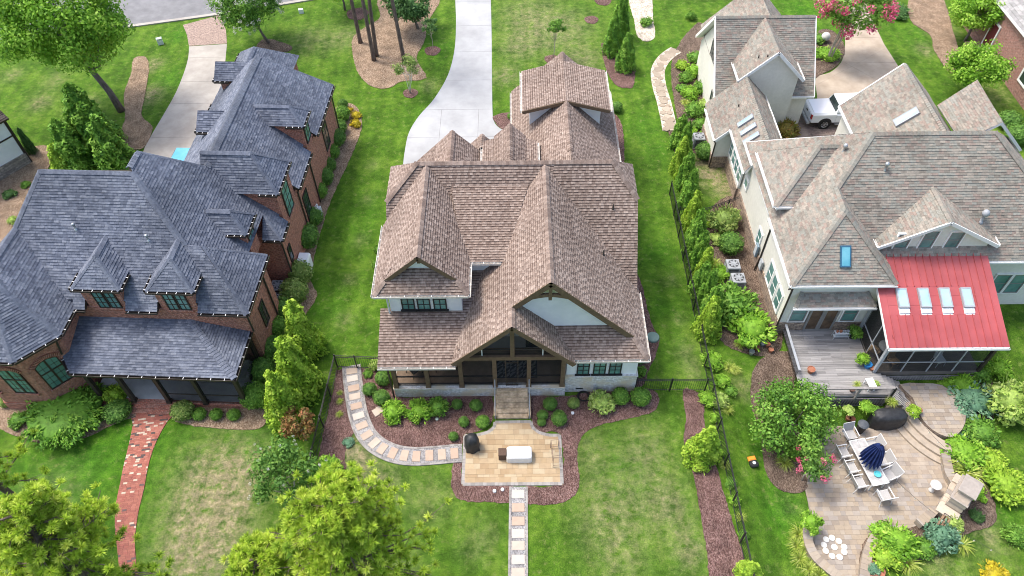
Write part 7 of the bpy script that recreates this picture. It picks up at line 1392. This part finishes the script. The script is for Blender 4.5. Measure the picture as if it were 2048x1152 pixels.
for k, px, py, w_, lb, hf, z in (('lime', 1829, 822, 30, 'bright lime plant in clay pot by curved steps', .7, .1), ('loose', 1726, 716, 26, 'leafy plant in the bright blue pot', 1., .62), ('looseb', 1711, 662, 30, 'leafy plant in the black pot by porch', .9, .62), ('strap', 1714, 770, 20, 'spiky plant in dark pot behind cable rail', 1., .5), ('pale', 1752, 768, 16, 'small pale plant beside white deck table', 1., .4), ('loose', 1735, 813, 30, 'hanging green basket plant on deck lattice, left', .6, .1), ('pale', 1698, 820, 24, 'pale green basket plant on lattice, far left', .5, .0), ('strap', 1784, 804, 24, 'spider plant on the stair post', 1., .3), ('looseb', 1757, 823, 24, 'dark leafy plant above black covered barbecue', .6, .1), ('blue', 1748, 1138, 24, 'succulent plant in the wide clay bowl', .5, -.35), ('loose', 1625, 1043, 44, 'young citrus plant leaning from pot on seat wall', 1.1, .0)): shrub(k, px, py, w_, lb, hf, z0=z)
for i, (px, py) in enumerate(((1598, 1068), (1594, 1092), (1600, 1118), (1618, 1138), (1640, 1150))): shrub('strap', px, py, 38, '%s yellow striped grass clump from top behind curved seat wall' % ORD[i], 1., 'striped grasses behind the seat wall')
for i, (px, py) in enumerate(((1438, 905), (1450, 930), (1462, 965), (1470, 1000), (1482, 1035), (1488, 1070))): shrub(('loose', 'strap', 'looseb')[i % 3], px, py, 24, '%s low fence plant from the lime conifer downward' % ORD[i], .7, 'low plants along the fence')
o = shrub('loose', 1588, 905, 30, 'green and white flower clump left of pink crape myrtle', .6); shrub('strap', 1570, 925, 34, 'variegated grass clump below the large dark bush', .8)
for i, (k, px, py, w_, hf) in enumerate((('looseb', 1392, 112, 34, .8), ('loose', 1390, 140, 34, .8), ('looseb', 1402, 172, 34, .8), ('pale', 1412, 205, 26, .6), ('loose', 1415, 268, 28, .8), ('looseb', 1365, 175, 24, .6), ('strap', 1372, 205, 24, .7), ('loose', 1382, 262, 26, .7))): shrub(k, px, py, w_, '%s plant from the top in the garage wall border' % ORD[i], hf, 'plants bordering the garage wall')
for i, (k, px, py, w_, hf) in enumerate((('strap', 1460, 735, 26, .8), ('loose', 1445, 760, 30, .8), ('looseb', 1462, 780, 26, .8), ('strap', 1455, 820, 26, .9), ('loose', 1432, 835, 24, .8))): shrub(k, px, py, w_, '%s plant downward along the fence from the stone slab' % ORD[i], hf, 'plants along the fence corner')
for i, (k, px, py, w_, hf) in enumerate((('loose', 1900, 770, 40, .7), ('looseb', 1960, 745, 46, .8), ('loose', 2000, 735, 50, .9), ('strap', 1975, 905, 44, .8), ('blue', 1920, 870, 40, .6), ('lime', 1990, 920, 50, .7), ('loose', 1955, 985, 36, .7), ('looseb', 1850, 1095, 46, .7), ('strap', 1925, 1090, 40, .7))): shrub(k, px, py, w_, '%s filler plant from the porch corner through the right garden' % ORD[i], hf, 'filler plants of the right garden')
# evergreen hedge between the lots
for i in range(15):
    f = i/14; px = 1352+(1412-1352)*f**1.1+6*math.sin(i*2.1); py = 292+(668-292)*f; cone('conel' if i % 4 == 2 else 'cone', px+4, py, .66+.16*prnd.random(), 2.7+.8*prnd.random(), '%s evergreen from the street in the row along right boundary' % ORD[i], 'row of evergreens along the boundary')
for px, py, r, h, lb, k in ((1224, 108, .95, 3.6, 'evergreen in the mulch island, left of three', 'cone'), (1238, 72, .95, 4.2, 'evergreen in the mulch island, farthest of three', 'cone'), (1250, 139, .95, 3.2, 'evergreen in the mulch island, nearest of three', 'cone'), (66, 305, .42, 2.2, 'slim dark conical evergreen by white house corner', 'coned'),
                        (1401, 915, 1.0, 2.9, 'plump lime green conifer on mulch strip by fence', 'conel'), (1496, 1152, .7, 1.4, 'pale yellow conifer at bottom beside fence end', 'conel')): cone(k, px, py, r, h, lb)
for px, py, r, h, lb in ((618, 705, 1.15, 4.6, 'lime green evergreen by brick house corner, farthest of three'), (606, 780, 1.25, 4.9, 'lime green evergreen by brick house corner, middle of three'), (582, 838, 1.2, 4.4, 'lime green evergreen by brick house corner, nearest of three')): cone('conel', px, py, r, h, lb, 'lime evergreens at the brick corner')
for px, py, r, h, lb in ((205, 300, 1.9, 5.6, 'broad evergreen beside left driveway, tallest'), (160, 330, 1.5, 4.0, 'broad evergreen beside left driveway, left'), (240, 335, 1.6, 4.4, 'broad evergreen beside left driveway, right'), (135, 342, 1.0, 2.4, 'low bright evergreen at the left of driveway group')): cone('conel' if h < 3 else 'cone', px, py, r, h, lb)
# ------------------------------------------------------------------ trees: trunk, limbs, crown
def tree(name, label, base, h, rad, leaf, bk, nclump, nleaf, size, seed, th=None, lean=(0, 0), flower=None, squash=.75, trunk_r=.16, cat='tree', z=0., lowf=.3, stems=1, cr=.3, spread=1.):
    rs = np.random.default_rng(seed); t = thing(name, label, cat, (base[0], base[1], z)); mb = MB(); cz = h-rad*squash; cen = np.array((lean[0], lean[1], cz)); cl = []
    for i in range(nclump):
        d = rdir(rs, 1)[0]; d[2] = d[2]*.9+.1; q = rs.uniform(.45, 1.)**.6; cl.append(cen+d*q*np.array((rad, rad, rad*squash))*.85)
    for s_ in range(stems):
        o = rs.normal(0, .12*(stems > 1), 2); top = cen+np.array((rs.normal(0, .3)*(stems > 1), rs.normal(0, .3)*(stems > 1), -rad*squash*.2)); P = [np.array((o[0], o[1], 0))+(top-np.array((o[0], o[1], 0)))*f+np.array((rs.normal(0, .06), rs.normal(0, .06), 0))*min(1, h/6)*(f > 0) for f in (0, .25, .5, .75, 1)]
        mb.tube(P, [trunk_r*k for k in (1.15, .9, .75, .6, .4)], 8)
        for i in range(s_, nclump, max(1, nclump//14)*stems):
            f = rs.uniform(.45, .95); a = P[0]+(P[-1]-P[0])*f; m_ = (a+cl[i])/2+np.array((0, 0, -.06*h)); mb.tube((a, m_, cl[i]), [trunk_r*.38, trunk_r*.25, trunk_r*.08], 5)
    mb.build('trunk', bk, t, smooth=True)
    parts = [clump(rs, c, np.array((rad, rad, rad*.85))*cr*rs.uniform(.75, 1.2), nleaf, size, rs.uniform(.2, .8), .2, lo=.35) for c in cl]
    V, Q, T = join(parts); ob('crown', npmesh('crown', V, Q, LF[leaf], T), t)
    if flower:
        k, nf, fs = flower; fp = []
        for i in range(nf):
            c = cl[rs.integers(nclump)]; d = rdir(rs, 1)[0]; d[2] = abs(d[2])*.8+.1; o = c-cen; o = o/(np.linalg.norm(o)+1e-6); fp.append(clump(rs, c+(d*.6+o)*rad*cr*.95, np.array((1, 1, 1.2))*fs, 26, fs*.34, rs.uniform(.2, .8), .25))
        V, Q, T = join(fp); tag(ob('blossoms', npmesh('blossoms', V, Q, LF[k], T), t), kind='stuff')
    return t
tree('deciduous_tree', 'large bright green tree at upper left near the street', at(243, 222), 12.6, 5.0, 'bright', bark, 150, 240, .125, 1, lean=(-1.6, .6), trunk_r=.26, squash=.98, cr=.22)
tree('crape_myrtle', 'round tree with white blossoms by the brick apron', at(537, 86), 6.2, 3.1, 'green', bark, 60, 200, .105, 2, flower=('white', 120, .15), trunk_r=.12, lean=(-.8, .0))
tree('crape_myrtle', 'crape myrtle full of pink blossoms beside right driveway', at(1652, 122), 6.6, 2.6, 'green', sbark, 40, 120, .12, 3, flower=('pink', 120, .27), lean=(1.1, .3), stems=3, trunk_r=.08)
tree('crape_myrtle', 'loose crape myrtle with white and coral blossoms by iron fence', at(585, 985), 3.4, 1.75, 'box', sbark, 34, 120, .085, 4, flower=('white', 26, .07), stems=3, trunk_r=.05, squash=.7)
tree('deciduous_tree', 'bronze leafed small tree above the loose crape myrtle', at(612, 880), 2.6, 1.0, 'red', sbark, 20, 100, .075, 5, trunk_r=.05)
shrub('loose', 652, 938, 58, 'bright green bush right of the loose crape myrtle', 1.); shrub('looseb', 648, 987, 38, 'small green bush below bright bush near the fence', .9)
tree('camellia_tree', 'large dense dark green bush covering the deck corner', at(1572, 870, -.6), 3.5, 2.35, 'green', bark, 64, 150, .09, 6, squash=.8, z=-.6, trunk_r=.1, cr=.28)
tree('crape_myrtle', 'small crape myrtle with hot pink blossoms by right patio', at(1612, 958, -.65), 2.5, .95, 'box', sbark, 18, 100, .075, 7, flower=('pink', 26, .12), z=-.65, stems=3, trunk_r=.035)
tree('deciduous_tree', 'dense round green tree at top right near brick house', at(1930, 82), 4.6, 2.35, 'bright', bark, 64, 160, .11, 8, trunk_r=.12, squash=.75)
tree('deciduous_tree', 'spreading green tree below pink brick house wall', at(1930, 198), 4.4, 2.25, 'bright', bark, 56, 140, .11, 9, trunk_r=.11, squash=.75, lean=(-.1, .3))
tree('deciduous_tree', 'dark leafy tree at top centre behind pine trunks', at(836, 58), 4.6, 2.2, 'dark', bark, 44, 130, .13, 10, trunk_r=.12, lean=(-.4, 0), squash=.85)
tree('deciduous_tree', 'leafy tree at top edge left of the pines', at(690, 20), 4.6, 2.2, 'bright', bark, 34, 110, .13, 15, trunk_r=.1)
tree('young_tree', 'thin staked sapling on front lawn above the rear wing', at(1106, 118), 3.4, .85, 'green', sbark, 16, 60, .085, 11, trunk_r=.03, lean=(.2, .2)); tree('birch_sapling', 'pale barked young birch in small mulch ring', at(821, 187), 3.4, 1.15, 'olive', mat('birch_bark', ((.5, .48, .44), (.66, .64, .6)), 6., rough=.8), 18, 55, .08, 12, stems=3, trunk_r=.03)
tree('young_tree', 'small dark young tree in mulch ring by driveway', at(866, 100), 2.8, .8, 'dark', sbark, 12, 50, .085, 13, trunk_r=.025)
tree('deciduous_tree', 'pale green shrub tree at right edge above fireplace garden', at(2052, 850, -.7), 3.0, 1.5, 'pale', bark, 24, 110, .1, 14, z=-.7, trunk_r=.06)
# pines: needle tufts at the ends of whorled branches
def pine(label, base, h, crown0, rad, ntuft, seed, tr=.2, lean=(0, 0), nl=.30, name='pine_tree'):
    rs = np.random.default_rng(seed); t = thing(name, label, 'tree', (base[0], base[1], 0)); mb = MB(); fx = lambda z: np.array((lean[0]*z/h, lean[1]*z/h, z)); mb.tube([fx(h*f) for f in (0, .03, .25, .5, .75, .97)], [tr*k for k in (1.25, 1., .85, .68, .42, .1)], 9); mb.build('trunk', pbark, t, smooth=True)
    if not ntuft: return t
    bb = MB(); P = []; D = []
    nb = max(8, ntuft//9)
    for i in range(nb):
        f = rs.uniform(0, 1)**.85; z = crown0+(h-crown0)*f; a = rs.uniform(0, 6.28); L = rad*(1-f*.72)*rs.uniform(.6, 1.08); o = fx(z); e = np.array((math.cos(a), math.sin(a), .0)); tip = o+e*L+np.array((0, 0, L*rs.uniform(.0, .35))); mid = o+e*L*.5+np.array((0, 0, L*.04)); bb.tube((o, mid, tip), [.05, .035, .012], 5)
        for k in range(9):
            s_ = rs.uniform(.35, 1.05); q = o+(tip-o)*s_+rs.normal(0, .16+.12*L*.3, 3)*np.array((1, 1, .7)); P.append(q); D.append(e*.7+np.array((0, 0, .85))+rs.normal(0, .35, 3))
            if k < 4: bb.tube((o+(tip-o)*max(.3, s_-.15), q), [.016, .008], 4)
    bb.build('branches', pbark, t); P = np.array(P); D = np.array(D); D /= np.linalg.norm(D, axis=1)[:, None]; n = len(P); m = 74
    d = rdir(rs, n*m).reshape(n, m, 3)*.95+D[:, None, :]*.75; d /= np.linalg.norm(d, axis=2)[:, :, None]; L_ = nl*rs.uniform(.65, 1.15, (n, m, 1)); w_ = .024
    A = np.repeat(P[:, None, :], m, 1); sd = np.cross(d, rdir(rs, n*m).reshape(n, m, 3)); sd /= np.linalg.norm(sd, axis=2)[:, :, None]
    V = np.stack([A-sd*w_*.5, A+sd*w_*.5, A+d*L_*.7+sd*w_*.8, A+d*L_], 2).reshape(-1, 3); tt = np.repeat(np.clip(rs.normal(.5, .22, n), 0, 1), m)+rs.normal(0, .1, n*m)
    ob('crown', npmesh('crown', V, np.arange(4*n*m).reshape(-1, 4), LF['pine'], np.clip(tt, 0, 1)), t); return t
for px, py, h, lb, ln, sd in ((721, 86, 15, 'leftmost tall pine trunk in the straw bed by driveway', (-.5, .3), 1), (748, 121, 16, 'second tall pine trunk from left in straw bed', (-.3, .2), 2), (753, 112, 15.5, 'third slim pine trunk from left in straw bed', (.4, .4), 3), (809, 126, 16, 'rightmost leaning pine trunk in the straw bed', (-.9, .3), 4)):
    pine(lb, at(px, py), h, h*.72, 2.2, 160, sd, .17, ln)
for lb, px, py, z, h, c0, rad, nt_, sd in (('yellow green pine crown at bottom centre, left of the straight path', 690, 1090, 8.0, 11.5, 5.0, 3.7, 1250, 21), ('yellow green pine crown at bottom left corner', 120, 1110, 7.5, 11.0, 4.8, 3.4, 1100, 22), ('pine branch tips entering at the left frame edge', -50, 930, 5.5, 8.0, 3.4, 2.3, 480, 23), ('low pine crown filling bottom edge left of centre', 540, 1165, 5.5, 8.0, 3.2, 2.8, 600, 24)):
    q = at(px, py, z); pine(lb, (q.x, q.y), h, c0, rad, nt_, sd, .2, nl=.25)
